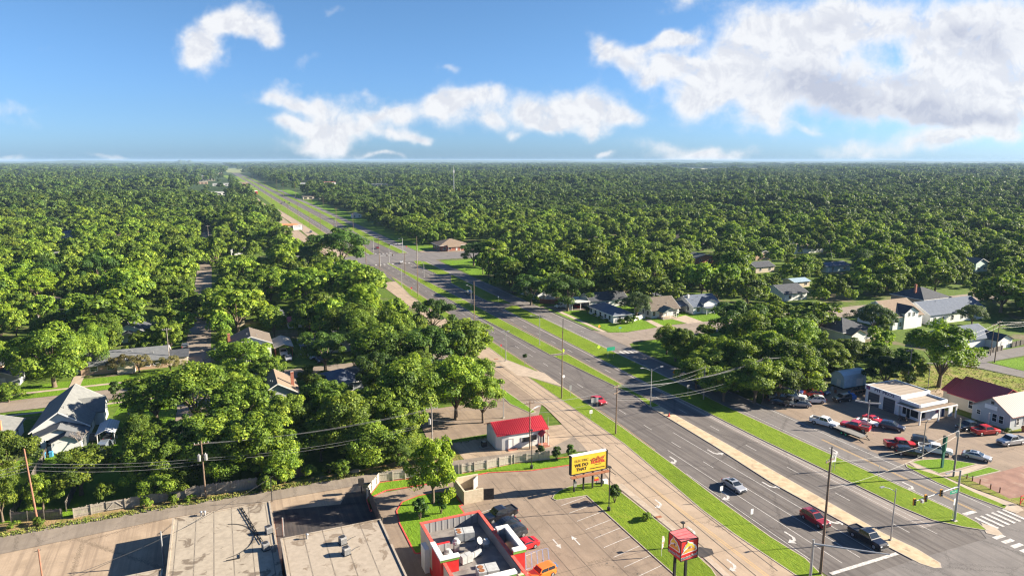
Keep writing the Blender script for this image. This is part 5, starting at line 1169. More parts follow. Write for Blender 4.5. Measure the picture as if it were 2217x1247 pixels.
mb.tube([(-.1, 7.2, 3.5), (2.4, -5, 3.5)], .05).tube([(.3, 7.2, 3.5), (2.8, -5, 3.5)], .05); b.part('rail', mb, M_DARK)
cb = MB(); cb.tube([(-2.6 + 4.2 * math.sin(a), 98 + 4.6 * math.cos(a) * 1.05, 3.46) for a in [i * .2 for i in range(1, 16)]], .04); tag(cb.build('loose_cable', M_DARK), 'black cable curving across the stained warehouse roof', 'cable')
mb = MB().box(-2.2, -.4, 92.5, 92.6, 3.45, 3.55).box(-.5, -.4, 92.5, 93.6, 3.45, 3.55); tag(mb.build('roof_pipe', M_DARK), 'bent dark pipe lying on the stained warehouse roof', 'pipe')
b = Bld('roof_vents', 'three mushroom vents at the back edge of the stained roof', 'vent', -5.5, 107)
bpy.data.objects.remove(b.o)
for i, (x, y, z) in enumerate(((-5.4, 107.0, 3.4), (-4.9, 106.9, 3.4), (8.3, 92.0, 4.6))):
    b = Bld('roof_vent', ['pale turbine vent at the back edge of the stained roof', 'second turbine vent beside the first on the stained roof', 'small vent at the back of the cream roof'][i], 'vent', x, y); b.o.location.z = z
    b.part('pipe', MB().cyl((0, 0, 0), (0, 0, .5), .12, n=8), M_GALV); mb = MB(); mb.ball((0, 0, .62), .22, .22, .18, 10, 6); b.part('cap', mb, M_GALV)
# ---- restaurant
M_RPAINT = mat('red_wall_paint', (.55, .02, .02), (.62, .035, .03), 1.2, rough=.55); M_TANST = wall_m('tan_stucco', (.58, .49, .38)); M_GRNT = mat('green_trim', (.12, .28, .04), (.16, .34, .06), 1); M_REDT = mat('red_trim', (.60, .08, .06), (.66, .12, .09), 1)
M_RIBG = ribbed('ribbed_grey_panel', (.30, .29, .285), 0, .9, .5); M_ROOFG = mat('dusty_roof', (.17, .155, .145), (.25, .225, .205), .6, c3=(.10, .088, .08), s3=.4)
x0, x1, y0, y1, H_ = 23.6, 32.6, 66, 89.2, 5.0
b = Bld('restaurant', 'red and tan fast food restaurant with a parapet hiding its roof machinery', 'restaurant', 28.1, 78)
wl = MB().box(x0, x1, y1 - .35, y1, 0, H_).box(x0, x0 + .3, 74.5, y1 - .35, 0, H_).box(x1 - .3, x1, 74.5, y1 - .35, 0, H_).box(x0, x0 + .3, y0, 74.5, 0, H_ - 1.0).box(x1 - .3, x1, y0, 74.5, 0, H_ - .8)
b.part('wall', L0(wl, b), M_TANST)
b.part('roof', L0(MB().box(x0 + .3, x1 - .3, y0, y1 - .35, 3.3, 3.5), b), M_ROOFG)
b.part('ribbed_panel', L0(MB().box(x0 + .32, x1 - .32, y1 - .42, y1 - .36, 3.5, H_ - .05), b), M_RIBG)
b.part('coping', L0(MB().box(x0 - .08, x1 + .08, y1 - .4, y1 + .08, H_, H_ + .12).box(x0 - .08, x0 + .36, 74.5, y1 - .4, H_, H_ + .12).box(x1 - .36, x1 + .08, 70, y1 - .4, H_, H_ + .12), b), M_REDT)
b.part('base_band', L0(MB().box(x0 - .05, x0, y0, y1, 0, .9).box(x0, x1, y1, y1 + .05, 0, .9).box(x1, x1 + .05, y0, y1, 0, .9), b), M_RPAINT)
# left tower, right tower, front sign wall
b.part('tower', L0(MB().box(x0 - .35, x0 + .05, 78.2, 82.2, 0, 5.6).box(x0 + .05, x0 + 2.1, 78.2, 78.6, 3.5, 5.6).box(x0 + .05, x0 + 2.1, 81.8, 82.2, 3.5, 5.6), b), M_RPAINT)
b.part('tower_coping', L0(MB().box(x0 - .5, x0 + .15, 78.0, 82.4, 5.6, 5.85).box(x0 + .15, x0 + 2.2, 78.0, 78.7, 5.6, 5.85), b), M_TRIM); b.part('tower_trim', L0(MB().box(x0 - .42, x0 + 2.15, 78.1, 78.2, 5.25, 5.6), b), M_GRNT)
b.part('tower', L0(MB().box(x1, x1 + 1.7, 76.4, 76.8, 0, 5.6).box(x1 + 1.3, x1 + 1.7, 76.8, 82.6, 0, 5.6).box(x1, x1 + 1.3, 82.2, 82.6, 3.4, 5.6), b), M_RPAINT)
b.part('tower_coping', L0(MB().box(x1, x1 + 1.85, 76.25, 76.95, 5.6, 5.85).box(x1 + 1.15, x1 + 1.85, 76.95, 82.75, 5.6, 5.85).box(x1, x1 + 1.15, 82.1, 82.75, 5.6, 5.85), b), M_TRIM); b.part('tower_trim', L0(MB().box(x1, x1 + 1.8, 76.3, 76.4, 5.2, 5.6), b), M_GRNT)
sw = b.part('sign_wall', L0(MB().box(25.6, 31.2, 72.4, 72.9, 0, 5.2), b), M_RPAINT); b.part('sign_wall_coping', L0(MB().box(25.4, 31.4, 72.25, 73.1, 5.2, 5.45), b), M_TRIM); b.part('sign_wall_trim', L0(MB().box(25.5, 31.3, 72.3, 72.4, 4.9, 5.2), b), M_GRNT)
b.part('side_wall', L0(MB().box(31.2, 32.6, 72.6, 73.0, 0, 4.6), b), wall_m('cream_stucco', (.68, .55, .36))); b.part('side_trim', L0(MB().box(31.2, 32.7, 72.5, 72.6, 4.3, 4.6), b), M_GRNT); b.part('drive_window_box', L0(MB().box(x0 - .7, x0, 84.5, 86.5, 0, 3.6), b), M_TRIM)
M_YEL = mat('sign_yellow', (.85, .55, .05), (.9, .62, .08), 1); M_ORA = mat('sign_orange', (.80, .30, .04), (.85, .36, .06), 1); M_SBLK = mat('sign_black', (.015, .015, .015), (.025, .025, .025), 1); M_SWHT = mat('sign_white', (.78, .78, .76), (.84, .84, .82), 1)
def hat_logo(parent, loc, rot, s, face='S'):
    """plain stand-in emblem: a yellow pointed hat over an orange mound, white outline"""
    def shp(pts, k, z, m, name):
        mb = MB(); n = len(pts); c = (sum(p[0] for p in pts) / n, sum(p[1] for p in pts) / n)
        P = [((c[0] + (p[0] - c[0]) * k) * s, (c[1] + (p[1] - c[1]) * k) * s) for p in pts]
        mb.prism(P, 0, z); o = mb.build(name, m, parent); o.location = loc; o.rotation_euler = rot; return o
    mound = [(-1.15, -.65), (-.8, -.2), (-.86, .1), (-.62, .5), (-.44, .65), (-.3, 1.02), (.02, .8), (.5, .64), (.62, .42), (.8, .34), (1.0, .1), (1.1, -.3), (.9, -.45), (0, -.52)]
    shp(mound, 1.0, .02, M_SWHT, 'emblem_outline'); shp([(-1.0, -.56), (-.6, -.15), (-.3, .0), (.4, .0), (.8, -.05), (.95, -.25), (.8, -.36), (0, -.42)], 1.0, .035, M_ORA, 'emblem_mound')
    shp([(-.74, .0), (-.54, .45), (-.38, .56), (-.27, .92), (-.02, .68), (.42, .52), (.5, .32), (.05, .36), (-.3, .2)], 1.0, .05, M_YEL, 'emblem_hat'); shp([(.35, .3), (.6, .28), (.85, .08), (.6, -.02), (.4, .05)], 1, .05, M_YEL, 'emblem_bun'); shp([(-.2, .05), (.0, .3), (.2, .25), (.15, -.02)], 1, .052, mat('emblem_brown', (.30, .12, .06), (.36, .16, .08), 1), 'emblem_face')
hat_logo(sw, (28.6 - 28.1, 72.38 - 78, 3.0), (R(90), 0, 0), 1.9)
b.part('inner_panel', L0(MB().box(x1 + 1.2, x1 + 1.295, 76.85, 82.15, 3.5, 5.58).box(x1 + .02, x1 + 1.2, 76.81, 76.86, 3.5, 5.58).box(x1 + .02, x1 + 1.2, 82.1, 82.19, 3.5, 5.58).box(x0 + .06, x0 + .12, 78.62, 81.78, 3.5, 5.58).box(x0 + .12, x0 + 2.05, 81.7, 81.78, 3.5, 5.58), b), M_RIBG)
b.part('inner_panel', L0(MB().box(x1 - .4, x1 - .31, 73.1, 88.7, 3.5, H_ - .05), b), M_RIBG); b.part('inner_panel', L0(MB().box(x0 + .31, x0 + .4, 74.6, 88.7, 3.5, H_ - .05), b), M_RIBG)
# machinery
def rtu(x, y, w, d, h, rz, label, fan=True):
    q = Bld('rooftop_unit', label, 'air handler', x, y, 'restaurant roof machinery', rz); q.o.location.z = 3.5
    q.part('casing', MB().box(-w / 2, w / 2, -d / 2, d / 2, .15, h), M_STEELW); q.part('kerb', MB().box(-w / 2 + .1, w / 2 - .1, -d / 2 + .1, d / 2 - .1, 0, .15), M_DARK)
    if fan:
        q.part('fan_opening', MB().cyl((-w * .32, d * .2, h), (-w * .32, d * .2, h + .04), min(w, d) * .2, n=12), mat('rusty_fan', (.22, .08, .03), (.32, .14, .06), 3)); q.part('fan_opening', MB().cyl((-w * .32, -d * .22, h), (-w * .32, -d * .22, h + .04), min(w, d) * .2, n=12), MATS['rusty_fan'])
    q.part('seam', MB().box(-w * .08, -w * .06, -d / 2 - .01, d / 2 + .01, .2, h + .01), M_DARK); return q
rtu(28.9, 85.2, 2.6, 1.7, 1.35, -.15, 'white rooftop unit with two rusty fans near the back of the restaurant'); rtu(28.6, 75.4, 2.7, 1.9, 1.4, -.1, 'white rooftop unit beside the sign wall'); rtu(27.2, 79.6, 1.6, .9, 1.2, .2, 'grey cabinet unit in the middle of the restaurant roof', False); rtu(28.6, 80.2, 2.2, .3, .9, .35, 'long low duct box beside the grey cabinet', False)
def exhaust(x, y, label, h=1.0):
    q = Bld('exhaust_fan', label, 'exhaust fan', x, y, 'restaurant roof machinery'); q.o.location.z = 3.5
    q.part('duct', MB().box(-.35, .35, -.35, .35, 0, h), M_GALV); mb = MB().cyl((0, 0, h), (0, 0, h + .25), .6, .5, 12); mb.cyl((0, 0, h + .25), (0, 0, h + .6), .38, .3, 12); q.part('hood', mb, M_STEELW)
exhaust(26.9, 82.9, 'round hooded exhaust fan in the roof centre', 1.2); exhaust(25.2, 81.1, 'squat exhaust fan beside the left tower', 1.0); exhaust(31.0, 82.3, 'small round vent in the roof shade', .5)
q = Bld('satellite_dish', 'white satellite dish on a tripod on the restaurant roof', 'dish', 29.8, 81.9); q.o.location.z = 3.5
mb = MB(); [mb.bar((0, 0, 1.1), (math.cos(a) * .6, math.sin(a) * .6, 0), .05) for a in (0, 2.1, 4.2)]; q.part('tripod', mb, M_DARK); mb = MB()
mb.cyl((0, 0, 1.3), (.12, -.16, 1.42), .06, .5, 14, 0, True); q.part('reflector', mb, M_STEELW); q.part('feed_arm', MB().bar((.1, -.1, 1.2), (.4, -.6, 1.5), .04), M_DARK)
# ---- bin enclosure
b = Bld('bin_enclosure', 'tan block bin enclosure with one black gate open', 'enclosure', 36, 103.2)
b.part('wall', L0(MB().box(34.2, 34.5, 100.8, 106.4, 0, 2.3).box(34.5, 37.6, 100.8, 101.1, 0, 2.3).box(34.5, 38.6, 106.1, 106.4, 0, 2.3), b), mat('enclosure_block', (.50, .42, .30), (.58, .49, .36), 2, c3=(.42, .34, .24), s3=1))
b.part('gate', L0(MB().bar((37.7, 101.0, 1.1), (39.4, 100.6, 1.1), .08, 1.9), b), M_DARK); b.part('gate', L0(MB().bar((38.5, 106.0, 1.2), (37.2, 104.6, 1.2), .08, 2.0), b), M_GALV)
# ---- tyre workshop
M_WST = wall_m('workshop_white', (.70, .73, .76)); M_FLATB = ribbed('brown_flat_roof', (.34, .28, .22), 1, 1.5, .9, c2=(.17, .13, .10)); M_BDOOR = ribbed('dark_panel_door', (.035, .05, .08), 2, .55, .4, c2=(.09, .10, .12)); M_NAVY = mat('navy_letters', (.02, .03, .10), (.03, .04, .13), 2)
b = Bld('tyre_workshop', 'white two bay tyre workshop with a canopied office', 'workshop', 141, 103.5)
b.part('wall', L0(MB().box(136.8, 146.2, 101.6, 110.4, 0, 4.3), b), M_WST); b.part('office_wall', L0(MB().box(137.3, 145.6, 97.2, 101.6, 0, 3.5), b), M_WST)
b.part('roof', L0(MB().box(136.9, 146.1, 101.7, 110.3, 4.3, 4.42), b), M_FLATB); b.part('office_roof', L0(MB().box(137.2, 145.7, 97.1, 101.6, 3.5, 3.6), b), M_FLATB)
b.part('parapet', L0(MB().box(136.6, 136.9, 101.5, 110.5, 3.5, 4.6).box(136.9, 146.3, 101.4, 101.7, 3.6, 4.6).box(146.1, 146.3, 101.7, 110.5, 4.3, 4.6).box(136.9, 146.1, 110.3, 110.5, 4.3, 4.5), b), M_WST)
b.part('fascia', L0(MB().box(136.9, 137.15, 96.9, 101.5, 3.3, 4.0).box(137.15, 145.8, 96.85, 97.1, 3.3, 4.0).box(145.6, 145.8, 97.1, 101.4, 3.5, 4.0), b), M_WST)
b.part('canopy', L0(MB().box(135.4, 136.9, 95.4, 101.6, 2.95, 3.15).box(136.9, 147.2, 95.4, 96.9, 2.95, 3.15), b), M_TRIM); b.part('canopy_top', L0(MB().box(135.6, 136.9, 95.6, 101.4, 3.15, 3.2).box(136.9, 147, 95.6, 96.85, 3.15, 3.2), b), S_TAN)
for x, y in ((135.6, 95.6), (141.5, 95.6), (147.0, 95.6)): b.part('post', L0(MB().box(x - .13, x + .13, y - .13, y + .13, 0, 2.95), b), M_TRIM)
for y in (108.1, 104.1): opening(b, 'W', y, .05, 3.0, 3.1, 136.8, 'door', pm=M_BDOOR)
for y, w in ((100.6, .9), (98.2, 1.9)): opening(b, 'W', y, .7, w, 1.9, 137.3, mull=False)
opening(b, 'W', 99.6, .1, .85, 2.1, 137.3, 'door', pm=M_GLASS)
for x, w in ((138.6, 1.6),): opening(b, 'S', x, .6, w, 2.0, 97.2, mull=False)
opening(b, 'S', 140.3, .1, .9, 2.1, 97.2, 'door', pm=M_TRIM); opening(b, 'S', 145.0, .1, .9, 2.1, 97.2, 'door', pm=M_NAVY); b.part('wall_poster', L0(MB().box(142.6, 143.7, 97.12, 97.19, 1.2, 2.3), b), mat('poster_red_blue', (.35, .06, .08), (.10, .10, .30), 3, lo=.48, hi=.52))
text_mesh('PIT PROS', .95, M_NAVY, b.o, (136.58 - 141, 105.4 - 103.5, 4.06), (R(90), 0, R(-90)), 'sign_lettering', .02, xs=1.35, bold=.02)
b.part('sign_emblem', L0(MB().box(136.52, 136.6, 109.2, 110.1, 3.65, 4.45), b), MATS['poster_red_blue']); text_mesh('TIRES  BRAKES', .42, M_NAVY, b.o, (136.88 - 141, 99.1 - 103.5, 3.66), (R(90), 0, R(-90)), 'sign_lettering', .01) if False else None
b.part('side_wall', L0(MB().box(146.2, 147.4, 96.6, 96.8, 0, 2.95), b), M_WST)
# ---- curved roof shed
b = Bld('curved_shed', 'pale blue portable shed with a rounded barn roof', 'shed', 143.3, 121)
P = [(119.0, 0), (123.0, 0), (123.0, 2.2), (122.6, 3.0), (121.8, 3.55), (121.0, 3.7), (120.2, 3.55), (119.4, 3.0), (119.0, 2.2)]
mb = MB(); n = len(P); mb.add([(x, y, z + .5) for x in (139.7, 147.2) for y, z in P], [tuple(range(n)), tuple(range(2 * n - 1, n - 1, -1))] + [(i, (i + 1) % n, n + (i + 1) % n, n + i) for i in range(n)])
b.part('wall', L0(mb, b), mat('pale_blue_panel', (.42, .55, .62), (.50, .63, .70), 1)); P2 = [(y + (.12 if y > 121 else -.12 if y < 121 else 0), z + .1) for y, z in P[2:]]; k = len(P2)
mb = MB().add([(x, y, z + .5) for x in (139.5, 147.4) for y, z in P2] + [(x, y, z + .42) for x in (139.5, 147.4) for y, z in P2], [(i, i + 1, k + i + 1, k + i) for i in range(k - 1)] + [(i, i + 1, 2 * k + i + 1, 2 * k + i) for i in range(k - 1)] + [(k + i, k + i + 1, 3 * k + i + 1, 3 * k + i) for i in range(k - 1)])
b.part('roof', L0(mb, b), R_BLUEM); opening(b, 'S', 144.4, .6, .9, 1.7, 119, 'door', pm=M_TRIM); opening(b, 'S', 145.5, .6, .9, 1.7, 119, 'door', pm=M_TRIM); opening(b, 'W', 120.6, .6, 1.0, 1.7, 139.7, 'door', pm=M_TRIM); b.part('skid', L0(MB().box(139.8, 147.1, 119.2, 122.8, .2, .5), b), M_DARK)
# ---- grey house with red roofs
b = Bld('red_roofed_office', 'grey clapboard office with red metal roofs beyond the workshop', 'office', 158, 92)
b.part('wall', L0(body(150.3, 170, 86, 94.2, 3.3, 2.7, 'x'), b), M_GREY); b.part('roof', L0(gable_roof(150.3, 170, 86, 94.2, 3.3, 2.7, 'x', .5), b), R_PINK)
b.part('wing_wall', L0(body(153.2, 165, 92, 101.5, 3.2, 2.9, 'y'), b), M_BEIGE); b.part('wing_roof', L0(gable_roof(153.2, 165, 92, 101.5, 3.2, 2.9, 'y', .5), b), R_REDY); b.part('rear_wing_wall', L0(body(154.6, 163, 101.5, 104, 3.0, 2.2, 'y'), b), M_BEIGE); b.part('rear_wing_roof', L0(gable_roof(154.6, 163, 101.5, 104, 3.0, 2.2, 'y', .4), b), R_REDY)
for u in (88.0, 89.4): opening(b, 'W', u, 1.0, .9, 1.6, 150.3)
opening(b, 'W', 92.8, 1.5, .8, .9, 150.3); opening(b, 'W', 96.5, 1.1, .9, 1.6, 153.2); opening(b, 'S', 152.4, 1.0, .9, 1.6, 86); opening(b, 'S', 155, 1.0, .9, 1.6, 86)
b.part('sign_board', L0(MB().box(150.15, 150.28, 89.0, 91.6, 3.4, 4.3), b), M_SWHT); b.part('gable_vent', L0(MB().box(150.2, 150.28, 89.8, 90.4, 4.6, 5.2), b), M_DARK); b.part('downpipe', L0(MB().box(150.1, 150.25, 86.0, 86.15, 0, 3.3), b), M_TRIM)
# ---- fences
M_WOODF = mat('weathered_boards', (.27, .235, .19), (.38, .335, .27), 1.5, stretch=(6, 6, .4)); M_WOODD = mat('dark_boards', (.10, .085, .07), (.16, .14, .12), 1.5, stretch=(6, 6, .4)); M_PICK = mat('grey_picket_boards', (.40, .36, .29), (.54, .49, .41), 1.5, stretch=(6, 6, .4))
def fence(pts, h, label, m, bw=.14, gap=.02, jag=.06, rail=True, name='board_fence'):
    x, y = pts[0]; b = Bld(name, label, 'fence', x, y); rf_ = random.Random(int(x * 3 + y)); bm_ = MB(); rl = MB(); pl_ = []
    for (ax, ay), (bx_, by_) in zip(pts, pts[1:]):
        d = Vector((bx_ - ax, by_ - ay)); Lh = d.length; u = d / Lh; n = Vector((-u.y, u.x)); k = int(Lh / (bw + gap)); w = Lh / k
        for i in range(k):
            p = Vector((ax, ay)) + u * (w * i + w / 2); hh = h + rf_.uniform(-jag, jag) * 2
            q = [p + u * (-bw / 2) + n * .012, p + u * (bw / 2) + n * .012, p + u * (bw / 2) - n * .012, p + u * (-bw / 2) - n * .012]
            bm_.prism([(v.x, v.y) for v in q], .04, hh)
        for z in (.4, h - .35): rl.bar((ax - n.x * .05, ay - n.y * .05, z), (bx_ - n.x * .05, by_ - n.y * .05, z), .06, .1)
        for i in range(int(Lh / 2.4) + 1):
            p = Vector((ax, ay)) + u * min(Lh, i * 2.4) - n * .1; pl_.append(MB().box(p.x - .06, p.x + .06, p.y - .06, p.y + .06, 0, h + .05))
    b.part('boards', L0(bm_, b), m); b.part('rail', L0(rl, b), m); [b.part('fence_post', L0(q, b), m) for q in pl_]; return b
fence([(19.7, 109.0), (23.0, 114.2), (27.6, 113.7), (37.6, 111.9), (42.5, 111.8), (48, 112.0), (54.9, 111.0)], 1.9, 'grey jagged picket fence between the alley and the restaurant', M_PICK, name='picket_fence')
fence([(-24.4, 121.0), (-20, 121.5)], 1.7, 'tan board fence panel at the lower end of the gardens', M_WOODF); fence([(-17.2, 121.4), (-10.8, 121.6)], 1.7, 'tan board fence beside the cross braced gate', M_WOODF)
gt = Bld('board_gate', 'double board gate with white cross bracing in the garden fence', 'gate', -18.6, 121.4); mb = MB(); [mb.box(-1.3 + i * .16, -1.16 + i * .16, -.02, .02, .1, 1.7) for i in range(17)]; gt.part('boards', mb, M_WOODF); gt.part('brace', MB().bar((-1.2, -.06, .3), (-.1, -.06, 1.5), .05, .1).bar((1.3, -.06, .3), (.1, -.06, 1.5), .05, .1).bar((-1.3, -.06, .3), (1.4, -.06, .3), .05, .1).bar((-1.3, -.06, 1.5), (1.4, -.06, 1.5), .05, .1), M_PICK)
fence([(-10.6, 121.3), (3.2, 120.5)], 2.0, 'tall grey board fence behind the pole with transformers', M_WOODF); fence([(-33.2, 123.4), (-26, 121.6)], 1.7, 'black mesh covered fence at the foot of the left pole', M_WOODD); fence([(3.2, 120.7), (12, 122.5)], 1.6, 'dark board fence hidden behind shrubs', M_WOODD)
fence([(-33.4, 124), (-33.6, 152)], 1.6, 'long board fence running back beside the grey roofed house', M_WOODD); fence([(-26, 124), (-25.6, 150)], 1.6, 'dark garden fence between the lawn and the small tree', M_WOODD)
fence([(19.9, 98), (20.0, 108.6)], 2.3, 'dark plank fence along the drive-through lane', M_WOODD); fence([(115.6, 244), (121.5, 240)], 1.8, 'red brown board fence beside the service road', mat('red_boards', (.22, .08, .05), (.28, .11, .07), 2)); fence([(133, 203), (139.5, 205.6)], 1.6, 'white board fence between the blue hipped house and the porch house', M_TRIM)
fence([(150, 236), (166, 238)], 1.6, 'open wooden fence behind the round tree', M_WOODF, bw=.12, gap=.9); fence([(206, 126.5), (214, 127.5)], 1.6, 'brown board fence by the park street', M_WOODD); fence([(219.6, 128.4), (232, 129.5)], 1.7, 'dark fence beside the white garage door', M_WOODD); fence([(149.6, 100.8), (154.2, 104.4)], 1.1, 'open timber ramp rail beside the red wing', M_WOODF, bw=.1, gap=1.0)
# ================================================================ VEHICLES
def paint(name, c, metal=0.0, rough=.28):
    if name in MATS: return MATS[name]
    m, B = new_mat(name)
    n = B.noise(B.n('ShaderNodeTexCoord').outputs['Object'], 2.0, 5, .6)
    col = B.mix(B.math('MULTIPLY', B.smooth(n, .5, .75), .3), c, tuple(v * .72 + .03 for v in c))
    p = principled(B, col, rough, .5, metal); p.inputs['Coat Weight'].default_value = .6; p.inputs['Coat Roughness'].default_value = .08
    out(B, p.outputs[0]); MATS[name] = m; return m
P_ = {'white': paint('paint_white', (.72, .72, .70)), 'black': paint('paint_black', (.012, .012, .016)), 'red': paint('paint_red', (.50, .015, .015)), 'silver': paint('paint_silver', (.48, .49, .50), .4),
 'grey': paint('paint_grey', (.16, .175, .19), .3), 'dark': paint('paint_charcoal', (.035, .038, .045), .2), 'blue': paint('paint_blue', (.025, .04, .16)), 'navy': paint('paint_navy', (.02, .025, .06)), 'orange': paint('paint_orange', (.75, .18, .02)), 'maroon': paint('paint_maroon', (.26, .015, .02)), 'steel': paint('paint_steel', (.20, .235, .27), .3)}
TYRE = mat('tyre_rubber', (.015, .015, .015), (.028, .028, .028), 5); RIM = mat('alloy_rim', (.42, .42, .43), (.55, .55, .56), 5, rough=.3, metal=.7); RIMG = mat('green_rim', (.05, .50, .16), (.08, .58, .2), 5)
HEADL = mat('headlamp', (.75, .77, .78), (.85, .87, .88), 5, rough=.15); TAILL = mat('tail_lamp', (.45, .015, .015), (.55, .03, .02), 5, rough=.2); CHROME = mat('chrome', (.6, .6, .6), (.7, .7, .7), 5, rough=.2, metal=.9)
CAR = {  # length, width, height, lower-body profile, cabin profile (x forward from the middle, z)
 'sedan': (4.8, 1.84, 1.45, [(-2.4, .45), (-2.38, .82), (-2.2, .98), (-1.3, 1.0), (1.0, .95), (2.1, .80), (2.36, .62), (2.4, .38), (2.3, .24), (-2.3, .26)], [(-1.95, .97), (-1.1, 1.38), (-.5, 1.45), (.2, 1.42), (1.15, .94)]),
 'coupe': (4.9, 1.92, 1.38, [(-2.45, .48), (-2.42, .9), (-2.2, 1.0), (-1.2, 1.0), (.9, .95), (2.2, .86), (2.42, .68), (2.45, .4), (2.3, .22), (-2.3, .24)], [(-1.85, .99), (-1.0, 1.33), (-.5, 1.38), (.05, 1.34), (.85, .94)]),
 'sports': (4.5, 1.86, 1.2, [(-2.25, .5), (-2.2, .86), (-1.9, .92), (-1.2, .88), (.4, .82), (1.6, .72), (2.2, .5), (2.25, .32), (2.1, .2), (-2.1, .22)], [(-1.7, .9), (-.9, 1.16), (-.4, 1.2), (-.1, 1.16), (.6, .80)]),
 'suv': (4.75, 1.92, 1.74, [(-2.36, .5), (-2.36, .95), (-2.25, 1.08), (-1.3, 1.1), (1.05, 1.08), (2.1, .96), (2.34, .78), (2.37, .45), (2.25, .3), (-2.25, .32)], [(-2.25, 1.07), (-1.95, 1.62), (-1.2, 1.74), (.1, 1.70), (1.1, 1.06)]),
 'box': (4.1, 1.8, 1.62, [(-2.0, .5), (-2.02, .95), (-1.95, 1.05), (-1.2, 1.06), (.9, 1.03), (1.85, .95), (2.02, .78), (2.05, .42), (1.9, .28), (-1.9, .3)], [(-1.98, 1.04), (-1.88, 1.55), (-1.5, 1.62), (.35, 1.6), (.85, 1.02)]),
 'pickup': (5.85, 2.0, 1.95, [(-2.9, .6), (-2.9, 1.22), (-.95, 1.22), (-.9, 1.2), (1.2, 1.2), (2.6, 1.12), (2.88, .95), (2.92, .55), (2.7, .4), (-2.75, .45)], [(-.95, 1.19), (-.85, 1.85), (-.5, 1.93), (.7, 1.9), (1.4, 1.18)]),
 'jeep': (4.4, 1.85, 1.82, [(-2.15, .55), (-2.15, 1.05), (-2.1, 1.12), (-1.2, 1.14), (.8, 1.12), (2.0, 1.06), (2.15, .9), (2.18, .5), (2.0, .38), (-2.05, .4)], [(-2.1, 1.1), (-2.0, 1.75), (-1.6, 1.82), (.4, 1.78), (.85, 1.1)]),
 'van': (5.0, 1.95, 1.95, [(-2.5, .5), (-2.5, 1.1), (-2.45, 1.12), (.9, 1.12), (1.9, .98), (2.4, .8), (2.5, .45), (2.35, .32), (-2.4, .34)], [(-2.48, 1.1), (-2.4, 1.88), (-2.1, 1.95), (.4, 1.93), (1.55, 1.05)]),
}
def car_wheels(kind): L = CAR[kind][0]; return (-L * .315, L * .315), (.40 if kind in ('pickup',) else .36 if kind in ('suv', 'jeep', 'van') else .33)
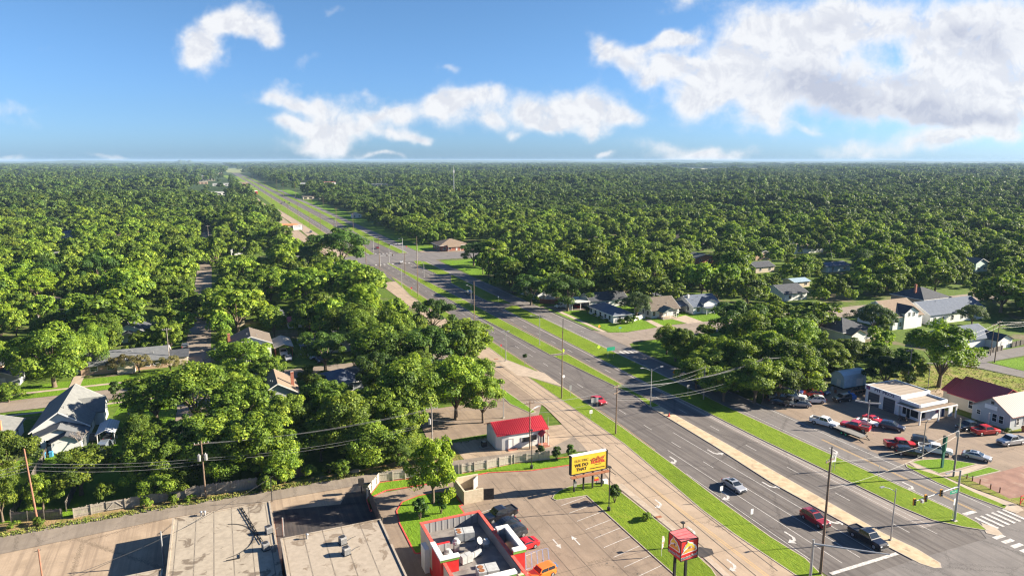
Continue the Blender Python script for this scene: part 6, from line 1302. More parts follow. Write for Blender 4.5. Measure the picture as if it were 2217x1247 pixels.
def build_car(kind, name, label, cat, color, rim=None, bed=True):
    L_, W_c, Hc, low, cab = CAR[kind]
    o = thing(name, label, cat); pm = P_[color]; hw = W_c / 2
    (xr, xf), wr = car_wheels(kind)
    # lower body: rounded in plan by taking in the ends, wheel arches cut into the side outline
    def arch(cx_): return [(cx_ + wr * 1.18 * math.cos(a), max(.26, wr + wr * 1.15 * math.sin(a))) for a in [math.pi - i * math.pi / 6 for i in range(7)]][::-1]
    bot = low[-2:]; top = low[:-2]
    prof = top + [bot[0]] + arch(xf) + arch(xr) + [bot[1]]
    mb = MB(); n = len(prof); ys = [-hw, -hw + .10, hw - .10, hw]; vs = []
    xm = 0
    for k, y in enumerate(ys):
        e = k in (0, 3)
        for x, z in prof:
            f = abs(x) / (L_ / 2); yy = y * (1 - .10 * max(0, f - .72) / .28)
            vs.append((x * (.985 if e else 1), yy, z - (.07 if e and z > .8 else 0)))
    fs = [(i + k * n, (i + 1) % n + k * n, (i + 1) % n + (k + 1) * n, i + (k + 1) * n) for k in range(3) for i in range(n)] + [tuple(range(n))[::-1], tuple(range(3 * n, 4 * n))]
    mb.add(vs, fs)
    if kind == 'pickup' and bed: pass
    mb.closed = True; bo = mb.build('body', pm, o)
    # cabin
    cb = MB(); zb = cab[0][1]; zt = max(z for x, z in cab); m = len(cab); vs = []
    for s in (-1, 1):
        for x, z in cab: vs.append((x, s * (hw - .06 - .17 * (z - zb) / (zt - zb)), z))
    cb.add(vs, [(i, i + 1, m + i + 1, m + i) for i in range(m - 1)] + [tuple(range(m))[::-1], tuple(range(m, 2 * m))])
    cb.closed = True; co = cb.build('cabin', pm, o)
    # glass: front, rear and side panels standing a hair proud of the cabin
    def glass(name, quads): 
        q = MB(); [q.add(v, [tuple(range(len(v)))]) for v in quads]; return q.build(name, M_GLASS, co)
    def cabpt(x, z, s, e=.012): return (x, s * (hw - .06 - .17 * (z - zb) / (zt - zb) + e), z)
    (ax, az), (bx_, bz), (fx0, fz0), (fx1, fz1) = cab[0], cab[1], cab[-2], cab[-1]
    def lerp(p, q, t): return (p[0] + (q[0] - p[0]) * t, p[1] + (q[1] - p[1]) * t)
    w0 = lerp((fx1, fz1), (fx0, fz0), .12); w1 = lerp((fx1, fz1), (fx0, fz0), .9); e = .015
    glass('windscreen', [[(w0[0] + e, -(hw - .16), w0[1] + e), (w0[0] + e, hw - .16, w0[1] + e), (w1[0] + e, hw - .28, w1[1] + e), (w1[0] + e, -(hw - .28), w1[1] + e)]])
    r0 = lerp((ax, az), (bx_, bz), .2); r1 = lerp((ax, az), (bx_, bz), .88)
    glass('rear_window', [[(r0[0] - e, hw - .2, r0[1] + e), (r0[0] - e, -(hw - .2), r0[1] + e), (r1[0] - e, -(hw - .3), r1[1] + e), (r1[0] - e, hw - .3, r1[1] + e)]])
    z0_, z1_ = zb + .07, zt - .10
    def edge_x(z, a, b_): return a[0] + (b_[0] - a[0]) * min(1, max(0, (z - a[1]) / (b_[1] - a[1])))
    xa0, xa1 = edge_x(z0_, cab[0], cab[1]) + .16, edge_x(z1_, cab[0], cab[1]) + .16; xb0, xb1 = edge_x(z0_, cab[-1], cab[-2]) - .12, edge_x(z1_, cab[-1], cab[-2]) - .10
    parts_ = 2 if kind in ('coupe', 'sports') else 3 if kind in ('suv', 'van') else 2
    if kind in ('coupe', 'sports'): parts_ = 1
    for s in (-1, 1):
        for i in range(parts_):
            u0, u1 = i / parts_ + .012, (i + 1) / parts_ - .012
            if kind == 'van' and i < 2: continue
            q = [cabpt(xa0 + (xb0 - xa0) * u0, z0_, s), cabpt(xa0 + (xb0 - xa0) * u1, z0_, s), cabpt(xa1 + (xb1 - xa1) * u1, z1_, s), cabpt(xa1 + (xb1 - xa1) * u0, z1_, s)]
            glass('side_window', [q if s < 0 else q[::-1]])
    # wheels
    for x in (xr, xf):
        for s in (-1, 1):
            wv_ = MB().cyl((0, -.11, 0), (0, .11, 0), wr, n=16); w = wv_.build('wheel', TYRE, o, (x, s * (hw - .12), wr))
            MB().cyl((0, s * .10, 0), (0, s * .125, 0), wr * .66, wr * .6, n=12).build('rim', rim or RIM, w)
    # lamps, bumpers, grille, mirrors
    zf = low[-4][1] if len(low) > 8 else .7; zf = .70 if kind in ('sedan', 'coupe', 'sports') else .88
    xe = L_ / 2
    for s in (-1, 1):
        MB().box(xe - .2, xe - .01, s * (hw - .32) - .16, s * (hw - .32) + .16, zf - .08, zf + .06).build('headlight', HEADL, o)
        MB().box(-xe - .012, -xe + .14, s * (hw - .24) - .13, s * (hw - .24) + .13, zf - .02, zf + .20).build('tail_light', TAILL, o)
        MB().box(cab[-1][0] - .35, cab[-1][0] - .2, s * (hw + .06) - .07, s * (hw + .06) + .07, zb + .0, zb + .15).build('mirror', pm, o)
    MB().box(xe - .05, xe + .03, -hw + .2, hw - .2, .32, .50).build('front_bumper', CHROME if kind == 'pickup' else M_DARK, o)
    MB().box(xe - .06, xe + .012, -hw * .5, hw * .5, .56, .56 + (.3 if kind in ('pickup', 'suv', 'jeep') else .14)).build('grille', M_DARK, o)
    MB().box(-xe - .05, -xe + .04, -hw + .15, hw - .15, .36, .56).build('rear_bumper', CHROME if kind == 'pickup' else M_DARK, o)
    if kind == 'pickup' and bed:
        MB().box(-2.72, -1.12, -hw + .2, hw - .2, 1.19, 1.236).build('bed_floor', M_DARK, o)
        rl = MB(); rl.box(-2.86, -1.0, -hw + .06, -hw + .2, 1.2, 1.34).box(-2.86, -1.0, hw - .2, hw - .06, 1.2, 1.34).box(-2.9, -2.76, -hw + .12, hw - .12, 1.2, 1.34)
        rl.build('bed_rail', pm, o)
    if kind in ('suv', 'jeep'):
        for s in (-1, 1): MB().bar((-1.5, s * (hw - .28), zt + .05), (.2, s * (hw - .28), zt + .04), .04, .05).build('roof_rail', M_DARK, co)
    if kind == 'sedan' or kind == 'suv': MB().box(-.9, -.1, -.4, .4, zt - .012, zt + .014).build('sunroof', M_GLASS, co)
    return o
PROTO = {}
def car(kind, color, x, y, deg, label, cat=None, name=None, group=None, z=.11, rim=None, bed=True):
    cats = {'sedan': 'car', 'coupe': 'car', 'sports': 'car', 'suv': 'SUV', 'box': 'car', 'pickup': 'pickup truck', 'jeep': 'SUV', 'van': 'van'}
    names = {'sedan': 'sedan_car', 'coupe': 'coupe_car', 'sports': 'sports_car', 'suv': 'family_car', 'box': 'hatchback_car', 'pickup': 'pickup_truck', 'jeep': 'offroad_car', 'van': 'delivery_van'}
    key = (kind, color, str(rim), bed)
    if key not in PROTO:
        o = build_car(kind, name or names[kind], label, cat or cats[kind], color, rim, bed); PROTO[key] = o; note_kids(o)
    else: o = copy_tree(PROTO[key])
    return put(o, x, y, z, R(deg), label, group)
GH, GR, GW, GJ, GS = 'vehicles driving on the highway', 'cars parked beside the restaurant', 'vehicles on the workshop lot', 'vehicles in the crowded corner of the workshop lot', 'cars parked along the residential streets'
car('coupe', 'red', 79.4, 134.9, -90, 'bright red car on the near carriageway by the small double post sign', group=GH, z=.05)
car('sedan', 'silver', 79.2, 88.0, -90, 'silver sedan in the middle lane beside a white turn arrow', group=GH, z=.05)
car('suv', 'maroon', 83.1, 73.9, -90, 'dark red SUV in the lane next to the beige median', group=GH, z=.05)
car('pickup', 'black', 85.9, 66.6, -90, 'black pickup driving alongside the end of the beige median', group=GH, z=.05)
car('suv', 'silver', 96.2, 273.5, 90, 'pale SUV in the shaded far carriageway below the leaf shaped island', group=GH, z=.05)
car('sedan', 'white', 91.5, 372, 80, 'white car waiting in the second junction', group=GH, z=.11)
car('suv', 'dark', 80.5, 449, -90, 'dark car just beyond the second junction on the near carriageway', group=GH, z=.05)
car('sedan', 'maroon', 93.4, 442, 90, 'dark red car beyond the second junction on the far carriageway', group=GH, z=.05)
car('sedan', 'dark', 66.6, 561, -90, 'dark car crossing the verge of the far frontage road', group=GH, z=.16)
for i, (px, py, c, l) in enumerate(((609, 442, 'grey', 'grey car far up the near carriageway'), (616, 439, 'dark', 'dark car beside the grey one far up the highway'), (626, 441, 'black', 'black car far up the far carriageway'), (545, 408, 'dark', 'tiny dark car near the tan brick front'), (551, 405, 'black', 'tiny black car near the far bend'), (532, 404, 'red', 'tiny red car at the far bend'))):
    x, y = g(px, py); car('sedan', c, x, y, 90 if i % 2 else -90, l, group=GH, z=.05)
car('pickup', 'black', 37.9, 94.3, 190, 'black crew cab pickup in the bay nearest the bin enclosure', group=GR, z=.07)
car('sedan', 'black', 37.6, 91.4, 190, 'black sedan next to the black pickup by the restaurant', group=GR, z=.07)
car('suv', 'dark', 37.5, 88.4, 190, 'charcoal SUV half hidden behind the restaurant side tower', group=GR, z=.07)
car('coupe', 'red', 37.8, 84.9, 190, 'bright red coupe beside the hatched bay of the restaurant', group=GR, z=.07)
car('box', 'orange', 37.3, 77.6, 190, 'orange boxy hatchback at the lower edge by the restaurant', group=GR, z=.07)
car('pickup', 'white', 116.8, 103.6, -70, 'white crew cab pickup at the kerb of the workshop lot', group=GW, z=.08)
car('pickup', 'red', 120.9, 99.3, 115, 'damaged red pickup with open front beside the flatbed trailer', group=GW, z=.08)
car('sports', 'white', 125.7, 100.3, -62, 'white low sports car with dark bonnet stripes behind the lamp post', group=GW, z=.08)
car('sports', 'red', 128.5, 101.0, -80, 'small red sports car behind the white sports car', group=GW, z=.08)

car('pickup', 'blue', 125.5, 122.0, -60, 'faded blue pickup in the back row of the crowded corner', group=GJ, z=.08); car('suv', 'red', 129.0, 118.6, 140, 'red bodied wreck between the white SUV and the muscle car', group=GJ, z=.08); car('sedan', 'dark', 117.6, 117.2, -58, 'dark sedan under the short lamp post', group=GJ, z=.08)
car('suv', 'navy', 128.2, 96.3, -62, 'dark blue SUV alone in front of the workshop office', group=GW, z=.08)
car('pickup', 'red', 121.2, 88.9, -30, 'red single cab pickup with its bed towards the road', group=GW, z=.08)
car('suv', 'black', 119.6, 85.9, -38, 'black SUV parked tight against the red single cab pickup', group=GW, z=.08)
car('pickup', 'white', 125.2, 84.5, -52, 'white pickup behind the green pylon sign', group=GW, z=.08)
car('jeep', 'dark', 126.6, 88.0, -52, 'dark off road car hidden beyond the white pickup', group=GW, z=.08)
car('sedan', 'silver', 129.9, 79.5, -62, 'silver sedan beside the grass corner of the workshop lot', group=GW, z=.08)
x, y = g(2098, 930); car('pickup', 'dark', x, y, 172, 'black pickup parked in the shade of the grey office', group=GW, z=.08)
x, y = g(2133, 940); car('pickup', 'red', x, y, -12, 'small red pickup between the black pickup and the white pickup by the office', group=GW, z=.08)
x, y = g(2188, 962); car('pickup', 'silver', x, y, 172, 'silver white pickup at the right edge of the lot', group=GW, z=.08)
car('sedan', 'steel', 120.9, 114.5, 145, 'blue grey sedan in front of the crowded corner', group=GJ, z=.08)
car('suv', 'white', 126.0, 115.1, 150, 'white SUV with a black roof window behind the blue grey sedan', group=GJ, z=.08)
car('jeep', 'black', 132.8, 113.3, 175, 'black off road car beside the blue tarpaulin', group=GJ, z=.08)
car('coupe', 'blue', 132.4, 119.6, -82, 'royal blue muscle car in the crowded corner', group=GJ, z=.08)
car('pickup', 'dark', 119.9, 119.6, -55, 'dark pickup beside the short lamp post of the crowded corner', group=GJ, z=.08)
car('pickup', 'white', 123.3, 119.0, -52, 'stripped white pickup between the dark pickup and the white SUV', group=GJ, z=.08, bed=False)
car('sedan', 'navy', 129.3, 124.0, 20, 'blue wreck in the shade behind the muscle car', group=GJ, z=.08); car('sedan', 'steel', 136.3, 123.3, 60, 'green grey wreck between barrels and the curved shed', group=GJ, z=.08)
car('van', 'white', 119.6, 233.6, 190, 'white van in front of the pale flat carport', group=GS, z=.08); car('sedan', 'red', 125.5, 231.5, 90, 'red car inside the pale flat carport', group=GS, z=.07); car('suv', 'grey', 156.2, 209.5, -90, 'grey car under the linking carport', group=GS, z=.05)
x, y = g(176, 808); car('suv', 'white', x, y, -88, 'white car on the driveway beside the broad oak', group=GS, z=.14)
x, y = g(401, 754); car('suv', 'grey', x, y, 90, 'grey car parked first in the narrow street', group=GS, z=.12); x, y = g(400, 768); car('sedan', 'black', x, y, 90, 'black car behind the grey car in the narrow street', group=GS, z=.12)
x, y = g(470, 758); car('sedan', 'silver', x, y, -90, 'silver car on the grass beside the lone umbrella shaped tree', group=GS, z=.05)
car('pickup', 'white', 15.0, 206.5, -90, 'white pickup under the brown posted carport', group=GS, z=.05); car('sedan', 'silver', 15.8, 200.4, -92, 'pale sedan on the drive in front of the brown posted carport', group=GS, z=.05)
car('suv', 'dark', 21.6, 205.0, -90, 'dark car under the flat carport', group=GS, z=.05); car('suv', 'white', 22.3, 199.6, -85, 'white car on the drive before the flat carport', group=GS, z=.05); car('sedan', 'navy', 23.8, 195.4, -85, 'blue car nearest the street before the flat carport', group=GS, z=.05)
car('sedan', 'dark', -30.2, 183.0, 0, 'dark car on the residential street beside the little street tree', group=GS, z=.12); car('van', 'steel', -23.5, 149.6, 82, 'small bluish van outside the metal gable carport', group=GS, z=.04); car('sedan', 'dark', -23.6, 155.5, 90, 'dark car under the metal gable carport', group=GS, z=.04)
car('sedan', 'blue', -20.5, 168.5, 95, 'blue car half hidden by leaves beside the grey roofed house', group=GS, z=.04)
car('sedan', 'white', 2.5, 185.2, 0, 'white car glimpsed under the trees by the bare tree', group=GS, z=.12); car('sedan', 'silver', -3.5, 187.6, 0, 'silver car behind the bare tree', group=GS, z=.12)
# flatbed trailer
t = thing('flatbed_trailer', 'empty flatbed trailer with bright green wheel rims', 'trailer', (117.4, 97.6, .06), R(-86))
MB().box(-3.2, 3.2, -1.05, 1.05, .72, .84).build('deck', mat('trailer_deck', (.16, .15, .14), (.24, .23, .21), 3, stretch=(.4, 6, 1)), t); MB().box(-3.3, 3.3, -1.12, -1.05, .6, .86).box(-3.3, 3.3, 1.05, 1.12, .6, .86).bar((3.2, .8, .62), (4.6, 0, .55), .1).bar((3.2, -.8, .62), (4.6, 0, .55), .1).build('frame', M_DARK, t)
for x in (-.9, .1):
    for s in (-1, 1):
        w = MB().cyl((0, -.1, 0), (0, .1, 0), .34, n=14).build('wheel', TYRE, t, (x, s * 1.22, .36)); MB().cyl((0, s * .09, 0), (0, s * .13, 0), .2, n=10).build('rim', RIMG, w)
MB().box(-1.5, .7, 1.1, 1.36, .78, .84).build('mudguard', M_DARK, t); MB().box(-1.5, .7, -1.36, -1.1, .78, .84).build('mudguard', M_DARK, t)
t = thing('motorcycle', 'dark motorcycle by the office corner of the workshop', 'motorcycle', (134.4, 98.6, .06), R(-40))
for x in (-.7, .7): w = MB().cyl((0, -.06, 0), (0, .06, 0), .31, n=14).build('wheel', TYRE, t, (x, 0, .31)); MB().cyl((0, -.07, 0), (0, .07, 0), .17, n=10).build('rim', CHROME, w)
MB().box(-.35, .35, -.12, .12, .35, .75).box(-.75, .0, -.14, .14, .75, .87).build('frame', M_DARK, t); mb = MB(); mb.ball((.25, 0, .88), .28, .15, .15, 8, 6); mb.build('tank', P_['black'], t); MB().bar((.7, 0, .31), (.45, 0, 1.1), .06).bar((.45, -.35, 1.1), (.45, .35, 1.1), .04).build('handlebar', CHROME, t)
# things in the crowded corner
M_TARP = mat('blue_tarpaulin', (.03, .14, .45), (.05, .20, .55), 3, rough=.5); M_RUST = mat('rusty_steel', (.22, .08, .04), (.34, .15, .08), 4)
def barrel(x, y, m, label, h=.9, r=.3): 
    b = Bld('barrel', label, 'barrel', x, y, 'barrels and drums by the curved shed'); b.part('drum', MB().cyl((0, 0, 0), (0, 0, h), r, n=14), m); b.part('rim', MB().cyl((0, 0, h), (0, 0, h + .03), r * 1.05, n=14), M_DARK)
barrel(138.6, 116.4, M_TARP, 'blue plastic barrel beside the rust coloured frame'); barrel(147.9, 118.3, M_TARP, 'blue barrel at the right end of the curved shed'); barrel(137.4, 120.5, M_STEELW, 'white drum left of the curved shed'); barrel(136.2, 118.3, M_RUST, 'rusty drum before the curved shed')
b = Bld('tarpaulin_bundle', 'bundle under a bright blue tarpaulin by the black off road car', 'tarpaulin', 136.3, 113.8); mb = MB().prism([(-1, -.7), (.9, -.8), (1.1, .6), (-.8, .8)], 0, .9); mb.prism([(-.6, -.4), (.6, -.5), (.7, .3), (-.5, .5)], .9, 1.3); b.part('cover', mb, M_TARP)
b = Bld('scrap_rack', 'rust red steel rack holding tyres beside the workshop', 'rack', 141.2, 114.4); mb = MB()
for x in (-3.6, 0, 3.6): mb.box(x - .05, x + .05, -.5, -.4, 0, 1.6).box(x - .05, x + .05, .4, .5, 0, 1.6)
mb.box(-3.7, 3.7, -.5, .5, 1.5, 1.58).box(-3.7, 3.7, -.5, .5, .7, .76); b.part('frame', mb, M_RUST)
rt = random.Random(5)
for i in range(14):
    tyre = MB().cyl((0, -.11, 0), (0, .11, 0), .33, n=14).build('tyre', TYRE, None, (138.0 + i * .46, 114.4 + rt.uniform(-.15, .15), 1.11 if i % 2 else 1.95), R(90) + rt.uniform(-.3, .3)); tag(tyre, 'black tyre on the rust red rack', 'tyre', 'tyres on the rust red rack')
TAGS = []
CNT = {}; SEEN = []
for i in range(24):
    x, y = rt.uniform(124, 138), rt.uniform(119.5, 125.5)
    if 131 < x < 134 and 116.5 < y < 122.5: continue
    k = rt.randrange(3); mt = rt.choice((M_GALV, M_RUST, M_STEELW, M_DARK, M_TARP, P_['navy'])); w_, d_, h_ = rt.uniform(.5, 1.2), rt.uniform(.4, .9), rt.uniform(.4, 1.1)
    b = Bld(('crate', 'metal_cabinet', 'engine_part')[k], 'SORT', ('crate', 'cabinet', 'scrap')[k], x, y, 'discarded items in the crowded corner', rt.uniform(0, 3)); b.o.location.z = .07
    SEEN.append((k, b.o, x, y)); mb = MB().prism([(-w_ / 2, -d_ / 2), (w_ / 2, -d_ / 2), (w_ / 2 * .9, d_ / 2), (-w_ / 2 * .8, d_ / 2 * .9)], 0, h_); mb.box(-w_ * .3, w_ * .2, -d_ * .3, d_ * .3, h_, h_ + .15); b.part('casing', mb, mt)
for k_ in range(3):
    for n_, (_, o_, _x, _y) in enumerate(sorted([q for q in SEEN if q[0] == k_], key=lambda q: (q[2] - 132.4) ** 2 + (q[3] - 119.6) ** 2)):
        o_['label'] = f"{('discarded crate', 'old metal cabinet', 'heap of engine scrap')[k_]}, {['nearest', 'second nearest', 'third nearest', 'fourth nearest', 'fifth nearest', 'sixth nearest', 'seventh nearest', 'eighth nearest', 'ninth nearest', 'tenth nearest', 'eleventh nearest', 'twelfth nearest'][n_]} to the royal blue muscle car"
b = Bld('concrete_bin', 'stone clad planter bin at the edge of the service road', 'bin', *g(1674, 866)); b.part('casing', MB().box(-.75, .75, -.6, .6, 0, 1.2), M_CONCW); b.part('rim', MB().box(-.8, .8, -.65, .65, 1.2, 1.32), WALK)
# ================================================================ POLES, LAMPS, SIGNALS, SIGNS, WIRES
M_POLE = mat('pole_timber', (.14, .09, .06), (.24, .17, .12), 4, stretch=(4, 4, .5)); M_POLER = mat('red_brown_pole', (.24, .11, .07), (.34, .17, .11), 4, stretch=(4, 4, .5)); M_POLEG = mat('grey_pole_timber', (.22, .19, .165), (.34, .30, .26), 4, stretch=(4, 4, .5)); M_INS = mat('insulator', (.35, .33, .31), (.6, .58, .55), 6, rough=.3)
def height_for(x, y, top):
    lo, hi = .5, 60
    for _ in range(40):
        m_ = (lo + hi) / 2
        if proj(x, y, m_)[1] > top: lo = m_
        else: hi = m_
    return lo
POLES = {}
def pole(key, px, py, top, label, kind='utility', m=None, arms=1, trans=0, rz=0, group='utility poles', arm=None, lean=(0, 0), r=.16, ext=None):
    x, y = g(px, py); h = height_for(x, y, top)
    b = Bld('utility_pole', label, 'utility pole', x, y, group, R(rz)); POLES[key] = (x, y, h, R(rz))
    b.part('shaft', MB().cyl((0, 0, -.3), (lean[0], lean[1], h if not ext else h * ext), r, r * .62, 9), m or M_POLE)
    if ext: b.part('extension', MB().cyl((.12, 0, h * ext - .8), (.12, 0, h), r * .5, r * .4, 8), M_DARK)
    ha = h * (ext or 1)
    for i in range(arms):
        z = ha - .45 - i * 1.3
        a = b.part('crossarm', MB().box(-1.15, 1.15, -.06, .06, z - .07, z + .07), m or M_POLE)
        for u in (-1.05, -.45, .45, 1.05): MB().cyl((u, 0, z + .07), (u, 0, z + .33), .06, .045, 7).build('insulator', M_INS, a)
    for i in range(trans):
        t_ = b.part('transformer', MB().cyl(((i - .5) * 1.0 + .0, -.15, ha - 3.3), ((i - .5) * 1.0, -.15, ha - 2.3), .28, n=12), M_GALV); MB().cyl(((i - .5) * 1.0, -.15, ha - 2.3), ((i - .5) * 1.0, -.15, ha - 2.05), .07, n=6).build('bushing', M_INS, t_)
    if arm:
        dx_, dy_, z = arm; b.part('lamp_arm', MB().tube([(0, 0, z - .5), (dx_ * .5, dy_ * .5, z), (dx_, dy_, z + .05)], .05), M_GALV); b.part('lamp_head', MB().box(dx_ - .35, dx_ + .35, dy_ - .15, dy_ + .15, z - .02, z + .13), M_STEELW)
    return b
pole('L1', 82, 1131, 970, 'reddish brown leaning pole at the black mesh fence', m=M_POLER, arms=0, lean=(-.5, 0)); pole('L2', 446, 1080, 955, 'dark pole carrying two grey transformers at the alley', m=M_POLE, arms=1, trans=2)
pole('L3', 937, 1000, 880, 'pole with a grey box beside the bright restaurant tree', m=M_POLEG, arms=1, trans=1); pole('L4', 589, 1086, 1035, 'thin pole at the corner of the stained warehouse', m=M_DARK, arms=0, r=.08)
pole('S1', 1147, 972, 868, 'pole with a curved street lamp arm in front of the red roofed shop', m=M_POLE, arms=1, arm=(2.2, .9, 8.2), r=.14); pole('S2', 1186, 960, 903, 'short slim pole at the right corner of the red roofed shop', m=M_POLEG, arms=0, r=.09)
pole('V1', 1216, 863, 690, 'very tall dark pole with a stub extension on the verge beyond the slip road', m=M_POLE, arms=0, ext=.85, rz=20); pole('V2', 1333, 940, 832, 'dark pole with a busy crossarm on the verge beside the highway', m=M_POLE, arms=2, rz=25); pole('V3', 1027, 708, 610, 'tall dark pole rising in front of the left tree belt', m=M_POLE, arms=0); pole('V4', 905, 643, 512, 'tall pole on the verge by the second junction', m=M_POLE, arms=0)
pole('V5', 1776, 1243, 967, 'very tall dark pole at the lower right with a slim extension', m=M_POLE, arms=1, ext=.92, rz=15, r=.2); pole('R1', 1523, 865, 792, 'grey wooden pole on the shaded verge', m=M_POLEG, arms=0); pole('R2', 1652, 866, 772, 'dark pole with a lamp at the edge of the tree wall', m=M_POLE, arms=1, arm=(.9, -.6, 7.2)); pole('R3', 2064, 1032, 905, 'grey pole with a slanted stub and grey boxes at the far corner', m=M_POLEG, arms=0, trans=1, r=.19)
pole('R4', 2007, 855, 790, 'pale thin pole behind the workshop roof', m=M_POLEG, arms=0, r=.1); pole('R5', 2153, 785, 694, 'dark pole with a crossarm beside the park street', m=M_POLE, arms=2); pole('R6', 2144, 770, 700, 'slim pole just behind the one beside the park street', m=M_POLE, arms=1, r=.12); pole('R7', 1771, 815, 752, 'grey pole standing in front of the workshop trees', m=M_POLEG, arms=1); pole('R8', 1960, 850, 755, 'leaning grey pole among the dark workshop trees', m=M_POLEG, arms=1, lean=(.8, 0))
for k, (px, py, tp, lb) in enumerate(((390, 675, 644, 'pole with crossarm on the narrow street before the round tree'), (368, 793, 710, 'tall grey pole on the front lawn of the ranch house'), (90, 712, 668, 'red brown pole with transformer beside the tan brick house'), (1793, 548, 520, 'pale pole at the lit lawn on the far right street'), (1955, 565, 534, 'pole with crossarm left of the second far street pole'), (179, 585, 566, 'short pole in the left canopy'), (1802, 590, 565, 'pole beside the pale green house'), (452, 520, 488, 'white pole by the narrow street far away'), (1290, 540, 512, 'pole poking out of the canopy near the flat grey roof'))):
    pole('D%d' % k, px, py, tp, lb, m=M_POLEG if k not in (2,) else M_POLER, arms=1, trans=1 if k == 2 else 0, r=.13)
# rows of tall poles and lamps along the highway beyond the junction
far_p = [(793, 577, 520), (822, 580, 514), (877, 597, 548), (724, 527, 485), (757, 534, 492), (695, 502, 458), (671, 493, 457), (646, 477, 440), (624, 463, 433), (607, 449, 427), (588, 441, 420), (730, 512, 449), (765, 500, 462), (676, 457, 430), (700, 447, 424), (640, 430, 395), (614, 428, 396), (575, 420, 392), (560, 412, 385), (548, 406, 382), (600, 416, 388), (1004, 405, 380), (655, 414, 385), (536, 404, 380)]
wd = ['first', 'second', 'third', 'fourth', 'fifth', 'sixth', 'seventh', 'eighth', 'ninth', 'tenth', 'eleventh', 'twelfth']
protoP = None
for i, (px, py, tp) in enumerate(far_p):
    x, y = g(px, py); h = height_for(x, y, tp)
    lab = (wd[i] + ' pole away from the camera in the row beyond the second junction') if i < 12 else 'small distant pole in the row beside the far highway'
    if protoP is None:
        b = Bld('utility_pole', lab, 'utility pole', x, y, 'tall poles along the distant highway'); b.part('shaft', MB().cyl((0, 0, 0), (0, 0, 14), .17, .11, 8), M_POLE); b.part('crossarm', MB().box(-1.1, 1.1, -.06, .06, 13.3, 13.45), M_POLE); protoP = b.o; note_kids(protoP); o = protoP
    else: o = copy_tree(protoP)
    put(o, x, y, 0, 0, lab); o.scale = (1, 1, h / 14)
# street lamps
def lamp(px, py, top, label, arms=((2.4, 0),), m=None, base=True, group='street lamps'):
    x, y = g(px, py); h = height_for(x, y, top)
    b = Bld('street_lamp', label, 'street lamp', x, y, group); m = m or M_GALV
    b.part('post', MB().cyl((0, 0, 0), (0, 0, h - .4), .13, .07, 10), m)
    if base: b.part('base', MB().box(-.22, .22, -.22, .22, .0, .25), M_CONCW)
    for ax, ay in arms:
        b.part('arm', MB().tube([(0, 0, h - .9), (ax * .5, ay * .5, h - .25), (ax, ay, h)], .05), m); b.part('lamp_head', MB().box(ax - .38, ax + .38, ay - .14, ay + .14, h - .06, h + .08), M_GALV)
lamp(1928, 1170, 1052, 'tall single arm lamp at the end of the beige median', ((-2.2, .6),)); lamp(1408, 880, 795, 'median lamp with two raised arms before the beige strip', ((-2.4, .4), (2.4, -.4))); lamp(1168, 747, 683, 'single arm lamp on the grass median beyond the slip road', ((-2.6, .8),)); lamp(1095, 782, 717, 'short double headed lamp on the near verge beside the slip road', ((-.8, 0), (.8, 0)))
lamp(1020, 664, 617, 'pale lamp on the median in front of the tall pole', ((-1.6, 0),)); lamp(870, 623, 578, 'pale lamp on the near verge before the second junction', ((-1.2, .4),)); lamp(918, 600, 568, 'pale lamp on the median tip before the second junction', ((-.8, .2),)); lamp(843, 570, 534, 'white lamp at the start of the narrow median', ((.6, -.3),)); lamp(765, 521, 496, 'pale lamp on the median beyond the second junction', ((-2.2, .6),)); lamp(728, 499, 470, 'pale lamp behind the others beyond the second junction', ((-2, .6),))
lamp(809, 548, 515, 'two armed lamp on the far median beyond the second junction', ((-2.4, .4), (2.4, -.4))); lamp(1090, 905, 832, 'plain grey pole without lamp by the concrete forecourt', ()); lamp(904, 570, 527, 'lamp with a bent arm on the far side of the second junction', ((-1.4, .4),)); lamp(1996, 992, 908, 'slim dark pole with a small camera box on the workshop kerb', ((.5, -.2),), M_POLEG)
def box_light(px, py, top, label):
    x, y = g(px, py); h = height_for(x, y, top); b = Bld('lot_light', label, 'lot light', x, y, 'square headed lot lights')
    b.part('base', MB().cyl((0, 0, 0), (0, 0, .7), .28, n=12), M_DARK); b.part('post', MB().box(-.06, .06, -.06, .06, .7, h), M_DARK); b.part('lamp_head', MB().box(-.35, .15, -.25, .25, h - .12, h + .06), M_DARK)
box_light(1151, 1015, 930, 'black square headed light beside the picket fence'); box_light(1318, 1106, 1010, 'black square headed light beside the billboard'); box_light(1477, 1185, 1130, 'black square headed light behind the red cube sign')
# wide flat twin lot light on the workshop lot and the small one in the corner
x, y = g(1877, 926); b = Bld('lot_light', 'white lot light with two long tubular arms on the workshop lot', 'lot light', x, y, 'square headed lot lights'); b.part('post', MB().cyl((0, 0, 0), (0, 0, 6.2), .09, n=8), M_STEELW); b.part('arm', MB().bar((0, 0, 5.5), (-2.3, 1.6, 5.9), .16, .3), M_STEELW); b.part('arm', MB().bar((0, 0, 5.5), (2.3, -.9, 5.4), .16, .3), M_STEELW)
x, y = g(1697, 869); b = Bld('lot_light', 'short white lot light with one flat tube by the crowded corner', 'lot light', x, y, 'square headed lot lights'); b.part('post', MB().cyl((0, 0, 0), (0, 0, 4.6), .09, n=8), M_STEELW); b.part('arm', MB().bar((-1.1, .5, 4.75), (1.2, -.6, 4.55), .22, .16), M_STEELW)
